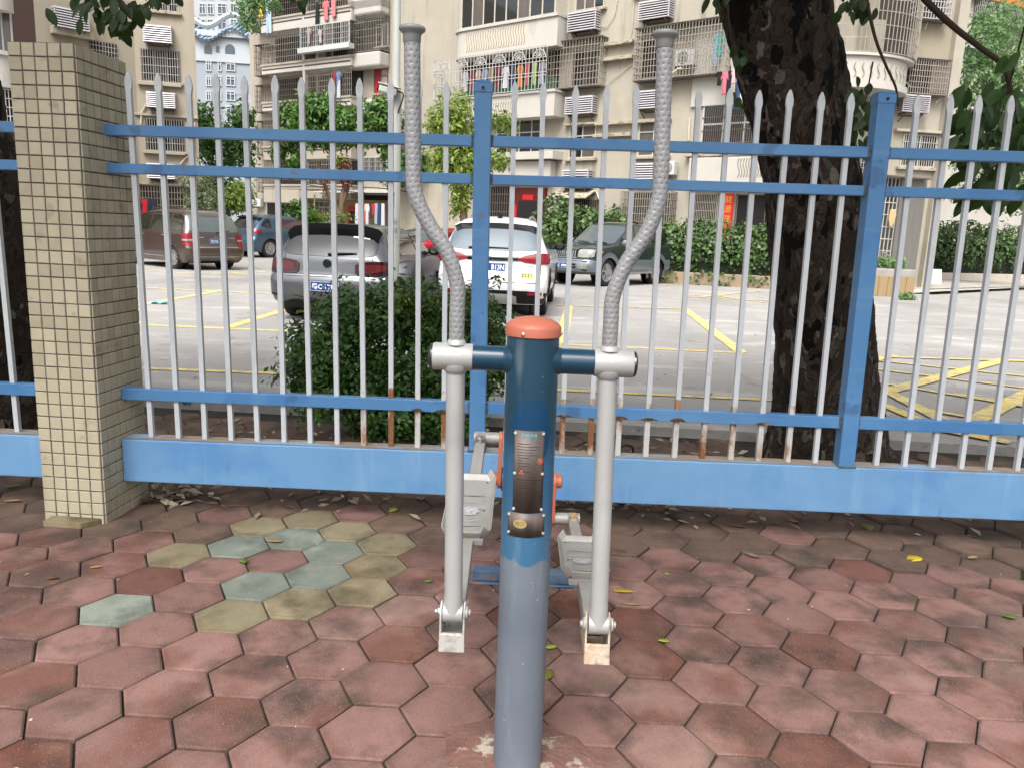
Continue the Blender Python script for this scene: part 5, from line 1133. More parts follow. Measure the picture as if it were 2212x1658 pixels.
relief = pmat('relief_shadow', '#8d8576', rough=.9, var=.1)
# ------------------------------------------------------------------ apartment block on the right (balcony block)
A3 = at(1250, 300, 32.0); F3 = Fac((A3.x, A3.y), 39)
B3 = thing('apartment_block', 'cream apartment block with caged balconies behind the hedge, from the lamp post to the trunk', 'building', F3.W(0, 0))
uL = F3.px(846, 200)[0]; uR = F3.px(1830, 250)[0]
F3.wall(B3, uL, uR, 0, 17, cream, o0=-9)
def z3(x0, y0, x1, y1): return (1028.5 + x0 / 3.6855, y0 / 3.6855, 1028.5 + x1 / 3.6855, y1 / 3.6855)
def r3(x0, y0, x1, y1, o=0): return F3.rect(*z3(x0, y0, x1, y1), o)
for q in ((350, 150, 570, 305), (745, 92, 960, 250), (1310, 5, 1545, 155), (340, 782, 530, 922), (722, 772, 935, 912), (1287, 722, 1500, 868), (695, 1352, 900, 1500), (1250, 1300, 1500, 1450)):
    F3.ac(B3, r3(*q, .3))
# curved bay: windows, parapet with wavy relief, fan-topped cage, lower parapet
DB = .75
uS = F3.px(972, 110, DB)[0]; uE = F3.px(1204, 70, DB)[0]
zp1 = F3.px(1100, 52, DB)[1]; zp0 = F3.px(1080, 109, DB)[1]
band, pts = curved_band(F3, B3, uS, uE, zp0, zp1, DB, offw, 'bay_parapet', rc=.7)
b_, _ = curved_band(F3, B3, uS - .06, uE + .03, zp1 + .004, zp1 + .12, DB + .07, offw, 'parapet_coping', rc=.74)
b_, _ = curved_band(F3, B3, uS - .03, uE + .03, zp0 - .12, zp0 - .004, DB + .04, offw, 'slab_edge', rc=.74)
rec = MB(); F3.box(rec, uS + .85, uE - 1.5, zp0 + .1, zp1 - .12, DB - .01, DB + .004); rec.build('relief_panel', pmat('relief_panel', '#bdb4a6', rough=.9, var=.05), band)
wavy(F3, band, lambda u, z: F3.W(u, z, DB + .012), uS + .9, uE - 1.55, zp0 + .1, zp1 - .12, 24, relief)
bay, _ = curved_band(F3, B3, uS + .03, uE - .15, zp1 + .1, zp1 + 1.75, DB - .02, frm, 'bay_window', rc=.68)
for k in range(8):
    a = uS + .62 + (uE - uS - .8) * k / 8; c = uS + .62 + (uE - uS - .8) * (k + 1) / 8; b = MB(); F3.box(b, a + .04, c - .04, zp1 + .16, zp1 + 1.35, DB - .03, DB - .008); b.build('pane', [pane, pane_c, pane, pane][k % 4], bay)
    b = MB(); F3.box(b, a + .04, c - .04, zp1 + 1.42, zp1 + 1.70, DB - .03, DB - .008); b.build('pane', pane, bay)
# fan-topped cage
cz1 = F3.px(1080, 112, DB + .15)[1]; cz0 = F3.px(1080, 201, DB + .15)[1]; uc0 = F3.px(948, 170, .3)[0]; uc1 = F3.px(1180, 150, DB + .15)[0]
b = MB(); DC = DB + .15; bw = .013
path = [(uc0 + .55 - .55 * math.cos(math.pi / 2 * k / 8), DC - .5 + .5 * math.sin(math.pi / 2 * k / 8)) for k in range(9)] + [(uc0 + .55 + (uc1 - uc0 - .55) * k / 34, DC) for k in range(1, 35)]
path = [(uc0, .05), (uc0, .25)] + path
for u, o_ in path: b.bar(F3.W(u, cz0, o_), F3.W(u, cz1, o_), .022, .022)
for z in (cz0, cz0 + .5, cz0 + .62, cz0 + 1.02, cz1 - .42, cz1):
    for (u, o_), (u2, o2) in zip(path, path[1:]): b.bar(F3.W(u, z, o_ + .01), F3.W(u2, z, o2 + .01), .024, .024)
for k in range(6):      # sunburst arches
    uc = uc0 + .95 + (uc1 - uc0 - 1.3) * k / 5.0; zc = cz1 - .42; rr = .30
    for j in range(8): t0, t1 = math.pi * j / 8, math.pi * (j + 1) / 8; b.bar(F3.W(uc + rr * math.cos(t0), zc + rr * math.sin(t0), DC + .02), F3.W(uc + rr * math.cos(t1), zc + rr * math.sin(t1), DC + .02), .03, .03)
    for j in range(1, 8): t0 = math.pi * j / 8; b.bar(F3.W(uc + .06 * math.cos(t0), zc + .06 * math.sin(t0), DC + .02), F3.W(uc + rr * math.cos(t0), zc + rr * math.sin(t0), DC + .02), .022, .022)
fc = b.build('balcony_cage', bars_w, B3)
b = MB(); F3.box(b, uS + .1, uc1 - .05, cz0 + .05, cz1 - .02, -.02, .015); b.build('opening', dark, fc)
b = MB(); F3.box(b, uS + .1, uc1 - .05, cz0 + .05, cz0 + .55, .1, .13); b.build('green_panel', pmat('green_panel', '#2f6b50', rough=.6, var=.3, vs=2), fc)
band2, _ = curved_band(F3, B3, uS, uc1 + .35, cz0 - 1.0, cz0 - .12, DB, offw, 'bay_parapet', rc=.7)
wavy(F3, band2, lambda u, z: F3.W(u, z, DB + .012), uS + .8, uc1 - 1.6, cz0 - .9, cz0 - .35, 22, relief)
b_, _ = curved_band(F3, B3, uS - .05, uc1 + .40, cz0 - .115, cz0 - .03, DB + .06, offw, 'parapet_coping', rc=.72)
b_, _ = curved_band(F3, B3, uS, uc1 + .35, cz0 - 2.6, cz0 - 2.3, DB * .9, offw, 'slab_edge', rc=.6)
# plain windows, cages, ledges of the flat wall
F3.cage(B3, r3(575, 320, 985, 690, .45), .45, 17, 7); F3.cage(B3, r3(1262, 185, 1990, 605, .5), .5, 30, 8); F3.window(B3, r3(765, 400, 960, 680, .1), 2, gm=[dark, room], sill=False, fm=bars_d); F3.window(B3, r3(1770, 260, 1960, 560, .1), 2, gm=[dark, room], sill=False, fm=bars_d)
b = MB(); F3.box(b, *r3(1330, 330, 1440, 610), .02, .04); b.build('doorway', dark, B3)
F3.window(B3, r3(800, -180, 1030, 78), 3, gm=[pane_c, pane_c, pane], bars=0)
F3.window(B3, r3(1290, -300, 1560, -60), 2)
F3.window(B3, r3(150, 955, 530, 1272, .1), 4, trans=.32, fm=frm_w, gm=[pane, pane_c, pane, pane], bars=0)
F3.window(B3, r3(745, 1000, 955, 1262), 2, trans=.32, gm=[pane, pane_c]); F3.window(B3, r3(1295, 968, 1540, 1245), 2, trans=.3, gm=[pane_c, pane])
F3.window(B3, r3(1780, 815, 2290, 1238, .2), 3, trans=.38, fm=frm_w, fw=.07, bars=30, bm=bars_d); F3.window(B3, r3(2700, 815, 3000, 1238, .2), 3, trans=.38, fm=frm_w)
for q in ((1015, 338, 1270, 368), (1000, 458, 1265, 488), (965, 962, 1560, 990), (955, 1068, 1250, 1096), (720, 985, 960, 1003), (1680, 1226, 2400, 1246)): F3.ledge(B3, r3(*q), d=.25)
b = MB(); F3.box(b, *r3(1690, 1250, 2420, 1462, .5), 0, .5); pb = b.build('balcony_parapet', offw, B3, bevel=.02); wavy(F3, pb, lambda u, z: F3.W(u, z, .515), *[v for v in (r3(2080, 1260, 2300, 1400, .5)[0], r3(2080, 1260, 2300, 1400, .5)[1])], r3(2080, 1260, 2300, 1410, .5)[2], r3(2080, 1260, 2300, 1410, .5)[3], 10, relief)
b = MB(); F3.box(b, *r3(100, 1285, 590, 1440, .4), 0, .4); b.build('balcony_parapet', offw, B3, bevel=.02)
b = MB(); F3.box(b, *r3(1735, 170, 2330, 830, .1), 0, .1); b.build('white_panel', offw, B3)
def z7(x0, y0, x1, y1): k = 3.6855; return (1028.5 + x0 / k, 342.8 + y0 / k, 1028.5 + x1 / k, 342.8 + y1 / k)
def r7(x0, y0, x1, y1, o=0): return F3.rect(*z7(x0, y0, x1, y1), o)
F3.cage(B3, r7(60, 215, 280, 560, .2), .2, 12, 5, bm=bars_d, back=dark, top=False); F3.cage(B3, r7(665, 318, 935, 600, .3), .3, 16, 4, bm=bars_d, back=dark, top=False)
b = MB(); u0, u1, z0, z1 = r7(650, 255, 960, 325); b.hexa([F3.W(u0, z0, .75), F3.W(u1, z0, .75), F3.W(u1, z0 + .04, .75), F3.W(u0, z0 + .04, .75), F3.W(u0, z1, 0), F3.W(u1, z1, 0), F3.W(u1, z1 + .04, 0), F3.W(u0, z1 + .04, 0)]); b.build('window_awning', ledge_m, B3)
F3.cage(B3, r7(1145, 262, 1540, 560, .5), .5, 22, 5, back=room, top=False); F3.cage(B3, r7(1712, 280, 1905, 620, .1), .1, 14, 5, bm=bars_m, back=dark, top=False); F3.cage(B3, r7(2060, 285, 2420, 640, .06), .06, 3, 1, bm=bars_d, back=dark, top=False)
b = MB(); u0, u1, z0, z1 = r7(318, 235, 560, 640); F3.box(b, u0, u1, .3, z1, 0, .12); gt = b.build('entrance_surround', pmat('red_granite', '#4f1a17', rough=.4, var=.25, vs=3), B3)
b = MB(); u0, u1, z0, z1 = r7(350, 340, 510, 640); F3.box(b, u0, u1, .3, z1, .11, .15); b.build('entrance_gate', dark, B3)
redpaper = pmat('red_paper', '#b3181c', rough=.6, var=.1)
for q in ((316, 370, 334, 560), (510, 370, 526, 560), (385, 290, 468, 330)):
    b = MB(); F3.box(b, *r7(*q), .125, .133); b.build('red_paper', redpaper, gt)
b = MB(); u0, u1, z0, z1 = r7(1968, 283, 2052, 640); F3.box(b, u0, u1, z0, z1, .11, .125); cpl = b.build('red_couplet', redpaper, B3)
gold = pmat('gold_ink', '#c99b2e', rough=.5)
for k, ch in enumerate('财源茂盛'):
    zc = z1 - (k + .55) * (z1 - z0) / 4.6; text_on('character', ch, .4, gold, cpl, frame(F3.W((u0 + u1) / 2, zc, .129) - ORG[cpl.name], F3.t, (0, 0, 1)), fit=((u1 - u0) * .62, (z1 - z0) / 6))
# outdoor AC units and pipes
def ac_unit(F, root, r, o0, d=.3, m=None):
    u0, u1, z0, z1 = r; b = MB(); F.box(b, u0, u1, z0, z1, o0, o0 + d); c = b.build('air_conditioner', m or frm_w, root, bevel=.02)
    b = MB(); n = 20; rr = (z1 - z0) * .40; uc = u0 + (u1 - u0) * .42; zc = (z0 + z1) / 2
    b.add([F.W(uc, zc, o0 + d + .004)] + [F.W(uc + rr * math.cos(2 * math.pi * k / n), zc + rr * math.sin(2 * math.pi * k / n), o0 + d + .004) for k in range(n)], [(0, 1 + k, 1 + (k + 1) % n) for k in range(n)]); b.build('fan', pmat('ac_fan', '#6d6d6b', rough=.7, var=.2, vs=20), c)
    for k in range(1, 4):
        b = MB(); b.tube([F.W(uc + rr * k / 4 * math.cos(2 * math.pi * j / 16), zc + rr * k / 4 * math.sin(2 * math.pi * j / 16), o0 + d + .01) for j in range(17)], .008, 4); b.build('fan_guard', frm_w, c)
    b = MB(); F.box(b, u0, u0 + .05, z0 - .08, z0 - .003, 0, o0 + d); b.build('bracket', bars_d, c)
ac_unit(F3, B3, r3(1600, 405, 1755, 530, .2), .08); ac_unit(F3, B3, r3(1530, 1292, 1618, 1400), .1)
pipe_m = pmat('pipe_white', '#bdb6a4', rough=.6, var=.1)
def pipe(F, root, pts, r_=.035, conv=None, o=.07, name='drain_pipe'):
    conv = conv or (lambda x, y: z3(x, y, x, y)[:2]); b = MB(); b.tube([F.W(*F.px(*conv(x, y)), o) for x, y in pts], r_, 6); b.build(name, pipe_m, root, smooth=50)
pipe(F3, B3, [(680, -200), (675, 250), (668, 268)], .06); pipe(F3, B3, [(1140, -50), (1110, 120), (1050, 215), (990, 210), (975, 150)], .018); pipe(F3, B3, [(1265, 10), (1250, 250), (1230, 300)], .015)
pipe(F3, B3, [(600, 890), (720, 830), (960, 740), (1240, 520)], .012); pipe(F3, B3, [(1590, 640), (1620, 600), (1660, 570), (1690, 565)], .03, o=.5); pipe(F3, B3, [(1705, 940), (1700, 1120)], .03)
pipe(F3, B3, [(960, 1520), (1000, 1620), (1030, 1600)], .03)
# ------------------------------------------------------------------ right wing with the round caged balcony
A4 = at(2000, 200, 27.5); F4 = Fac((A4.x, A4.y), -9)
B4 = thing('apartment_wing', 'cream wing of the apartment block with round barred balcony, right of the trunk', 'building', F4.W(0, 0))
def z4(x0, y0, x1, y1): k = 3.6855; return (1612.1 + x0 / k, y0 / k, 1612.1 + x1 / k, y1 / k)
def r4(x0, y0, x1, y1, o=0): return F4.rect(*z4(x0, y0, x1, y1), o)
uA = F4.px(1790, 200)[0]; uB = F4.px(2066, 150)[0]
F4.wall(B4, uA, uB, 0, 16, cream, o0=-9)
uq = F4.px(2045, 150)[0]; F4.wall(B4, uq, uB, 0, 16, cream, 0, .25, name='pilaster')
# round balcony
def round_bal(zlo, zhi, rad, uc, kind):
    if kind == 'solid':
        b = MB(); n = 24; pts = [(uc + rad * math.cos(math.pi * k / n), rad * .72 * math.sin(math.pi * k / n)) for k in range(n + 1)]
        b.grid([[F4.W(u, z, o) for u, o in pts] for z in (zlo, zhi)]); b.f.append(tuple(range(n + 1))); b.f.append(tuple(range(n + 1, 2 * n + 2))); return b.build('round_parapet', offw, B4, smooth=50)
    b = MB(); n = 44; pts = [(uc + rad * math.cos(math.pi * k / n), rad * .72 * math.sin(math.pi * k / n)) for k in range(n + 1)]
    for u, o in pts: b.bar(F4.W(u, zlo, o), F4.W(u, zhi, o), .02, .02)
    for j in range(6):
        z = zlo + (zhi - zlo) * j / 5
        for (u, o), (u2, o2) in zip(pts, pts[1:]): b.bar(F4.W(u, z, o), F4.W(u2, z, o2), .022, .022)
    return b.build('balcony_cage', bars_m, B4)
rb0 = F4.px(1720, 150, .5)[0]; rb1 = F4.px(1975, 150, .3)[0]; ucn = (rb0 + rb1) / 2; rad = (rb1 - rb0) / 2
zA = F4.px(1860, 118, 1)[1]; zB = F4.px(1860, -30, 1)[1]; zC = F4.px(1860, 180, 1)[1]; zD = F4.px(1860, 200, 1)[1]
cg = round_bal(zA, zB, rad, ucn, 'cage'); b = MB(); F4.box(b, rb0 + .1, rb1 - .1, zA, zB, -.01, .02); b.build('opening', room, cg)
b = MB(); F4.box(b, *r4(870, 150, 1100, 430, .3), .25, .3); b.build('board', pmat('board_pale', '#8f897d', rough=.9, var=.12, vs=2), cg)
b = MB(); F4.box(b, *r4(690, 170, 860, 430, .3), .2, .24); b.build('shutter', pmat('shutter_grey', '#4d4c52', rough=.7, var=.15, vs=8, stretch=(.2, .2, 8)), cg)
sp_ = round_bal(zC, zA - .12, rad * .93, ucn - .1, 'solid'); b = MB()
for k in range(6, 22):
    t0 = math.pi * k / 24; b.tube([F4.W(ucn - .1 + rad * .935 * math.cos(t0) + .04 * math.sin(j / 10 * 6.28), zC + .1 + (zA - .42 - zC) * j / 10, rad * .935 * .72 * math.sin(t0) + .01) for j in range(11)], .016, 5)
b.build('relief_ribs', relief, sp_, kind='stuff')
b2 = round_bal(zA - .11, zA - .03, rad * 1.0, ucn - .05, 'solid'); b3_ = round_bal(zC - .2, zC - .004, rad * .97, ucn - .1, 'solid')
F4.window(B4, r4(800, 740, 1110, 1000, .3), 3, trans=.4, fm=frm_w, sill=False); F4.window(B4, r4(700, 1250, 980, 1420), 3, fm=frm_w, bars=14)
F4.cage(B4, r4(1370, -80, 1640, 150, .4), .4, 12, 5, bm=bars_w, back=pane); F4.cage(B4, r4(1300, 475, 1610, 750, .35), .35, 16, 6, back=dark)
b = MB(); F4.box(b, *r4(1470, 480, 1610, 745, .2), .16, .2); b.build('curtain', pmat('curtain_pink', '#8d7f76', rough=.9, var=.15, vs=6, stretch=(6, 6, .5)), B4)
F4.ac(B4, r4(1235, 760, 1440, 900, .3), n=9); F4.window(B4, r4(1230, 1070, 1510, 1335), 2, gm=[pane, dark], bars=15); F4.ledge(B4, r4(1170, 1040, 1545, 1062), d=.2, mat=cream)
b = MB(); F4.box(b, *r4(1340, 165, 1640, 470), .004, .02); b.build('wall_panel', pmat('panel_buff', '#9a917f', rough=.9, var=.06), B4)
for q in ((1390, 250, 1420, 170), (1540, 265, 1580, 190), (1480, 830, 1520, 770)): pipe(F4, B4, [q[:2], q[2:]], .012, conv=lambda x, y: z4(x, y, x, y)[:2], o=.2, name='stay_rod')
pipe(F4, B4, [(1185, 560), (1190, 640), (1260, 700)], .02, conv=lambda x, y: z4(x, y, x, y)[:2], o=.3)
# glazed ground-floor extension with barred gate
gx = thing('ground_floor_cage', 'grey sheet-metal and grille lean-to on the ground floor behind the planter', 'lean-to', at(1935, 600, 25.6) * 1.0); 
Fg = Fac(tuple(at(1925, 500, 25.6))[:2], -20)
def rg(x0, y0, x1, y1): return Fg.rect(x0, y0, x1, y1)
b = MB(); u0, u1, z0, z1 = rg(1935, 385, 1990, 600); Fg.box(b, u0, u1, 0.06, z1, -1.5, 0); b.build('sheet_wall', pmat('sheet_metal', '#77756f', rough=.5, metal=.3, var=.12, vs=2, stretch=(6, 6, .5)), gx)
b = MB(); u0, u1, z0, z1 = rg(1850, 382, 1934, 560); Fg.box(b, u0, u1, 1.6, z1, -1.5, -1.4); bk = b.build('dark_inside', dark, gx)
b = MB()
for k in range(11): u = u0 + (u1 - u0) * k / 10; Fg.box(b, u - .012, u + .012, .5, z1, -.03, -.006)
for k in range(9): z = .6 + (z1 - .6) * k / 8; Fg.box(b, u0, u1, z - .014, z + .014, -.034, 0)
b.build('grille', bars_w, gx, kind='stuff')
b = MB(); Fg.box(b, u0 - .1, u1 + 1.0, z1 + .01, z1 + .06, -1.5, .25); b.build('roof_sheet', bars_d, gx)
b = MB(); ug0, ug1 = Fg.px(1895, 560, .3)[0], Fg.px(1932, 560, .3)[0]
for k in range(9): u = ug0 + (ug1 - ug0) * k / 8; Fg.box(b, u - .01, u + .01, .1, 1.35 - .3 * k / 8, .3, .32)
b.bar(Fg.W(ug0, 1.4, .31), Fg.W(ug1, 1.1, .31), .03, .03); b.bar(Fg.W(ug0, .9, .31), Fg.W(ug1, .9, .31), .025, .025); b.build('stair_rail', bars_m, gx, kind='stuff')
b = MB(); P = at(1927, 470, 25.3); n = 12; b.prism([(-.09, .25), (.09, .25), (.12, .05), (.06, -.2), (.02, -.32), (-.05, -.3), (-.11, -.05)], -.04, .04, lambda a, c, d: (P.x + a, P.y + d, P.z + c)); 
tag(b.build('hanging_glove', pmat('glove_buff', '#b59a74', rough=.9, var=.1), bevel=.03), 'pale buff glove hanging on the grille behind the planter', 'glove')
# ------------------------------------------------------------------ middle block with long balconies
A2 = at(700, 200, 56.0); F2 = Fac((A2.x, A2.y), 33)
B2 = thing('apartment_block', 'weathered apartment block with long barred balconies behind the small trees, left of the lamp post', 'building', F2.W(0, 0))
def z2(x0, y0, x1, y1): k = 3.6855; return (514.2 + x0 / k, y0 / k, 514.2 + x1 / k, y1 / k)
def r2(x0, y0, x1, y1, o=0): return F2.rect(*z2(x0, y0, x1, y1), o)
u0 = F2.px(541, 200)[0]; u1 = F2.px(880, 200)[0]; F2.wall(B2, u0, u1, 0, 26, cream2, o0=-10)
ua = F2.px(*z2(185, 400, 0, 0)[:2], 1.2)[0]; um = F2.px(*z2(520, 400, 0, 0)[:2], 1.2)[0]; ub = F2.px(*z2(900, 400, 0, 0)[:2], 1.2)[0]
brick = pmat('brick_band', '#4a3a34', rough=.9, var=.4, vs=10)
def par_z(y, x=540): return F2.px(*z2(x, y, 0, 0)[:2], 1.2)[1]
levels = [(110, 215), (490, 560), (800, 865), (1165, 1270), (1480, 1580)]
zt = [(par_z(a), par_z(c)) for a, c in levels]
zt.insert(0, (zt[0][0] + 3.0, zt[0][1] + 3.0)); zt.insert(0, (zt[0][0] + 3.0, zt[0][1] + 3.0))
for i, (zh, zl) in enumerate(zt):
    b = MB(); F2.box(b, ua, ub, zl, zh, -.01, 1.2); pb = b.build('balcony', offw if i < 5 else cream2, B2, bevel=.03)
    b = MB(); F2.box(b, ua + .05, um - .1, zh - .32, zh - .22, 1.195, 1.206); F2.box(b, um + .1, ub - .05, zh - .32, zh - .22, 1.195, 1.206); b.build('brick_band', brick, pb)
    b = MB(); F2.box(b, ua - .05, ub + .05, zh - .03, zh + .09, -.01, 1.28); b.build('parapet_coping', cream2, pb)
for i in range(len(zt) - 1):
    top = zt[i][1] - .04; bot = zt[i + 1][0] + .1
    if top - bot < .8: continue
    mid = (ua + um) / 2
    c = F2.cage(B2, (ua + .05, um - .12, bot, top), 1.12, 22, 5, bm=bars_d if i % 2 else bars_m, back=dark if i % 3 else room, top=False, side=False)
    c = F2.cage(B2, (um + .12, ub - .05, bot, top), 1.12, 26, 5, bm=bars_m if i % 2 else bars_d, back=[room, dark, pane][i % 3], top=False, side=False)
    b = MB(); F2.box(b, um - .11, um + .11, bot - .1, top + .05, .9, 1.19); b.build('column', offw, B2)
    # caged end windows left and projecting cages on the far left
    cz = F2.cage(B2, (ua - 1.5, ua - .12, bot - .5, top - .5), .6, 6, 5, bm=bars_d, name='window_cage')
# glazed box on one balcony
b = MB(); ug0, ug1 = F2.px(*z2(480, 380, 0, 0)[:2], 1.6)[0], F2.px(*z2(890, 340, 0, 0)[:2], 1.6)[0]; zg0 = par_z(400, 680); zg1 = par_z(205, 680)
F2.box(b, ug0, ug1, zg0 - .15, zg0 + .15, 1.21, 1.7); b.build('bay_sill', frm_w, B2)
F2.window(B2, (ug0 + .1, ug1 - .1, zg0 + .15, zg1), 6, fm=frm_w, gm=[pane, pane_c], sill=False, o=1.5, fw=.06, bars=24)
# right-hand bays of that block: round barred balcony, small windows
uR0 = F2.px(*z2(950, 300, 0, 0)[:2])[0]; uR1 = F2.px(*z2(1210, 300, 0, 0)[:2])[0]
for (ya, yc) in ((110, 400), (-330, -60)):
    zz1, zz0 = F2.px(*z2(1080, ya, 0, 0)[:2], .9)[1], F2.px(*z2(1080, yc, 0, 0)[:2], .9)[1]
    F2.cage(B2, (uR0, uR1, zz0, zz1), .9, 20, 5, back=room, top=False); b = MB(); F2.box(b, uR0, uR1, zz0 - .95, zz0 - .06, 0, .95); b.build('balcony', offw, B2, bevel=.12)
    b = MB(); F2.box(b, uR0, uR1, zz1 + .02, zz1 + 1.0, 0, .95); b.build('balcony', offw, B2, bevel=.12)
F2.window(B2, r2(1085, 550, 1195, 745), 2, trans=.3, gm=[redpaper, pmat('paper_pale', '#b8a8a4', rough=.8, var=.3, vs=8)], fm=bars_d); F2.window(B2, r2(1095, 190, 1190, 370, .1), 2, fm=frm_w, gm=pane)
F2.window(B2, r2(1000, 1250, 1190, 1400), 4, fm=frm_w, gm=[room, pane], bars=16)
b = MB(); F2.box(b, *r2(985, 785, 1200, 870, .6), 0, .6); b.build('balcony', offw, B2, bevel=.05)
# ground-floor shop front with tin awning
def zq(x, y): return ((600 + x / 4.254) / 1.1668, (380 + y / 4.254) / 1.1668)
def rq(x0, y0, x1, y1, o=0): a = zq(x0, y0); c = zq(x1, y1); return F2.rect(*a, *c, o)
u0, u1, z0, z1 = rq(820, 455, 1610, 490, 2.0)
b = MB(); n = 40; rows = []
for o_, dz in ((.0, .35), (2.4, 0)): rows.append([F2.W(u0 + (u1 - u0) * k / n, z1 + dz + .035 * (k % 2), o_) for k in range(n + 1)])
b.grid(rows); aw = b.build('tin_awning', pmat('tin_sheet', '#b3b1aa', rough=.5, metal=.3, var=.15, vs=3, layers=[dict(c='#6e5a4a', s=3, a=.55, b=.7, k=.6)]), B2); so = aw.modifiers.new('thickness', 'SOLIDIFY'); so.thickness = .03
b = MB(); F2.box(b, u0, u1, z1 - .4, z1 - .02, -.01, .02); b.build('shop_wall', dark, B2)
b = MB(); F2.box(b, *rq(1050, 530, 1640, 830, .03), -.01, .03); b.build('shop_wall', pmat('shop_wall_tan', '#8a7656', rough=.9, var=.15, vs=1), B2)
b = MB(); F2.box(b, *rq(1175, 595, 1255, 640, .05), .03, .06); b.build('door_banner', redpaper, B2)
u0, u1, z0, z1 = rq(1190, 650, 1285, 900, .05); b = MB(); F2.box(b, u0, u1, 0, z1, .03, .05); b.build('doorway', pmat('door_red_dark', '#2a0d0b', rough=.8, var=.3), B2)
for q in ((1175, 650, 1192, 880), (1283, 640, 1300, 880)):
    b = MB(); F2.box(b, *rq(*q, .05), .03, .07); b.build('door_couplet', redpaper, B2)
F2.window(B2, rq(760, 545, 985, 760), 4, trans=.3, fm=frm_w, gm=[room, pane], bars=16)
b = MB(); P0, P1 = F2.W(*F2.px(*zq(820, 470), 2.3), 2.3), F2.W(*F2.px(*zq(820, 830), 2.3), 2.3); b.bar((P1.x, P1.y, 0), P0, .09, .09); b.build('awning_post', pmat('timber', '#7d6648', rough=.9, var=.2, vs=4), B2)
P2_ = F2.W(*F2.px(*zq(920, 625), 1.5), 1.5); b = MB(); b.bar(F2.W(*F2.px(*zq(828, 735), 2.2), 2.2), P2_, .07, .07); b.build('awning_brace', MATS['timber'], B2)
u0, u1, z0, z1 = rq(310, 420, 690, 560, 1.0); b = MB(); F2.box(b, u0, u1, z0, z1, 0, 1.3); b.build('ground_floor_canopy', cream2, B2, bevel=.03)
ac_unit(F2, B2, rq(165, 520, 250, 600, .4), .2); b = MB(); F2.box(b, *rq(310, 565, 720, 760, .05), -.01, .03); b.build('shop_opening', dark, B2)
# ------------------------------------------------------------------ left block
def z1_(x0, y0, x1, y1): k = 3.6855; return (x0 / k, y0 / k, x1 / k, y1 / k)
A1 = at(380, 150, 36.0); F1 = Fac((A1.x, A1.y), -12)
B1 = thing('apartment_block', 'buff apartment block with louvred air-conditioner boxes behind the tiled pillar', 'building', F1.W(0, 0))
def r1(x0, y0, x1, y1, o=0): return F1.rect(*z1_(x0, y0, x1, y1), o)
uE_ = F1.px(426, 220)[0]; uS_ = F1.px(296, 220)[0]
F1.wall(B1, uS_, uE_, 0, 16, cream1, o0=-5, cut=3.6)
cor = F1.W(uS_, 0, 0); F1b = Fac((cor.x, cor.y), -45)
F1b.wall(B1, -14, 0.0, 0, 16, cream1, o0=-3)
def r1b(x0, y0, x1, y1, o=0): return F1b.rect(*z1_(x0, y0, x1, y1), o)
for q in ((1145, 205, 1365, 345), (1172, 738, 1395, 862), (1175, 1303, 1395, 1425)): F1.ac(B1, r1(*q, .3))
F1b.ac(B1, r1b(430, 75, 700, 235, .3)); F1b.ledge(B1, r1b(400, 245, 730, 300), d=.3, mat=cream1)
F1.window(B1, r1(1170, -160, 1420, 95), 3, gm=[dark, room], bars=14); F1.window(B1, r1(1125, 400, 1435, 655), 3, gm=[dark, room, pane], bars=16, fm=bars_d); F1.window(B1, r1(1158, 950, 1470, 1205), 3, gm=[dark, pane], bars=16, fm=bars_d)
F1b.window(B1, r1b(715, 335, 930, 490), 2, gm=[dark, room], bars=9, fm=bars_d)
def z5(x0, y0, x1, y1): k = 3.6855; return (x0 / k, 342.8 + y0 / k, x1 / k, 342.8 + y1 / k)
F1.cage(B1, F1.rect(*z5(1090, 220, 1500, 420)), .5, 18, 4, back=room, top=True); F1.ledge(B1, r1(1060, 915, 1580, 935), d=.12, mat=cream1); F1.ledge(B1, r1(1060, 1462, 1580, 1490), d=.25)
F1.ledge(B1, r1(1100, 660, 1450, 690), d=.2, mat=cream1); F1.ledge(B1, r1(1145, 1207, 1480, 1232), d=.2, mat=cream1)
pipe(F1, B1, [(1170, 830), (1130, 900), (1125, 990)], .04, conv=lambda x, y: z1_(x, y, x, y)[:2]); pipe(F1, B1, [(1550, 980), (1548, 1210), (1480, 1260), (1440, 1310)], .04, conv=lambda x, y: z1_(x, y, x, y)[:2])
pipe(F1, B1, [(1050, 930), (1060, 1240), (1075, 1240)], .04, conv=lambda x, y: z1_(x, y, x, y)[:2])
# far-left round balconies of that block
A0 = at(10, 200, 24.0); F0 = Fac((A0.x, A0.y), -20)
B0 = thing('apartment_wing', 'strip of apartment block with curved white parapets at the far left edge', 'building', F0.W(0, 0))
uu1 = F0.px(48, 200)[0]
brn = pmat('brick_brown', '#5f4640', rough=.9, var=.25, vs=9, stretch=(1, 1, 4), bump=.3, bs=30)
F0.wall(B0, uu1 - 6, uu1 - .1, 0, 15, brn, o0=-3)
for (ya, yb) in ((-60, 5), (150, 235), (400, 470)):
    zh = F0.px(10, ya if ya > 0 else ya, 1)[1]; zl = F0.px(10, yb, 1)[1]
    zh = F0.px(10, {-60: -45, 150: 120, 400: 335}[ya], .8)[1]; zl = F0.px(10, {5: 20, 235: 188, 470: 402}[yb], .8)[1]
    bb, _ = curved_band(F0, B0, uu1 - 6, uu1, zl, zh, .9, offw, 'bay_parapet', rc=.6, ends=(False, True)); b_, _ = curved_band(F0, B0, uu1 - 6, uu1 + .08, zh + .004, zh + .12, .98, offw, 'parapet_coping', rc=.66, ends=(False, True))
    wavy(F0, bb, lambda u, z: F0.W(u, z, .91), uu1 - 3, uu1 - .6, zl + .1, zh - .1, 18, relief)
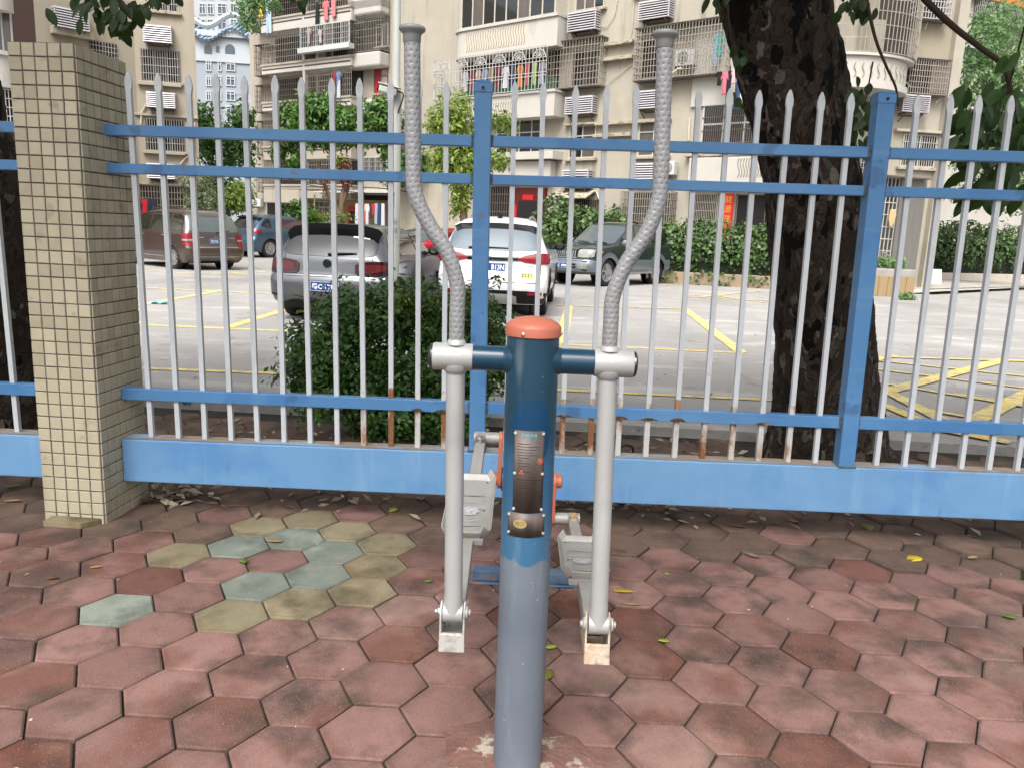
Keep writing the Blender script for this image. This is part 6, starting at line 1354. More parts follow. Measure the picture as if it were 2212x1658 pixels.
F0.window(B0, F0.rect(-40, 22, 28, 118), 3, fm=frm_w, gm=[pane_c, pane], sill=False); F0.cage(B0, F0.rect(-60, 192, 42, 268, .6), .6, 14, 4, bm=bars_w, back=dark, top=False)
# ------------------------------------------------------------------ far towers
tow = pmat('tower_render', '#969da5', rough=.9, var=.05, vs=.05, layers=[dict(c='#b9c0c6', s=.05, a=.5, b=.6, k=.5)]); toww = pmat('tower_white', '#b2b8bd', rough=.9, var=.04, vs=.05); towg = pmat('tower_glass', '#44525e', rough=.1, var=.35, vs=.3, coat=.5)
def tower(name, label, Y, x0, x1, ytop, ztop_, ang, cols, rows, wmat, mat):
    A = at((x0 + x1) / 2, 250, Y); Ft = Fac((A.x, A.y), ang); rt = thing(name, label, 'building', Ft.W(0, 0))
    ua_, ub_ = Ft.px(x0, 250)[0], Ft.px(x1, 250)[0]; zt_ = Ft.px((x0 + x1) / 2, ytop)[1] if ytop is not None else ztop_
    Ft.wall(rt, ua_, ub_, 0, zt_, mat, o0=-14)
    for (xa, xb, arch) in cols:
        for (ya, yb) in rows:
            r_ = Ft.rect(xa, ya, xb, yb); Ft.window(rt, r_, 2 if xb - xa > 12 else 1, trans=.3, fm=toww, gm=[towg], fw=.18, d=.2, sill=False)
    return rt, Ft, ua_, ub_, zt_
rows = [(488 / 3.6855 + 32.5 * k, 570 / 3.6855 + 32.0 * k) for k in range(0, 5)]
cols = [(1640 / 3.6855, 1685 / 3.6855, 0), (1735 / 3.6855, 1765 / 3.6855, 0), (1800 / 3.6855, 1875 / 3.6855, 0)]
T1, Ft, ta, tb, tz1 = tower('tower_block', 'pale blue-white tower with arched top windows and curved roof canopy in the gap', 150, 380, 560, 300 / 3.6855, 0, -8, cols, rows, towg, tow)
b = MB(); Ft.box(b, ta, tb, Ft.px(480, 498 / 3.6855)[1], tz1 - .01, -.01, .25); b.build('upper_storeys', toww, T1)
for xa, xb in ((1628, 1690), (1795, 1872)):
    uu0, uu1_, zz0, zz1 = Ft.rect(xa / 3.6855, 375 / 3.6855, xb / 3.6855, 430 / 3.6855); b = MB(); rr = (uu1_ - uu0) / 2; n = 12
    poly = [(uu0, zz0), (uu1_, zz0)] + [((uu0 + uu1_) / 2 + rr * math.cos(math.pi * k / n), zz1 - rr * .5 + rr * math.sin(math.pi * k / n)) for k in range(n + 1)]
    b.prism(poly, .26, .34, lambda a, c, d: Ft.W(a, c, d)); b.build('arched_window', towg, T1)
b = MB(); uu0, uu1_, zz0, zz1 = Ft.rect(1720 / 3.6855, 370 / 3.6855, 1750 / 3.6855, 420 / 3.6855); Ft.box(b, uu0, uu1_, zz0, zz1, .26, .34); b.build('window', towg, T1)
b = MB(); n = 24; rows_ = []      # wavy roof canopy on slats
for k in range(n): 
    t = k / (n - 1); u = ta + (tb - ta) * t; z = tz1 + 2.6 + 1.1 * math.sin(2 * math.pi * (.1 + t * 1.6))
    b.bar(Ft.W(u, z - 2.4, 1.5), Ft.W(u + 1.4, z, -2), .5, .4)
b.build('canopy_slats', pmat('canopy_blue', '#7f93a6', rough=.6, var=.1), T1, kind='stuff')
b = MB(); b.tube([Ft.W(ta + (tb - ta) * k / 24, tz1 + 2.8 + 1.1 * math.sin(2 * math.pi * (.1 + k / 24 * 1.6)), .5) for k in range(25)], .5, 6); b.build('canopy_edge', toww, T1)
b = MB(); Ft.box(b, ta, tb, tz1 + .01, tz1 + 1.0, -2, .9); b.build('cornice', toww, T1)
cols2 = [(430, 445, 0), (448, 462, 0), (470, 490, 0), (498, 512, 0), (517, 528, 0)]; rows2 = [(-60 + 34 * k, -36 + 34 * k) for k in range(0, 4)]
T2, Ft2, *_ = tower('tower_block', 'grey tower block rising behind the curved roof canopy', 175, 350, 620, None, 95, -4, cols2, rows2, towg, pmat('tower_render2', '#a9acae', rough=.9, var=.08, vs=.08))
# building glimpsed at the top right
A5 = at(2150, 60, 48); F5 = Fac((A5.x, A5.y), -25)
B5 = thing('apartment_block', 'pale apartment block with orange band behind the leafy tree at the right edge', 'building', F5.W(0, 0)); F5.wall(B5, -8, 9, 0, 20, offw, o0=-6)
b = MB(); ud0, ud1, zd0, zd1 = F5.rect(2075, -10, 2200, 6); F5.box(b, -6, 9, zd0, zd1 + .4, .0, .35); b.build('orange_band', pmat('orange_wall', '#c07a3a', rough=.8), B5)
F5.cage(B5, F5.rect(2100, 18, 2240, 60), .5, 40, 3, bm=bars_w, back=pane_c); F5.window(B5, F5.rect(2080, 110, 2200, 160), 4, fm=frm_w)
bg_h = pmat('infill_render', '#a89d88', rough=.9, var=.1, vs=.3)

# ================================================================== TREES, HEDGES, SHRUBS
def bark_mat():
    M = bpy.data.materials.new('flaking_bark'); M.use_nodes = True; t = M.node_tree; N = t.nodes; L = t.links; P = N['Principled BSDF']; P.inputs['Roughness'].default_value = .95; P.inputs['Specular IOR Level'].default_value = .2
    tc = N.new('ShaderNodeTexCoord'); mp = N.new('ShaderNodeMapping'); mp.inputs['Scale'].default_value = (1, 1, .55); L.new(tc.outputs['Object'], mp.inputs[0])
    nz = N.new('ShaderNodeTexNoise'); nz.inputs['Scale'].default_value = 5; nz.inputs['Detail'].default_value = 4; L.new(mp.outputs[0], nz.inputs['Vector'])
    ad = N.new('ShaderNodeMix'); ad.data_type = 'RGBA'; ad.blend_type = 'ADD'; ad.inputs[0].default_value = .55; L.new(mp.outputs[0], ad.inputs[6]); L.new(nz.outputs['Color'], ad.inputs[7])
    def vor(scale, feat='F1'):
        v = N.new('ShaderNodeTexVoronoi'); v.feature = feat; v.inputs['Scale'].default_value = scale; L.new(ad.outputs[2], v.inputs['Vector']); return v
    v1 = vor(8.5); v2 = vor(15, 'DISTANCE_TO_EDGE'); v3 = vor(24, 'DISTANCE_TO_EDGE'); v4 = vor(15)
    sp = N.new('ShaderNodeSeparateColor'); L.new(v4.outputs['Color'], sp.inputs[0]); s1 = N.new('ShaderNodeSeparateColor'); L.new(v1.outputs['Color'], s1.inputs[0])
    rp = N.new('ShaderNodeValToRGB'); L.new(sp.outputs[0], rp.inputs[0]); e = rp.color_ramp.elements
    cols = ['#1f1813', '#30261d', '#3b3027', '#281f18', '#5d564c']
    while len(e) < len(cols): e.new(0)
    for i, c in enumerate(cols): e[i].position = i / (len(cols) - 1); e[i].color = lin(c) + (1,)
    n2 = N.new('ShaderNodeTexNoise'); n2.inputs['Scale'].default_value = 45; n2.inputs['Detail'].default_value = 5; L.new(tc.outputs['Object'], n2.inputs['Vector'])
    m1 = N.new('ShaderNodeMix'); m1.data_type = 'RGBA'; m1.blend_type = 'MULTIPLY'; m1.inputs[0].default_value = .75; L.new(rp.outputs[0], m1.inputs[6]); L.new(n2.outputs['Color'], m1.inputs[7])
    hv = N.new('ShaderNodeHueSaturation'); hv.inputs['Value'].default_value = 1.95; hv.inputs['Saturation'].default_value = .8; L.new(m1.outputs[2], hv.inputs['Color'])
    # black scars where plates have dropped off, more of them higher up
    sz = N.new('ShaderNodeSeparateXYZ'); L.new(tc.outputs['Object'], sz.inputs[0]); th = N.new('ShaderNodeMapRange'); L.new(sz.outputs['Z'], th.inputs[0]); th.inputs['From Max'].default_value = 2.8; th.inputs['To Min'].default_value = .2; th.inputs['To Max'].default_value = .6
    dd = N.new('ShaderNodeMath'); dd.operation = 'SUBTRACT'; L.new(th.outputs[0], dd.inputs[0]); L.new(v1.outputs['Distance'], dd.inputs[1])
    gt = N.new('ShaderNodeMath'); gt.operation = 'GREATER_THAN'; L.new(s1.outputs[0], gt.inputs[0]); gt.inputs[1].default_value = .35
    bk = N.new('ShaderNodeMapRange'); L.new(dd.outputs[0], bk.inputs[0]); bk.inputs['From Max'].default_value = .05; mb_ = N.new('ShaderNodeMath'); mb_.operation = 'MULTIPLY'; L.new(bk.outputs[0], mb_.inputs[0]); L.new(gt.outputs[0], mb_.inputs[1])
    mk = N.new('ShaderNodeMix'); mk.data_type = 'RGBA'; mk.inputs[7].default_value = lin('#0c0a08') + (1,); L.new(mb_.outputs[0], mk.inputs[0]); L.new(hv.outputs[0], mk.inputs[6])
    mr = N.new('ShaderNodeMapRange'); mr.inputs['From Max'].default_value = .015; L.new(v3.outputs['Distance'], mr.inputs[0]); mr.inputs['To Min'].default_value = .25
    m2 = N.new('ShaderNodeMix'); m2.data_type = 'RGBA'; m2.inputs[6].default_value = lin('#0b0806') + (1,); L.new(mr.outputs[0], m2.inputs[0]); L.new(mk.outputs[2], m2.inputs[7])
    L.new(m2.outputs[2], P.inputs['Base Color'])
    su = N.new('ShaderNodeMath'); su.operation = 'MULTIPLY_ADD'; L.new(sp.outputs[1], su.inputs[0]); su.inputs[1].default_value = .6; m3 = N.new('ShaderNodeMapRange'); m3.inputs['From Max'].default_value = .05; L.new(v2.outputs['Distance'], m3.inputs[0]); L.new(m3.outputs[0], su.inputs[2])
    s2 = N.new('ShaderNodeMath'); s2.operation = 'MULTIPLY_ADD'; L.new(n2.outputs['Fac'], s2.inputs[0]); s2.inputs[1].default_value = .5; L.new(su.outputs[0], s2.inputs[2])
    bp = N.new('ShaderNodeBump'); bp.inputs['Strength'].default_value = .8; bp.inputs['Distance'].default_value = .02; L.new(s2.outputs[0], bp.inputs['Height']); L.new(bp.outputs[0], P.inputs['Normal'])
    return M
bark = bark_mat()
twig = pmat('twig', '#3a2c20', rough=.9, var=.2, vs=10); bark_g = pmat('bark_grey', '#6b5a48', rough=.95, var=.25, vs=4, bump=.4, bs=20, stretch=(3, 3, .6))
dead = pmat('dead_leaves', '#7a4a30', rough=.9, var=.4, vs=6)
lf_dark = leafmat('leaf_dark', '#1c3010', '#3f5f1e', vs=.9, trans=.3, yellow='#6d7a24')
lf_near = leafmat('leaf_near', '#16280b', '#2f4a15', vs=3, rough=.38, trans=.35)
lf_bush = leafmat('leaf_bush', '#1f3a16', '#517a30', vs=3.5, rough=.35, trans=.15, spec=.5)
lf_mid = leafmat('leaf_mid', '#234016', '#5b8436', vs=.8, trans=.25)
lf_yel = leafmat('leaf_yellowgreen', '#3a5c1c', '#879a40', vs=.9, trans=.3)
lf_hedge = leafmat('leaf_hedge', '#273f1d', '#617f46', vs=1.1, trans=.2)
lf_pale = leafmat('leaf_pale', '#46703a', '#7d9c66', vs=.5, trans=.35)
from mathutils import noise as mno
def trunk(name, cs, mat, parent, n=72, sub=10, amp=.012, flare=0):
    """cs: list of (centre, radius)"""
    C = spline([c for c, _ in cs], sub); rs = []
    k = len(cs)
    for i in range(k - 1): rs += [cs[i][1] + (cs[i + 1][1] - cs[i][1]) * j / sub for j in range(sub)]
    rs.append(cs[-1][1]); b = MB(); b.tube(C, rs, n)
    out = []
    for i in range(len(C)):
        for j in range(n):
            v = Vector(b.v[i * n + j]); d = (v - C[i]).normalized(); e = amp * (mno.noise(v * 3) + .6 * mno.noise(v * 8)) + rs[i] * .06 * math.sin(3 * math.atan2(d.y, d.x) + v.z)
            F = mno.voronoi(Vector((v.x * 15, v.y * 15, v.z * 9)) + mno.noise_vector(v * 5) * .6)[0]; cr = max(0, 1 - (F[1] - F[0]) / .22)
            b.v[i * n + j] = tuple(v + d * (e - .006 * cr + .005 * mno.noise(v * 25)))
    return b.build(name, mat, parent, smooth=179)
def big_leaf(mb, p, d, n, L, W, curl=.15):
    d = Vector(d).normalized(); n = Vector(n); n = (n - d * n.dot(d)).normalized(); s = d.cross(n); k = len(mb.v); p = Vector(p)
    prof = [(0, .02), (.15, .55), (.4, 1), (.65, .92), (.85, .55), (1, .0)]
    for t, w_ in prof:
        c = p + d * L * t - n * curl * L * t * t
        mb.v += [tuple(c - s * W / 2 * w_ + n * W * .12 * w_), tuple(c), tuple(c + s * W / 2 * w_ + n * W * .12 * w_)]
    for i in range(len(prof) - 1):
        a = k + i * 3; mb.f += [(a, a + 1, a + 4, a + 3), (a + 1, a + 2, a + 5, a + 4)]
def pxtrunk(rows, Y):
    out = []
    for y, xl, xr in rows:
        c = at((xl + xr) / 2, y, Y); dist = c.y * math.cos(PITCH) - (c.z - CAM_H) * math.sin(PITCH); out.append((c, (xr - xl) / 2 / FOC * dist))
    return out
# right-hand street tree
TR = thing('street_tree', 'thick flaking-bark tree leaning left just behind the fence on the right', 'tree', (2.0, 5.2, 0))
cs = pxtrunk([(-160, 1500, 1735), (0, 1550, 1770), (200, 1604, 1822), (330, 1641, 1838), (450, 1657, 1857), (700, 1676, 1879), (860, 1681, 1898), (950, 1668, 1916)], 5.2)
base = cs[-1][0].copy(); base.z = -.05; base.x += .02
cs = [(cs[0][0] + Vector((-.5, .1, 1.1)), .24)] + cs + [(base + Vector((0, 0, .02)), .46)]
trunk('trunk', cs, bark, TR, n=150, sub=34, amp=.016)
for a_ in (200, 250, 300, 345, 30):
    t_ = R(a_); P0_ = base + Vector((.30 * math.cos(t_), .30 * math.sin(t_), .16)); b = MB(); b.tube(spline([P0_, P0_ + Vector((.16 * math.cos(t_), .16 * math.sin(t_), -.10)), P0_ + Vector((.36 * math.cos(t_ + .2), .36 * math.sin(t_ + .2), -.19))], 8), [.10 - .06 * k / 16 for k in range(17)], 14); b.build('root', bark, TR, smooth=179)
TL = thing('street_tree', 'dark tree trunk behind the fence at the left edge beyond the pillar', 'tree', (-3.2, 5.1, 0))
csl = pxtrunk([(100, -230, -35), (287, -170, 10), (367, -150, 37), (600, -130, 61), (793, -120, 79), (900, -120, 98)], 5.1); bl_ = csl[-1][0].copy(); bl_.z = -.05
csl = [(csl[0][0] + Vector((-.4, 0, 1.8)), .2)] + csl + [(bl_, .38)]
trunk('trunk', csl, bark, TL, n=110, sub=28, amp=.016)
def limb(root, p0, pts, r0, r1, mat=twig, n=8):
    P = spline([p0] + pts, 8); m_ = len(P); b = MB(); b.tube(P, [r0 + (r1 - r0) * i / (m_ - 1) for i in range(m_)], n); return b.build('branch', mat, root, smooth=60)
topR = cs[0][0]; topL = csl[0][0]
for q in ((-1.6, -1.2, 1.5), (1.8, -1.0, 1.6), (1.2, 1.6, 1.8), (-1.4, 1.3, 1.7), (.2, -2.2, 1.4)): limb(TR, topR, [topR + Vector(q) * .5 + Vector((0, 0, .25)), topR + Vector(q)], .13, .04, bark_g)
for q in ((-1.2, -1.2, 1.3), (1.6, -.6, 1.4), (.4, 1.5, 1.5)): limb(TL, topL, [topL + Vector(q) * .5 + Vector((0, 0, .25)), topL + Vector(q)], .11, .04, bark_g)
foliage('crown', [((1.3, 4.2, 5.7), (2.6, 2.2, 1.15)), ((3.6, 4.0, 5.9), (2.2, 2.4, 1.2)), ((-.4, 2.6, 6.0), (1.8, 1.8, .9)), ((2.6, 1.4, 5.7), (2.2, 1.7, .8)), ((.3, .9, 5.6), (1.9, 1.5, .7)), ((4.2, .8, 5.6), (1.8, 1.5, .8))], 9000, .24, lf_dark, TR, seed=3, shell=.2, aspect=.55)  # unseen lobes reaching back over the camera are added to shade the fence top
foliage('crown', [((-3.4, 4.4, 5.6), (2.2, 2.2, 1.1)), ((-2.4, 2.4, 5.9), (1.8, 1.8, .8)), ((-4.6, 2.2, 5.6), (1.8, 1.8, .9)), ((-2.2, .9, 5.6), (2.0, 1.5, .7)), ((-4.6, .9, 5.6), (1.6, 1.4, .7))], 6500, .24, lf_dark, TL, seed=4, shell=.2, aspect=.55)  # its lobes nearest the camera are likewise added, out of view, to shade the fence
# hanging sprays of leaves that come into the picture
def spray(root, pts, Y, L, W, seed, dn=(0, -.15, -1), mat=None, name='leaf_spray', stems=None, jit=.25, yaw=0):
    rg_ = random.Random(seed); leaves = []
    for x, y in pts:
        p = at(x, y, Y + rg_.uniform(-jit, jit)); ll = L * rg_.uniform(.75, 1.15)
        d = Vector(dn) + Vector((rg_.uniform(-.75, .75), rg_.uniform(-.6, .6), rg_.uniform(-.25, .45))); n = Vector((rg_.uniform(-.7, .7), -1, rg_.uniform(-.2, .9))); leaves.append((p, d, n, ll, W * rg_.uniform(.8, 1.15), rg_.uniform(0, .25)))
    q = MB()      # the twig that carries them: a stem down the middle with a stalk to each leaf
    cx_ = sum((l[0] for l in leaves), Vector()) / len(leaves); top = max(leaves, key=lambda l: l[0].z)[0] + Vector((0, 0, .12))
    for st_ in stems or []:
        P = spline([at(x, y, Y) for x, y in st_], 8); q.tube(P, [.006 - .004 * i / len(P) for i in range(len(P))], 6)
    if not stems: q.tube([top, top.lerp(cx_, .6), cx_], [.005, .004, .002], 6)
    for l in leaves[::3]: q.tube([cx_.lerp(l[0], .55) + Vector((0, 0, .03)), l[0]], [.002, .0012], 5)
    o = q.build(name, twig, root, smooth=60, kind='stuff')
    for p, d, n, ll, ww, cu in leaves:
        b = MB(); big_leaf(b, p, d, n, ll, ww, cu); b.build('leaf', mat or lf_near, o, smooth=179, fix=False)
    return o
rg_ = random.Random(2)
pts = [(rg_.gauss(245, 40), rg_.uniform(-30, 40)) for _ in range(34)] + [(rg_.gauss(255, 22), rg_.uniform(15, 60)) for _ in range(22)] + [(195, -5), (190, 20), (322, 5), (318, 15), (330, -12), (185, -20), (275, 65), (265, 60), (283, 50)]
spray(TL, pts, 4.2, .086, .045, 5, stems=[[(250, -80), (245, -10), (250, 60)], [(240, -60), (200, -10), (188, 15)], [(250, -60), (300, -15), (322, 8)], [(255, -30), (270, 30), (278, 62)]])
spray(TL, [(330, -8), (340, -15), (352, -10), (365, -12), (378, -8), (345, -2), (372, -18)], 4.3, .06, .035, 6)
spray(TR, [(632, -12), (640, -6), (648, -10), (656, -3), (665, -12), (645, 4), (668, -4), (655, 8)], 4.3, .06, .035, 7)
spray(TR, [(1535, -10), (1545, -4), (1552, 2), (1560, -8), (1595, 98), (1602, 108), (1590, 118), (1608, 122), (1598, 135), (1570, -14), (1588, 200), (1600, 212), (1592, 224)], 4.75, .09, .045, 8)
pts = [(rg_.uniform(1842, 1895), rg_.uniform(185, 330)) for _ in range(34)] + [(1850, 165), (1880, 180), (1870, 260), (1855, 300)]
spray(TR, pts, 4.9, .09, .045, 9)
pts = [(rg_.uniform(1800, 1870), rg_.uniform(-20, 25)) for _ in range(12)] + [(rg_.uniform(1860, 1900), rg_.uniform(-20, 35)) for _ in range(10)]
spray(TR, pts, 4.7, .085, .045, 19)
pts = [(rg_.uniform(2075, 2230), rg_.uniform(170, 330)) for _ in range(55)] + [(rg_.uniform(2085, 2230), rg_.uniform(300, 420)) for _ in range(36)] + [(2120, 395), (2140, 410), (2150, 205), (2160, 225), (2175, 120), (2190, 150), (2205, 110)] + [(rg_.uniform(2060, 2120), rg_.uniform(215, 330)) for _ in range(14)]
pts += [(rg_.uniform(2065, 2230), rg_.uniform(190, 430)) for _ in range(45)]
spray(TR, pts, 4.6, .135, .062, 10, dn=(-.35, -.1, -1), mat=leafmat('leaf_near_dark', '#182d0e', '#38591c', vs=2, rough=.4, trans=.35))
# bare looping branches at the top right
for pth, r0 in (([(1975, -30), (2010, 12), (2062, 60), (2120, 105), (2165, 140), (2180, 180), (2190, 230), (2208, 290)], .020), ([(1868, -20), (1878, 30), (1893, 90), (1915, 145), (1935, 190), (1940, 230)], .011), ([(1795, -20), (1800, 40), (1798, 82)], .012)):
    P = spline([at(x, y, 4.6) for x, y in pth], 8); b = MB(); b.tube(P, [r0 * (1 - .5 * i / len(P)) for i in range(len(P))], 8); b.build('branch', twig, TR, smooth=60)
# ---- glossy shrub behind the fence
BX, BY = -.78, 5.5
bush = thing('shrub', 'dense dark shrub with small glossy leaves just behind the fence before the hatchback', 'shrub', (BX, BY, 0))
def bp_(x, y, Y=BY): return tuple(at(x, y, Y))
bl_ = []
for x, y, r_ in ((700, 760, .27), (760, 690, .28), (840, 670, .27), (920, 680, .28), (1000, 680, .26), (1050, 720, .26), (900, 780, .36), (780, 820, .34), (1010, 800, .33), (700, 840, .25), (870, 890, .28), (960, 890, .28), (1060, 780, .22), (660, 800, .2), (650, 730, .13), (800, 900, .2)):
    bl_.append((bp_(x, y, BY + rnd.uniform(-.15, .25)), (r_ * 1.0, r_ * 1.1, r_ * .85)))
foliage('crown', bl_, 27000, .042, lf_bush, bush, seed=11, shell=.4, lump=.38, aspect=.55, up=.55)
spr = [(800, 632), (735, 610), (760, 640), (950, 640), (1085, 610), (1075, 650), (910, 640), (870, 645), (1000, 640), (620, 700), (612, 770), (1088, 590), (690, 660), (1035, 640), (640, 850), (680, 905)]
rngb = np.random.default_rng(8); PV = []; QV = []
spr += [(rnd.uniform(620, 1090), 0) for _ in range(34)]
spr = [(x, y) if y else (x, 668 - 40 * math.sin((x - 600) / 490 * 3.1) + rnd.uniform(-22, 25)) for x, y in spr]
b = MB()
for x, y in spr:
    tip = Vector(bp_(x, y, BY + rnd.uniform(-.3, .2))); st_ = tip.lerp(Vector((BX + rnd.uniform(-.3, .3), BY, .7)), .42)
    b.tube([st_, st_.lerp(tip, .5) + Vector((0, 0, .03)), tip], [.006, .004, .002], 5)
    for k in range(34): t = rnd.random(); p = st_.lerp(tip, t); PV.append((p.x + rnd.gauss(0, .022), p.y + rnd.gauss(0, .022), p.z + rnd.gauss(0, .022))); QV.append((rnd.gauss(0, 1), rnd.gauss(0, 1), .4))
b.build('twigs', twig, bush, kind='stuff'); QV = np.array(QV); QV /= np.linalg.norm(QV, axis=1)[:, None]
leaf_object('shoots', leaf_arrays(np.array(PV), QV, .036, rngb, aspect=.55), leafmat('leaf_shoot', '#33531d', '#76923f', vs=4, rough=.4, trans=.2), bush, 'stuff')
for q in ((0, 0), (.12, .05), (-.15, .08), (.25, -.04), (-.3, 0)):
    b = MB(); P = Vector((BX + q[0], BY + q[1], -.02)); b.tube([P, P + Vector((q[0] * .5, 0, .4)), P + Vector((q[0] * 1.6, q[1], .85))], [.018, .014, .007], 7); b.build('stem', twig, bush, smooth=60)
# ---- trees before the middle block
def tree(name, label, px_blobs, Y, n, size, mat, tr, seed, group=None, bm=None, lump=.3, shell=.35, hang=False):
    C = at(tr[0][0], tr[0][1], Y); t = thing(name, label, 'tree' if 'tree' in name else 'shrub', (C.x, Y, C.z if hang else .0), group=group)
    P = [at(x, y, Y) for x, y in tr]; P[0].z = P[0].z if hang else .0; P = spline(P, 6); m_ = len(P); b = MB(); b.tube(P, [.15 - .10 * i / m_ for i in range(m_)], 10); b.build('trunk', bm or bark_g, t, smooth=60)
    bl = [(tuple(at(x, y, Y + dy)), (rx, max(.5, (rx + rz) / 2), rz)) for x, y, rx, rz, dy in px_blobs]
    foliage('crown', bl, n, size, mat, t, seed=seed, lump=lump, shell=shell, aspect=.4, droop=.8)
    return t
T_1 = tree('small_tree', 'small tree with dark round crown and pruned brown-leaved trunk before the middle block', [(640, 250, 1.0, .7, 0), (690, 235, 1.2, .8, .3), (740, 262, 1.1, .7, 0), (665, 290, 1.1, .6, -.4), (720, 300, 1.0, .5, .2), (615, 300, .7, .6, 0), (770, 290, .7, .5, 0), (640, 345, .5, .7, 0), (600, 330, .4, .4, 0)], 40, 5200, .30, lf_mid, [(742, 500), (738, 440), (745, 400), (735, 370), (715, 330), (700, 290)], 21)
limb(T_1, at(738, 470, 40), [at(715, 430, 40), at(695, 385, 40), at(688, 350, 40)], .13, .06, bark_g); limb(T_1, at(740, 440, 40), [at(752, 400, 40), at(748, 360, 40)], .12, .07, bark_g)
foliage('dead_leaves', [(tuple(at(745, 365, 39.8)), (.4, .3, .8)), (tuple(at(748, 395, 39.8)), (.3, .3, .4)), (tuple(at(700, 400, 39.8)), (.15, .2, .6))], 500, .16, dead, T_1, seed=5, shell=.2)
foliage('shoots', [(tuple(at(730, 345, 39.8)), (.5, .4, .4)), (tuple(at(720, 470, 39.5)), (1.2, .4, .2))], 300, .2, lf_yel, T_1, seed=6, kind='stuff')
tree('small_tree', 'small drooping-leaved tree touching the lamp post before the middle block', [(810, 255, .8, .8, 0), (845, 270, .7, .7, .2), (800, 295, .6, .5, 0), (845, 320, .5, .8, 0), (870, 360, .5, .8, 0), (830, 230, .5, .5, 0), (850, 385, .5, .4, 0), (905, 350, .5, .5, 0)], 37, 2800, .30, lf_mid, [(850, 500), (846, 430), (842, 360), (835, 290)], 22)
tree('small_tree', 'yellow-green tree between the lamp post and the centre fence post before the right block', [(985, 235, .6, .6, 0), (970, 275, .8, .6, 0), (1010, 300, .7, .6, .2), (960, 330, .6, .6, 0), (1000, 350, .8, .7, 0), (950, 365, .4, .4, 0), (1085, 260, .5, .35, 0), (1075, 345, .5, .4, 0), (1000, 400, .5, .6, 0), (990, 440, .35, .5, 0), (940, 260, .3, .4, 0)], 27, 5200, .19, lf_yel, [(1000, 510), (1002, 450), (995, 380), (990, 290), (985, 240)], 23)
tree('garden_tree', 'leafy green tree filling the gap between the left and middle blocks', [(440, 290, 1.0, 1.4, 0), (475, 330, 1.4, 1.3, 1), (520, 300, .9, 1.6, 0), (450, 400, 1.3, 1.0, 0), (500, 420, 1.2, .9, -1), (525, 260, .5, 1.2, 0), (440, 260, .6, 1.0, 0)], 44, 4200, .34, lf_mid, [(480, 500), (480, 430), (478, 350)], 24)
tree('garden_tree', 'grey-green feathery bush at the corner of the left block', [(425, 395, .7, .9, 0), (440, 430, .8, .6, 0), (420, 440, .5, .5, 0)], 34, 1500, .16, leafmat('leaf_greygreen', '#4a5a3c', '#8a946c', vs=1), [(430, 500), (430, 440), (428, 400)], 25)
tree('garden_tree', 'yellow-green low bush behind the slate blue SUV', [(490, 435, .9, .6, 0), (515, 425, .7, .7, 0), (470, 455, .6, .4, 0)], 38, 1400, .22, lf_yel, [(490, 500), (492, 440)], 26)
tree('garden_shrub', 'rounded dark shrub before the shop front of the middle block', [(650, 470, 1.0, .7, 0), (630, 490, .8, .5, 0), (675, 485, .8, .6, 0), (640, 448, .5, .4, 0)], 40, 2000, .24, lf_mid, [(650, 530), (650, 480)], 27)
tree('garden_tree', 'tall pale green tree at the right edge behind the hedge', [(2120, 90, 1.4, 1.2, 0), (2190, 60, 1.6, 1.3, 1), (2105, 170, 1.3, 1.0, 0), (2180, 160, 1.7, 1.2, 0), (2100, 240, 1.2, 1.0, 0), (2180, 250, 1.6, 1.2, 0), (2220, 200, 1.4, 1.5, 0), (2130, 330, 1.3, .9, 0), (2210, 350, 1.4, 1.1, 0), (2150, 45, .8, .7, 0), (2110, 400, 1.2, .8, 1), (2190, 420, 1.4, .9, 1), (2140, 300, 1.2, .9, 0), (2230, 300, 1.2, 1.2, 0)], 31, 12500, .19, lf_pale, [(2260, 560), (2250, 400), (2230, 250), (2200, 150)], 28)
tree('garden_shrub', 'bushy plants on the hanging balcony shelf at the top of the middle block', [(535, 20, 1.0, 1.0, 0), (550, -10, 1.0, .8, 0), (540, 50, .7, .7, 0), (580, 5, .9, .7, 0)], 52, 1600, .25, lf_pale, [(550, 70), (548, 40), (545, 10)], 29, hang=True)
# ---- hedges on low walls
def hedge(name, label, A, B, zt_, thick, n, size, mat, seed, blobs_extra=()):
    t = thing(name, label, 'hedge', ((A.x + B.x) / 2, (A.y + B.y) / 2, .06)); d = (B - A); L = d.length; m_ = max(3, int(L / .55)); bl = []
    rg2 = random.Random(seed)
    for k in range(m_ + 1):
        p = A + d * k / m_; h = zt_ * rg2.uniform(.93, 1.06); bl.append(((p.x, p.y + thick / 2, .35 + h * .52), (.55, thick / 2, h * .52)))
    bl += list(blobs_extra)
    foliage('foliage', bl, n, size, mat, t, seed=seed, shell=.7, lump=.16, aspect=.75, up=.2, droop=.5)
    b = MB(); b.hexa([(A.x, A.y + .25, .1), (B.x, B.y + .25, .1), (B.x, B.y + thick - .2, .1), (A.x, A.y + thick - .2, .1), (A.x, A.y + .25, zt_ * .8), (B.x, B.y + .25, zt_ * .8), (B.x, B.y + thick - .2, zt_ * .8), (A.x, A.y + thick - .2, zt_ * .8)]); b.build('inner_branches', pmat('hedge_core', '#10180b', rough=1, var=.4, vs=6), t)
    return t
tan_wall = pmat('planter_wall_tan', '#8d7c66', rough=.95, var=.15, vs=2, bump=.3, bs=30, layers=[dict(c='#5f5446', s=3, a=.55, b=.7, k=.7)])
hA, hB = gp(1405, 611, .06), gp(1790, 631, .06)
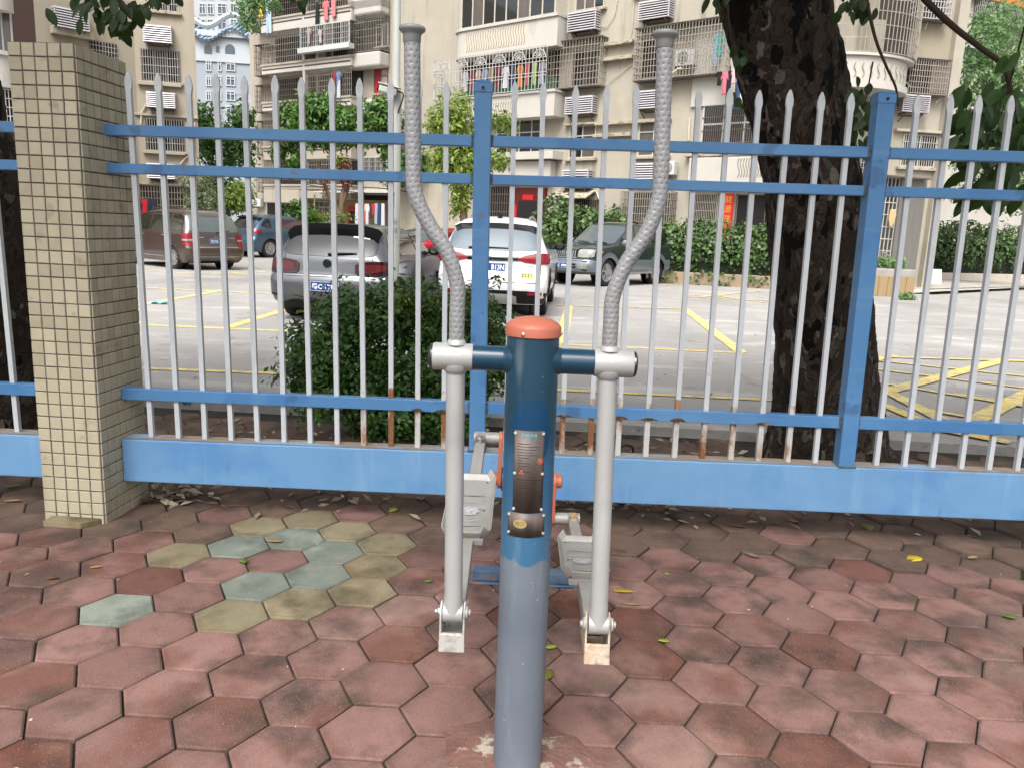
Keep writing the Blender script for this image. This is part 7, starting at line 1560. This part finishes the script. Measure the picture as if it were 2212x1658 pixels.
hedge('hedge', 'clipped green hedge on a tan wall between the off-roader and the trunk', hA, hB, 1.72, 1.1, 8500, .13, lf_hedge, 31, [((hA.x + (hB.x - hA.x) * t, hA.y + (hB.y - hA.y) * t - .02, .4 + .12 * math.sin(t * 40)), (.35, .12, .22)) for t in (.1, .3, .42, .6, .75, .9)])
b = MB(); dd = Vector((0, .12, 0)); b.hexa([hA + Vector((0, 0, -.05)), hB + Vector((0, 0, -.05)), hB + dd * 2 + Vector((0, 0, -.05)), hA + dd * 2 + Vector((0, 0, -.05)), hA + Vector((0, 0, .38)), hB + Vector((0, 0, .38)), hB + dd * 2 + Vector((0, 0, .38)), hA + dd * 2 + Vector((0, 0, .38))])
tag(b.build('planter_wall', tan_wall, bevel=.02), 'low tan retaining wall under the hedge behind the off-roader', 'wall')
hC, hD = at(1165, 560, 28.5), at(1330, 560, 28.8); hC.z = hD.z = .06
hedge('hedge', 'looser green hedge behind the white SUV and the off-roader bonnet', hC, hD, 2.0, 1.2, 5000, .15, lf_hedge, 32, [(tuple(at(1205, 460, 29)), (.7, .6, .7)), (tuple(at(1270, 480, 29)), (.9, .6, .45)), (tuple(at(1190, 500, 28.4)), (.6, .5, .5))])
tree('garden_shrub', 'small leafy bush against the wall right of the awning window', [(1345, 458, .55, .3, 0), (1330, 468, .4, .25, 0)], 30.5, 400, .13, lf_hedge, [(1340, 500), (1342, 460)], 33)
hE, hF = gp(1960, 609, .06), gp(2300, 614, .06); hE.y += .1; hF.y += .1
hedge('hedge', 'tall mixed hedge behind a pale kerb wall at the right edge', hE + Vector((-.1, .25, 0)), hF + Vector((0, .25, 0)), 2.25, 1.4, 9000, .17, lf_hedge, 34, [((hE.x + .3, hE.y + .6, 2.2), (.6, .5, .5)), ((hE.x + 2.6, hE.y + .6, 2.35), (.9, .5, .4))])
white_kerb = pmat('kerb_wall_pale', '#b7aea3', rough=.9, var=.08, vs=2, bump=.2, bs=30, layers=[dict(c='#8a8075', s=3, a=.55, b=.7, k=.6, st=(1, 1, 2))])
b = MB(); b.hexa([hE + Vector((-.6, 0, -.02)), hF + Vector((0, 0, -.02)), hF + Vector((0, .25, -.02)), hE + Vector((-.6, .25, -.02)), hE + Vector((-.6, 0, .40)), hF + Vector((0, 0, .40)), hF + Vector((0, .25, .40)), hE + Vector((-.6, .25, .40))])
tag(b.build('kerb_wall', white_kerb, bevel=.02), 'pale rendered kerb wall under the tall hedge at the right edge', 'wall')
kA, kB = gp(1955, 634, .06), gp(2330, 622, .06); pavm = pmat('walk_concrete', '#a8a299', rough=.9, var=.15, vs=1.5, bump=.3, bs=20, layers=[dict(c='#7c776f', s=2, a=.5, b=.7, k=.6)])
b = MB(); b.add([Vector((kA.x, kA.y, .064)), kA + Vector((.9, -.1, .10)), kB + Vector((0, .3, .10)), hF + Vector((0, 0, .10)), hE + Vector((-1.6, 0, .10)), kA + Vector((-1.2, .9, .10))], [(0, 1, 2, 3, 4, 5)]); o = b.build('side_walk', pavm, kind='structure', fix=False)
n = 9
for k in range(n):
    p = kA.lerp(kB, (k + .3) / n + .06); q = kA.lerp(kB, (k + 1.25) / n + .06); b = MB(); b.hexa([Vector((p.x, p.y, .05)), Vector((q.x, q.y, .05)), Vector((q.x, q.y + .15, .05)), Vector((p.x, p.y + .15, .05)), Vector((p.x, p.y, .185)), Vector((q.x, q.y, .185)), Vector((q.x, q.y + .15, .185)), Vector((p.x, p.y + .15, .185))])
    b.build('kerbstone', pmat('kerbstone', '#5f5b52', rough=.95, var=.3, vs=3, bump=.4, bs=30, layers=[dict(c='#8f897c', s=4, a=.56, b=.66, k=.8), dict(c='#3e4632', s=5, a=.58, b=.7, k=.7, o=5)]), o, bevel=.012)
# ---- boxed planter, boards
pa = gp(1890, 640, .06); pb_ = gp(1952, 640, .06)
pl = thing('planter', 'concrete planter clad in tan boards with leafy plants, right of the trunk', 'planter', ((pa.x + pb_.x) / 2, pa.y + .4, .06))
w_ = (pb_.x - pa.x) / 2 + .1; c_ = Vector(((pa.x + pb_.x) / 2 - .1, pa.y + .45, .06))
b = MB(); b.box(c_ + Vector((0, 0, .40)), (w_ * 2, .85, .80)); b.build('tub', pmat('tub_concrete', '#8f8b85', rough=.9, var=.15, vs=3), pl, bevel=.03)
for k in range(5):
    b = MB(); x = -w_ + w_ * 2 * (k + .5) / 5; b.box(c_ + Vector((x, -.44, .30 + rnd.uniform(-.01, .01))), (w_ * 2 / 5 - .012, .02, .58)); b.build('board', pmat('board_tan', '#8f7a5a', rough=.8, var=.12, vs=4, stretch=(6, 1, .6)), pl)
foliage('plants', [(tuple(c_ + Vector((x, 0, .95))), (.28, .3, .18)) for x in (-.3, 0, .3)], 420, .13, lf_pale, pl, seed=40, shell=.2)
for nm, lab, px4, hh, mt in (('white_board', 'white board leaning behind the planter', (1962, 592, 2005), .62, frm_w), ('beige_board', 'beige board standing behind the white boards', (1970, 575, 1990), 1.05, pmat('board_beige', '#b09a78', rough=.8)), ('white_board', 'taller white door panel left of the beige board', (1948, 575, 1966), 1.15, frm_w)):
    A = gp(px4[0], 616, .06); B = gp(px4[2], 616, .06); b = MB(); y = A.y - (.3 if hh < 1 else -.4); b.hexa([(A.x, y, .1), (B.x, y, .1), (B.x, y + .03, .1), (A.x, y + .03, .1), (A.x, y + .15, .1 + hh), (B.x, y + .15, .1 + hh), (B.x, y + .18, .1 + hh), (A.x, y + .18, .1 + hh)])
    tag(b.build(nm, mt), lab, 'board')
gt_ = at(1960, 643, 22.0); gt_.z = .07
tag(foliage('weed_tuft', [((gt_.x, gt_.y, .1), (.25, .15, .12))], 160, .14, lf_pale, None, seed=41), 'grass tuft growing at the foot of the planter on the car park', 'weeds')
# ---- lamp post with number plate and camera
LX = at(851, 600, 9.3); lp = thing('lamp_post', 'pale grey lamp post numbered 105 with a white camera, behind the shrub', 'lamp post', (LX.x, 9.3, .06))
polem = pmat('post_pale', '#a9aba5', rough=.5, var=.06, vs=2, layers=[dict(c='#7a756c', s=6, a=.64, b=.75, k=.6), dict(c='#8a4a34', s=20, a=.74, b=.78, k=.8)])
def lpp(y): return at(851 - (y - 350) * .0, y, 9.3)
zj = lpp(205).z; xb = LX.x
b = MB(); b.lathe([(.16, .0), (.16, .02), (.062, .03), (.060, zj - .06), (.052, zj - .03), (.042, zj), (.038, 7.0)], (xb, 9.3, .06), 24); b.build('post', polem, lp, smooth=40)
b = MB(); zc = lpp(433).z; n = 8; b.grid([[(xb + .0625 * math.sin(t), 9.3 - .0625 * math.cos(t), z) for t in [R(-62 + 100 * k / n) for k in range(n + 1)]] for z in (lpp(470).z, lpp(403).z)]); npo = b.build('number_plate', pmat('plate_pale', '#b9bab6', rough=.5), lp)
for k, ch in enumerate('105'):
    text_on('digit', ch, .1, blk, npo, frame(Vector((xb - .012, 9.3 - .0665, lpp(421 + 12 * k).z)) - ORG[npo.name], (1, -.2, 0), (0, 0, 1)), fit=(.030, .050), bold=.004)
for z, hh in ((lpp(481).z, .05), (lpp(498).z, .06)):
    b = MB(); b.grid([[(xb + .0622 * math.sin(t), 9.3 - .0622 * math.cos(t), zq_) for t in [R(-30 + 70 * k / n) for k in range(n + 1)]] for zq_ in (z - hh / 2, z + hh / 2)]); b.build('old_sticker', pmat('sticker_grey', '#8d8d88', rough=.8, var=.3, vs=30), lp)
cp_ = at(838, 196, 9.2); b = MB(); Mx = Matrix.Rotation(R(12), 3, 'Y'); b.box(cp_, (.20, .085, .075), mat=Mx); cb = b.build('camera_body', frm_w, lp, bevel=.015)
b = MB(); b.box(cp_ + Vector((.02, 0, .05)), (.25, .11, .012), mat=Mx); b.build('sun_shield', frm_w, cb, bevel=.004)
b = MB(); b.bar(cp_ + Vector((.02, 0, -.04)), (xb, 9.27, zj - .08), .03, .03); b.build('bracket', frm_w, cb); b = MB(); b.tube([cp_ + Vector((-.10, -.0, .02)), cp_ + Vector((-.115, 0, .024))], .03, 14); b.build('lens', blackp, cb)
b = MB(); b.tube(spline([cp_ + Vector((.1, 0, 0)), cp_ + Vector((.17, .02, -.04)), (xb + .03, 9.25, zj - .2)], 6), .008, 6); b.build('cable', blackp, cb)
# ---- overhead wires
wires = [[(575, 378), (700, 400), (830, 408), (965, 428)], [(590, 385), (760, 415), (900, 420), (975, 432)]]
for i, w3 in enumerate(wires):
    Yw = (38, 38.4, 29.5)[i]; b = MB(); b.tube(spline([at(x, y, Yw) for x, y in w3], 8), .022, 5)
    tag(b.build('cable', blackp if i < 2 else frm_w, smooth=60), ('black cable sagging across the front of the middle block, upper one', 'black cable sagging across the front of the middle block, lower one', 'white clothes line over the hedge before the awning window')[i], 'cable')
# ---- laundry
def garment(F, u, z, o, wd, ht, col, kind, label):
    b = MB(); th = .035
    if kind == 'shirt': poly = [(-.5, -1), (.5, -1), (.42, -.28), (.85, -.42), (.72, -.1), (.3, 0), (.12, -.04), (-.12, -.04), (-.3, 0), (-.72, -.1), (-.85, -.42), (-.42, -.28)]
    elif kind == 'trousers': poly = [(-.5, 0), (.5, 0), (.55, -1), (.12, -1), (0, -.35), (-.12, -1), (-.55, -1)]
    else: poly = [(-.5, 0), (.5, 0), (.48, -.98), (.1, -1), (-.46, -.97)]
    rows = 1; pp_ = [(a * wd / 2 * (1.0), c * ht) for a, c in poly]
    b.prism(pp_, -th, th, lambda a, c, d: F.W(u + a, z + c, o + d + .05 * math.sin(a * 9 + u * 3) * (-c / ht)))
    m_ = pmat('cloth_' + col.strip('#'), col, rough=.95, var=.15, vs=4, stretch=(8, 8, 1), bump=.3, bs=12)
    tag(b.build(kind if kind != 'cloth' else 'towel', m_, bevel=.02), label, 'laundry', 'laundry drying on the balconies')
fan = [('#b9b6bd', 'shirt', 'white'), ('#7b2b34', 'cloth', 'dark red'), ('#a9938a', 'shirt', 'beige'), ('#7c93b5', 'shirt', 'pale blue'), ('#8f7a60', 'cloth', 'tan'), ('#6e1f3c', 'shirt', 'crimson'), ('#c6c6cb', 'shirt', 'bright white'), ('#2e3560', 'cloth', 'navy'), ('#c27a22', 'shirt', 'orange'), ('#b0535f', 'cloth', 'coral pink'), ('#9aa86a', 'cloth', 'lime'), ('#8d8fa3', 'shirt', 'lilac grey')]
for k, (c, kd, nm) in enumerate(fan):
    u = uS + .75 + (uc1 - uS - 1.2) * k / (len(fan) - 1); garment(F3, u, cz1 - .5, .55, .42, .85, c, kd, f'{nm} garment drying behind the fan-topped balcony cage')
for x, y, wd, ht, c, kd, lb in ((1590, 262, .45, .7, '#2f9c93', 'shirt', 'teal shirt drying in the cage beside the trunk'), (1562, 262, .4, 1.0, '#8aa0b8', 'cloth', 'pale blue cloth drying in the cage beside the trunk')):
    u, z = F3.px(*z3(1935 if 'teal' in lb else 1910, 270, 0, 0)[:2], .4); garment(F3, u, z, .35, wd, ht, c, kd, lb)
for x, wd, ht, c, kd, lb in ((1940, .3, .45, '#15161c', 'shirt', 'small black top hanging below the cage beside the trunk'), (1985, .35, .75, '#c06a78', 'shirt', 'pink shirt hanging below the cage beside the trunk'), (2022, .3, .95, '#1b1c22', 'trousers', 'black trousers hanging below the cage beside the trunk'), (2062, .4, .4, '#c9a2ac', 'shirt', 'pale pink top hanging below the cage beside the trunk'), (2100, .4, 1.2, '#2d4468', 'trousers', 'blue jeans hanging below the cage beside the trunk'), (2145, .4, .9, '#c9b7b2', 'cloth', 'cream cloth hanging below the cage beside the trunk')):
    u, z = F3.px(*z3(x, 568, 0, 0)[:2], .6); garment(F3, u, z, .6, wd, ht, c, kd, lb)
for x, y, wd, ht, c, kd, lb in ((180, -60, .9, 1.6, '#c6a72e', 'cloth', 'yellow cloth at the top of the middle block'), (240, -20, 1.0, 2.3, '#9fb3c4', 'trousers', 'pale blue trousers at the top of the middle block'), (630, 20, .5, 1.7, '#17181c', 'trousers', 'black trousers over the parapet of the middle block'), (700, 5, .7, 1.2, '#c96a70', 'shirt', 'pink shirt over the parapet of the middle block'), (760, -10, .8, 1.1, '#c4747a', 'cloth', 'rose cloth over the parapet of the middle block'), (600, 235, .5, 1.0, '#9b8a84', 'shirt', 'brown shirt in the glazed balcony of the middle block'), (690, 250, .4, .8, '#a89c98', 'shirt', 'grey shirt in the glazed balcony of the middle block'), (768, 570, .6, .9, '#7a2d30', 'shirt', 'maroon shirt on the open balcony of the middle block'), (800, 570, .6, .9, '#5d7390', 'shirt', 'blue shirt on the open balcony of the middle block'), (768, 640, .5, 1.1, '#a5545a', 'trousers', 'red trousers on the open balcony of the middle block'), (802, 640, .5, 1.1, '#aab0b8', 'trousers', 'white trousers on the open balcony of the middle block')):
    u, z = F2.px(*z2(x, y, 0, 0)[:2], 1.35); garment(F2, u, z, 1.35 if 'glazed' not in lb else 1.75, wd, ht, c, kd, lb)
for x, wd, ht, c, kd, lb in ((1275, .4, 1.2, '#b9bcc4', 'cloth', 'white sheet'), (1350, .35, 1.0, '#c2602c', 'cloth', 'orange cloth'), (1385, .5, 1.2, '#c3c3c9', 'shirt', 'white shirt'), (1420, .4, .8, '#3a3236', 'shirt', 'dark shirt'), (1452, .35, .6, '#b02c34', 'shirt', 'red shirt'), (1485, .4, 1.1, '#9a9ca6', 'cloth', 'grey cloth'), (1515, .4, 1.5, '#27405c', 'trousers', 'blue jeans'), (1555, .4, 1.3, '#c4c6cc', 'cloth', 'long white towel')):
    u, z = F2.px(*zq(x, 568), 2.2); garment(F2, u, z, 2.2, wd * 1.2, ht * 1.15, c, kd, lb + ' under the tin awning of the middle block')
for x, wd, ht, c, kd, lb in ((1105, .3, .5, '#2a2c34', 'shirt', 'dark top'), (1160, .45, .55, '#b8202a', 'shirt', 'bright red top'), (1195, .35, .6, '#20263a', 'trousers', 'navy shorts'), (1225, .3, .9, '#2b2f3c', 'trousers', 'dark trousers')):
    u, z = F1.px(*z5(x, 322, 0, 0)[:2], .6); garment(F1, u, z, .62, wd * 1.3, ht * 1.2, c, kd, lb + ' at the ground floor of the left block')
# ---- fallen leaves and litter
lcol = dict(yellow='#b59a3c', bright='#d3bb22', olive='#6f6c2a', green='#5d7f28', brown='#6d4a2e', tan='#a58a62', lime='#98a83a')
def fallen(x, y, L, W, ang, col, label, z=.006, curl=.2):
    L *= 1.25; W *= 1.5; p = gp(x, y, 0); b = MB(); d = Vector((math.cos(R(ang)), math.sin(R(ang)), .02)); big_leaf(b, Vector((p.x, p.y, z)) - d * L / 2, d, (0, 0, 1), L, W, -curl * .3)
    m_ = leafmat('fallen_' + col, lcol[col], lcol[col], vs=20, rough=.6, trans=.1); o = b.build('fallen_leaf', m_, smooth=179, fix=False); so = o.modifiers.new('thickness', 'SOLIDIFY'); so.thickness = .0008
    tag(o, label, 'leaf', 'fallen leaves on the paving'); return o
for a in ((1345, 1279, .075, .022, -12, 'yellow', 'long yellow fallen leaf right of the right pedal arm'), (1366, 1307, .06, .010, -10, 'tan', 'thin tan fallen leaf below the long yellow leaf'), (1433, 1386, .034, .016, -20, 'lime', 'small lime leaf on the paving right of the machine'), (1190, 1400, .035, .018, 10, 'lime', 'lime leaf touching the right side of the grey post'), (926, 1257, .030, .016, 10, 'green', 'green speckled leaf left of the left swing arm'), (850, 1103, .05, .030, 60, 'lime', 'lime leaf just below the blue beam left of the machine'), (592, 1170, .075, .025, -15, 'tan', 'tan leaf on the grey-green pavers'), (525, 1214, .045, .025, -50, 'green', 'curled green leaf between ochre and grey pavers'), (207, 1226, .04, .01, 10, 'yellow', 'thin yellow leaf right of the pillar foot on red pavers'), (113, 1250, .04, .02, 5, 'brown', 'brown leaf on the red pavers at the left'), (1975, 1210, .07, .045, 20, 'bright', 'bright yellow leaf on the paving at the right'), (2180, 1334, .05, .022, -35, 'green', 'fresh green leaf at the right edge of the paving'), (1874, 1140, .07, .045, 85, 'olive', 'olive leaf in front of the beam under the right fence post'), (1587, 1137, .10, .035, -30, 'brown', 'brown curled leaf before the beam right of the machine'), (1330, 1194, .08, .025, -5, 'brown', 'brown leaf beside the right pedal'), (2100, 1205, .05, .02, 20, 'tan', 'tan curled seed pod at the right of the paving'), (1600, 1233, .02, .01, 60, 'green', 'tiny green shoot in a paving joint right of the machine'), (1440, 1241, .02, .01, -40, 'lime', 'tiny lime leaf right of the long yellow leaf'), (28, 1083, .075, .02, 0, 'tan', 'tan pod lying left of the pillar'), (1183, 1460, .05, .03, 70, 'olive', 'dull green leaf partly behind the grey post'), (30, 1052, .06, .035, 20, 'green', 'fresh green leaf under the beam left of the pillar')):
    fallen(*a)
def litter(name, label, pts, n, seed, size, cat='leaf litter'):
    rg2 = np.random.default_rng(seed); P = []
    for (x, y, sx, sy, z) in pts:
        for _ in range(n):
            P.append((x + rg2.normal(0, sx), y + rg2.normal(0, sy), z + abs(rg2.normal(0, .01))))
    P = np.array(P); Q = np.tile(np.array([[0, 0, 1.0]]), (len(P), 1)); v = leaf_arrays(P, Q, size, rg2, aspect=.45, up=1.4)
    v[:, 2] = np.maximum(v[:, 2], .004)
    o = leaf_object(name, v, leafmat('litter', '#57402c', '#b9ab94', vs=9, rough=.8, trans=.05, yellow='#c9c2b2'), None, 'stuff'); tag(o, label, cat); return o
c1 = gp(345, 1075); c2 = gp(1330, 1085); c3 = Vector((1.7, 4.9, 0)); c4 = Vector((2.5, 4.9, 0))
litter('leaf_litter', 'pile of dead leaves at the foot of the tiled pillar', [(c1.x, c1.y, .08, .05, .01), (c1.x + .05, c1.y + .02, .1, .06, .03)], 40, 3, .085)
litter('leaf_litter', 'dead leaves scattered on the pavers behind the fence and round the trunk', [(-1.2, 5.0, .7, .35, .004), (c3.x, c3.y, .25, .2, .01), (c4.x, c4.y, .2, .2, .01), (.6, 4.7, .8, .4, .004), (c2.x, c2.y, .25, .05, .004), (-.3, 4.1, 1.0, .06, .004), (2.2, 4.5, .5, .4, .005), (-1.5, 4.6, .5, .4, .005), (.9, 5.2, .8, .25, .005)], 62, 4, .068)
litter('leaf_litter', 'dry leaves scattered over the car park concrete', [(-2.5, 7.2, 1.5, .8, .066), (1.5, 7.5, 2, 1.0, .066), (4, 7.5, 1.5, .8, .066), (0, 10, 4, 1.5, .066)], 22, 5, .06)
p = gp(345, 657, .06); b = MB(); b.grid([[(p.x - .13 + .26 * i / 5, p.y - .06 + .12 * j / 3, .07 + .03 * abs(math.sin(i * 2.1 + j))) for i in range(6)] for j in range(4)]); tag(b.build('plastic_scrap', pmat('scrap_blue', '#6fb6cc', rough=.6, var=.1), smooth=179), 'crumpled light blue plastic scrap on the car park left of the grey hatchback', 'litter')
b = MB(); P = [gp(430 + 90 * k / 10 - 40, 868 + 8 * math.sin(k), .02) for k in range(11)]; b.tube([Vector((q.x, q.y, .04)) for q in P], .018, 8); tag(b.build('hose', pmat('hose_teal', '#2f5f6a', rough=.5), smooth=60), 'teal hose lying along the car park edge behind the pillar', 'hose')
P = [(.55, 4.35, .02), (.68, 4.55, .1), (.75, 4.6, .22), (.68, 4.5, .28), (.55, 4.45, .2), (.5, 4.4, .08), (.6, 4.25, .01), (.8, 4.3, .02)]
b = MB(); b.tube(spline(P, 8), .008, 7); tag(b.build('dry_vine', twig, smooth=60), 'looped dry vine on the pavers behind the fence beside the grey post', 'vine')
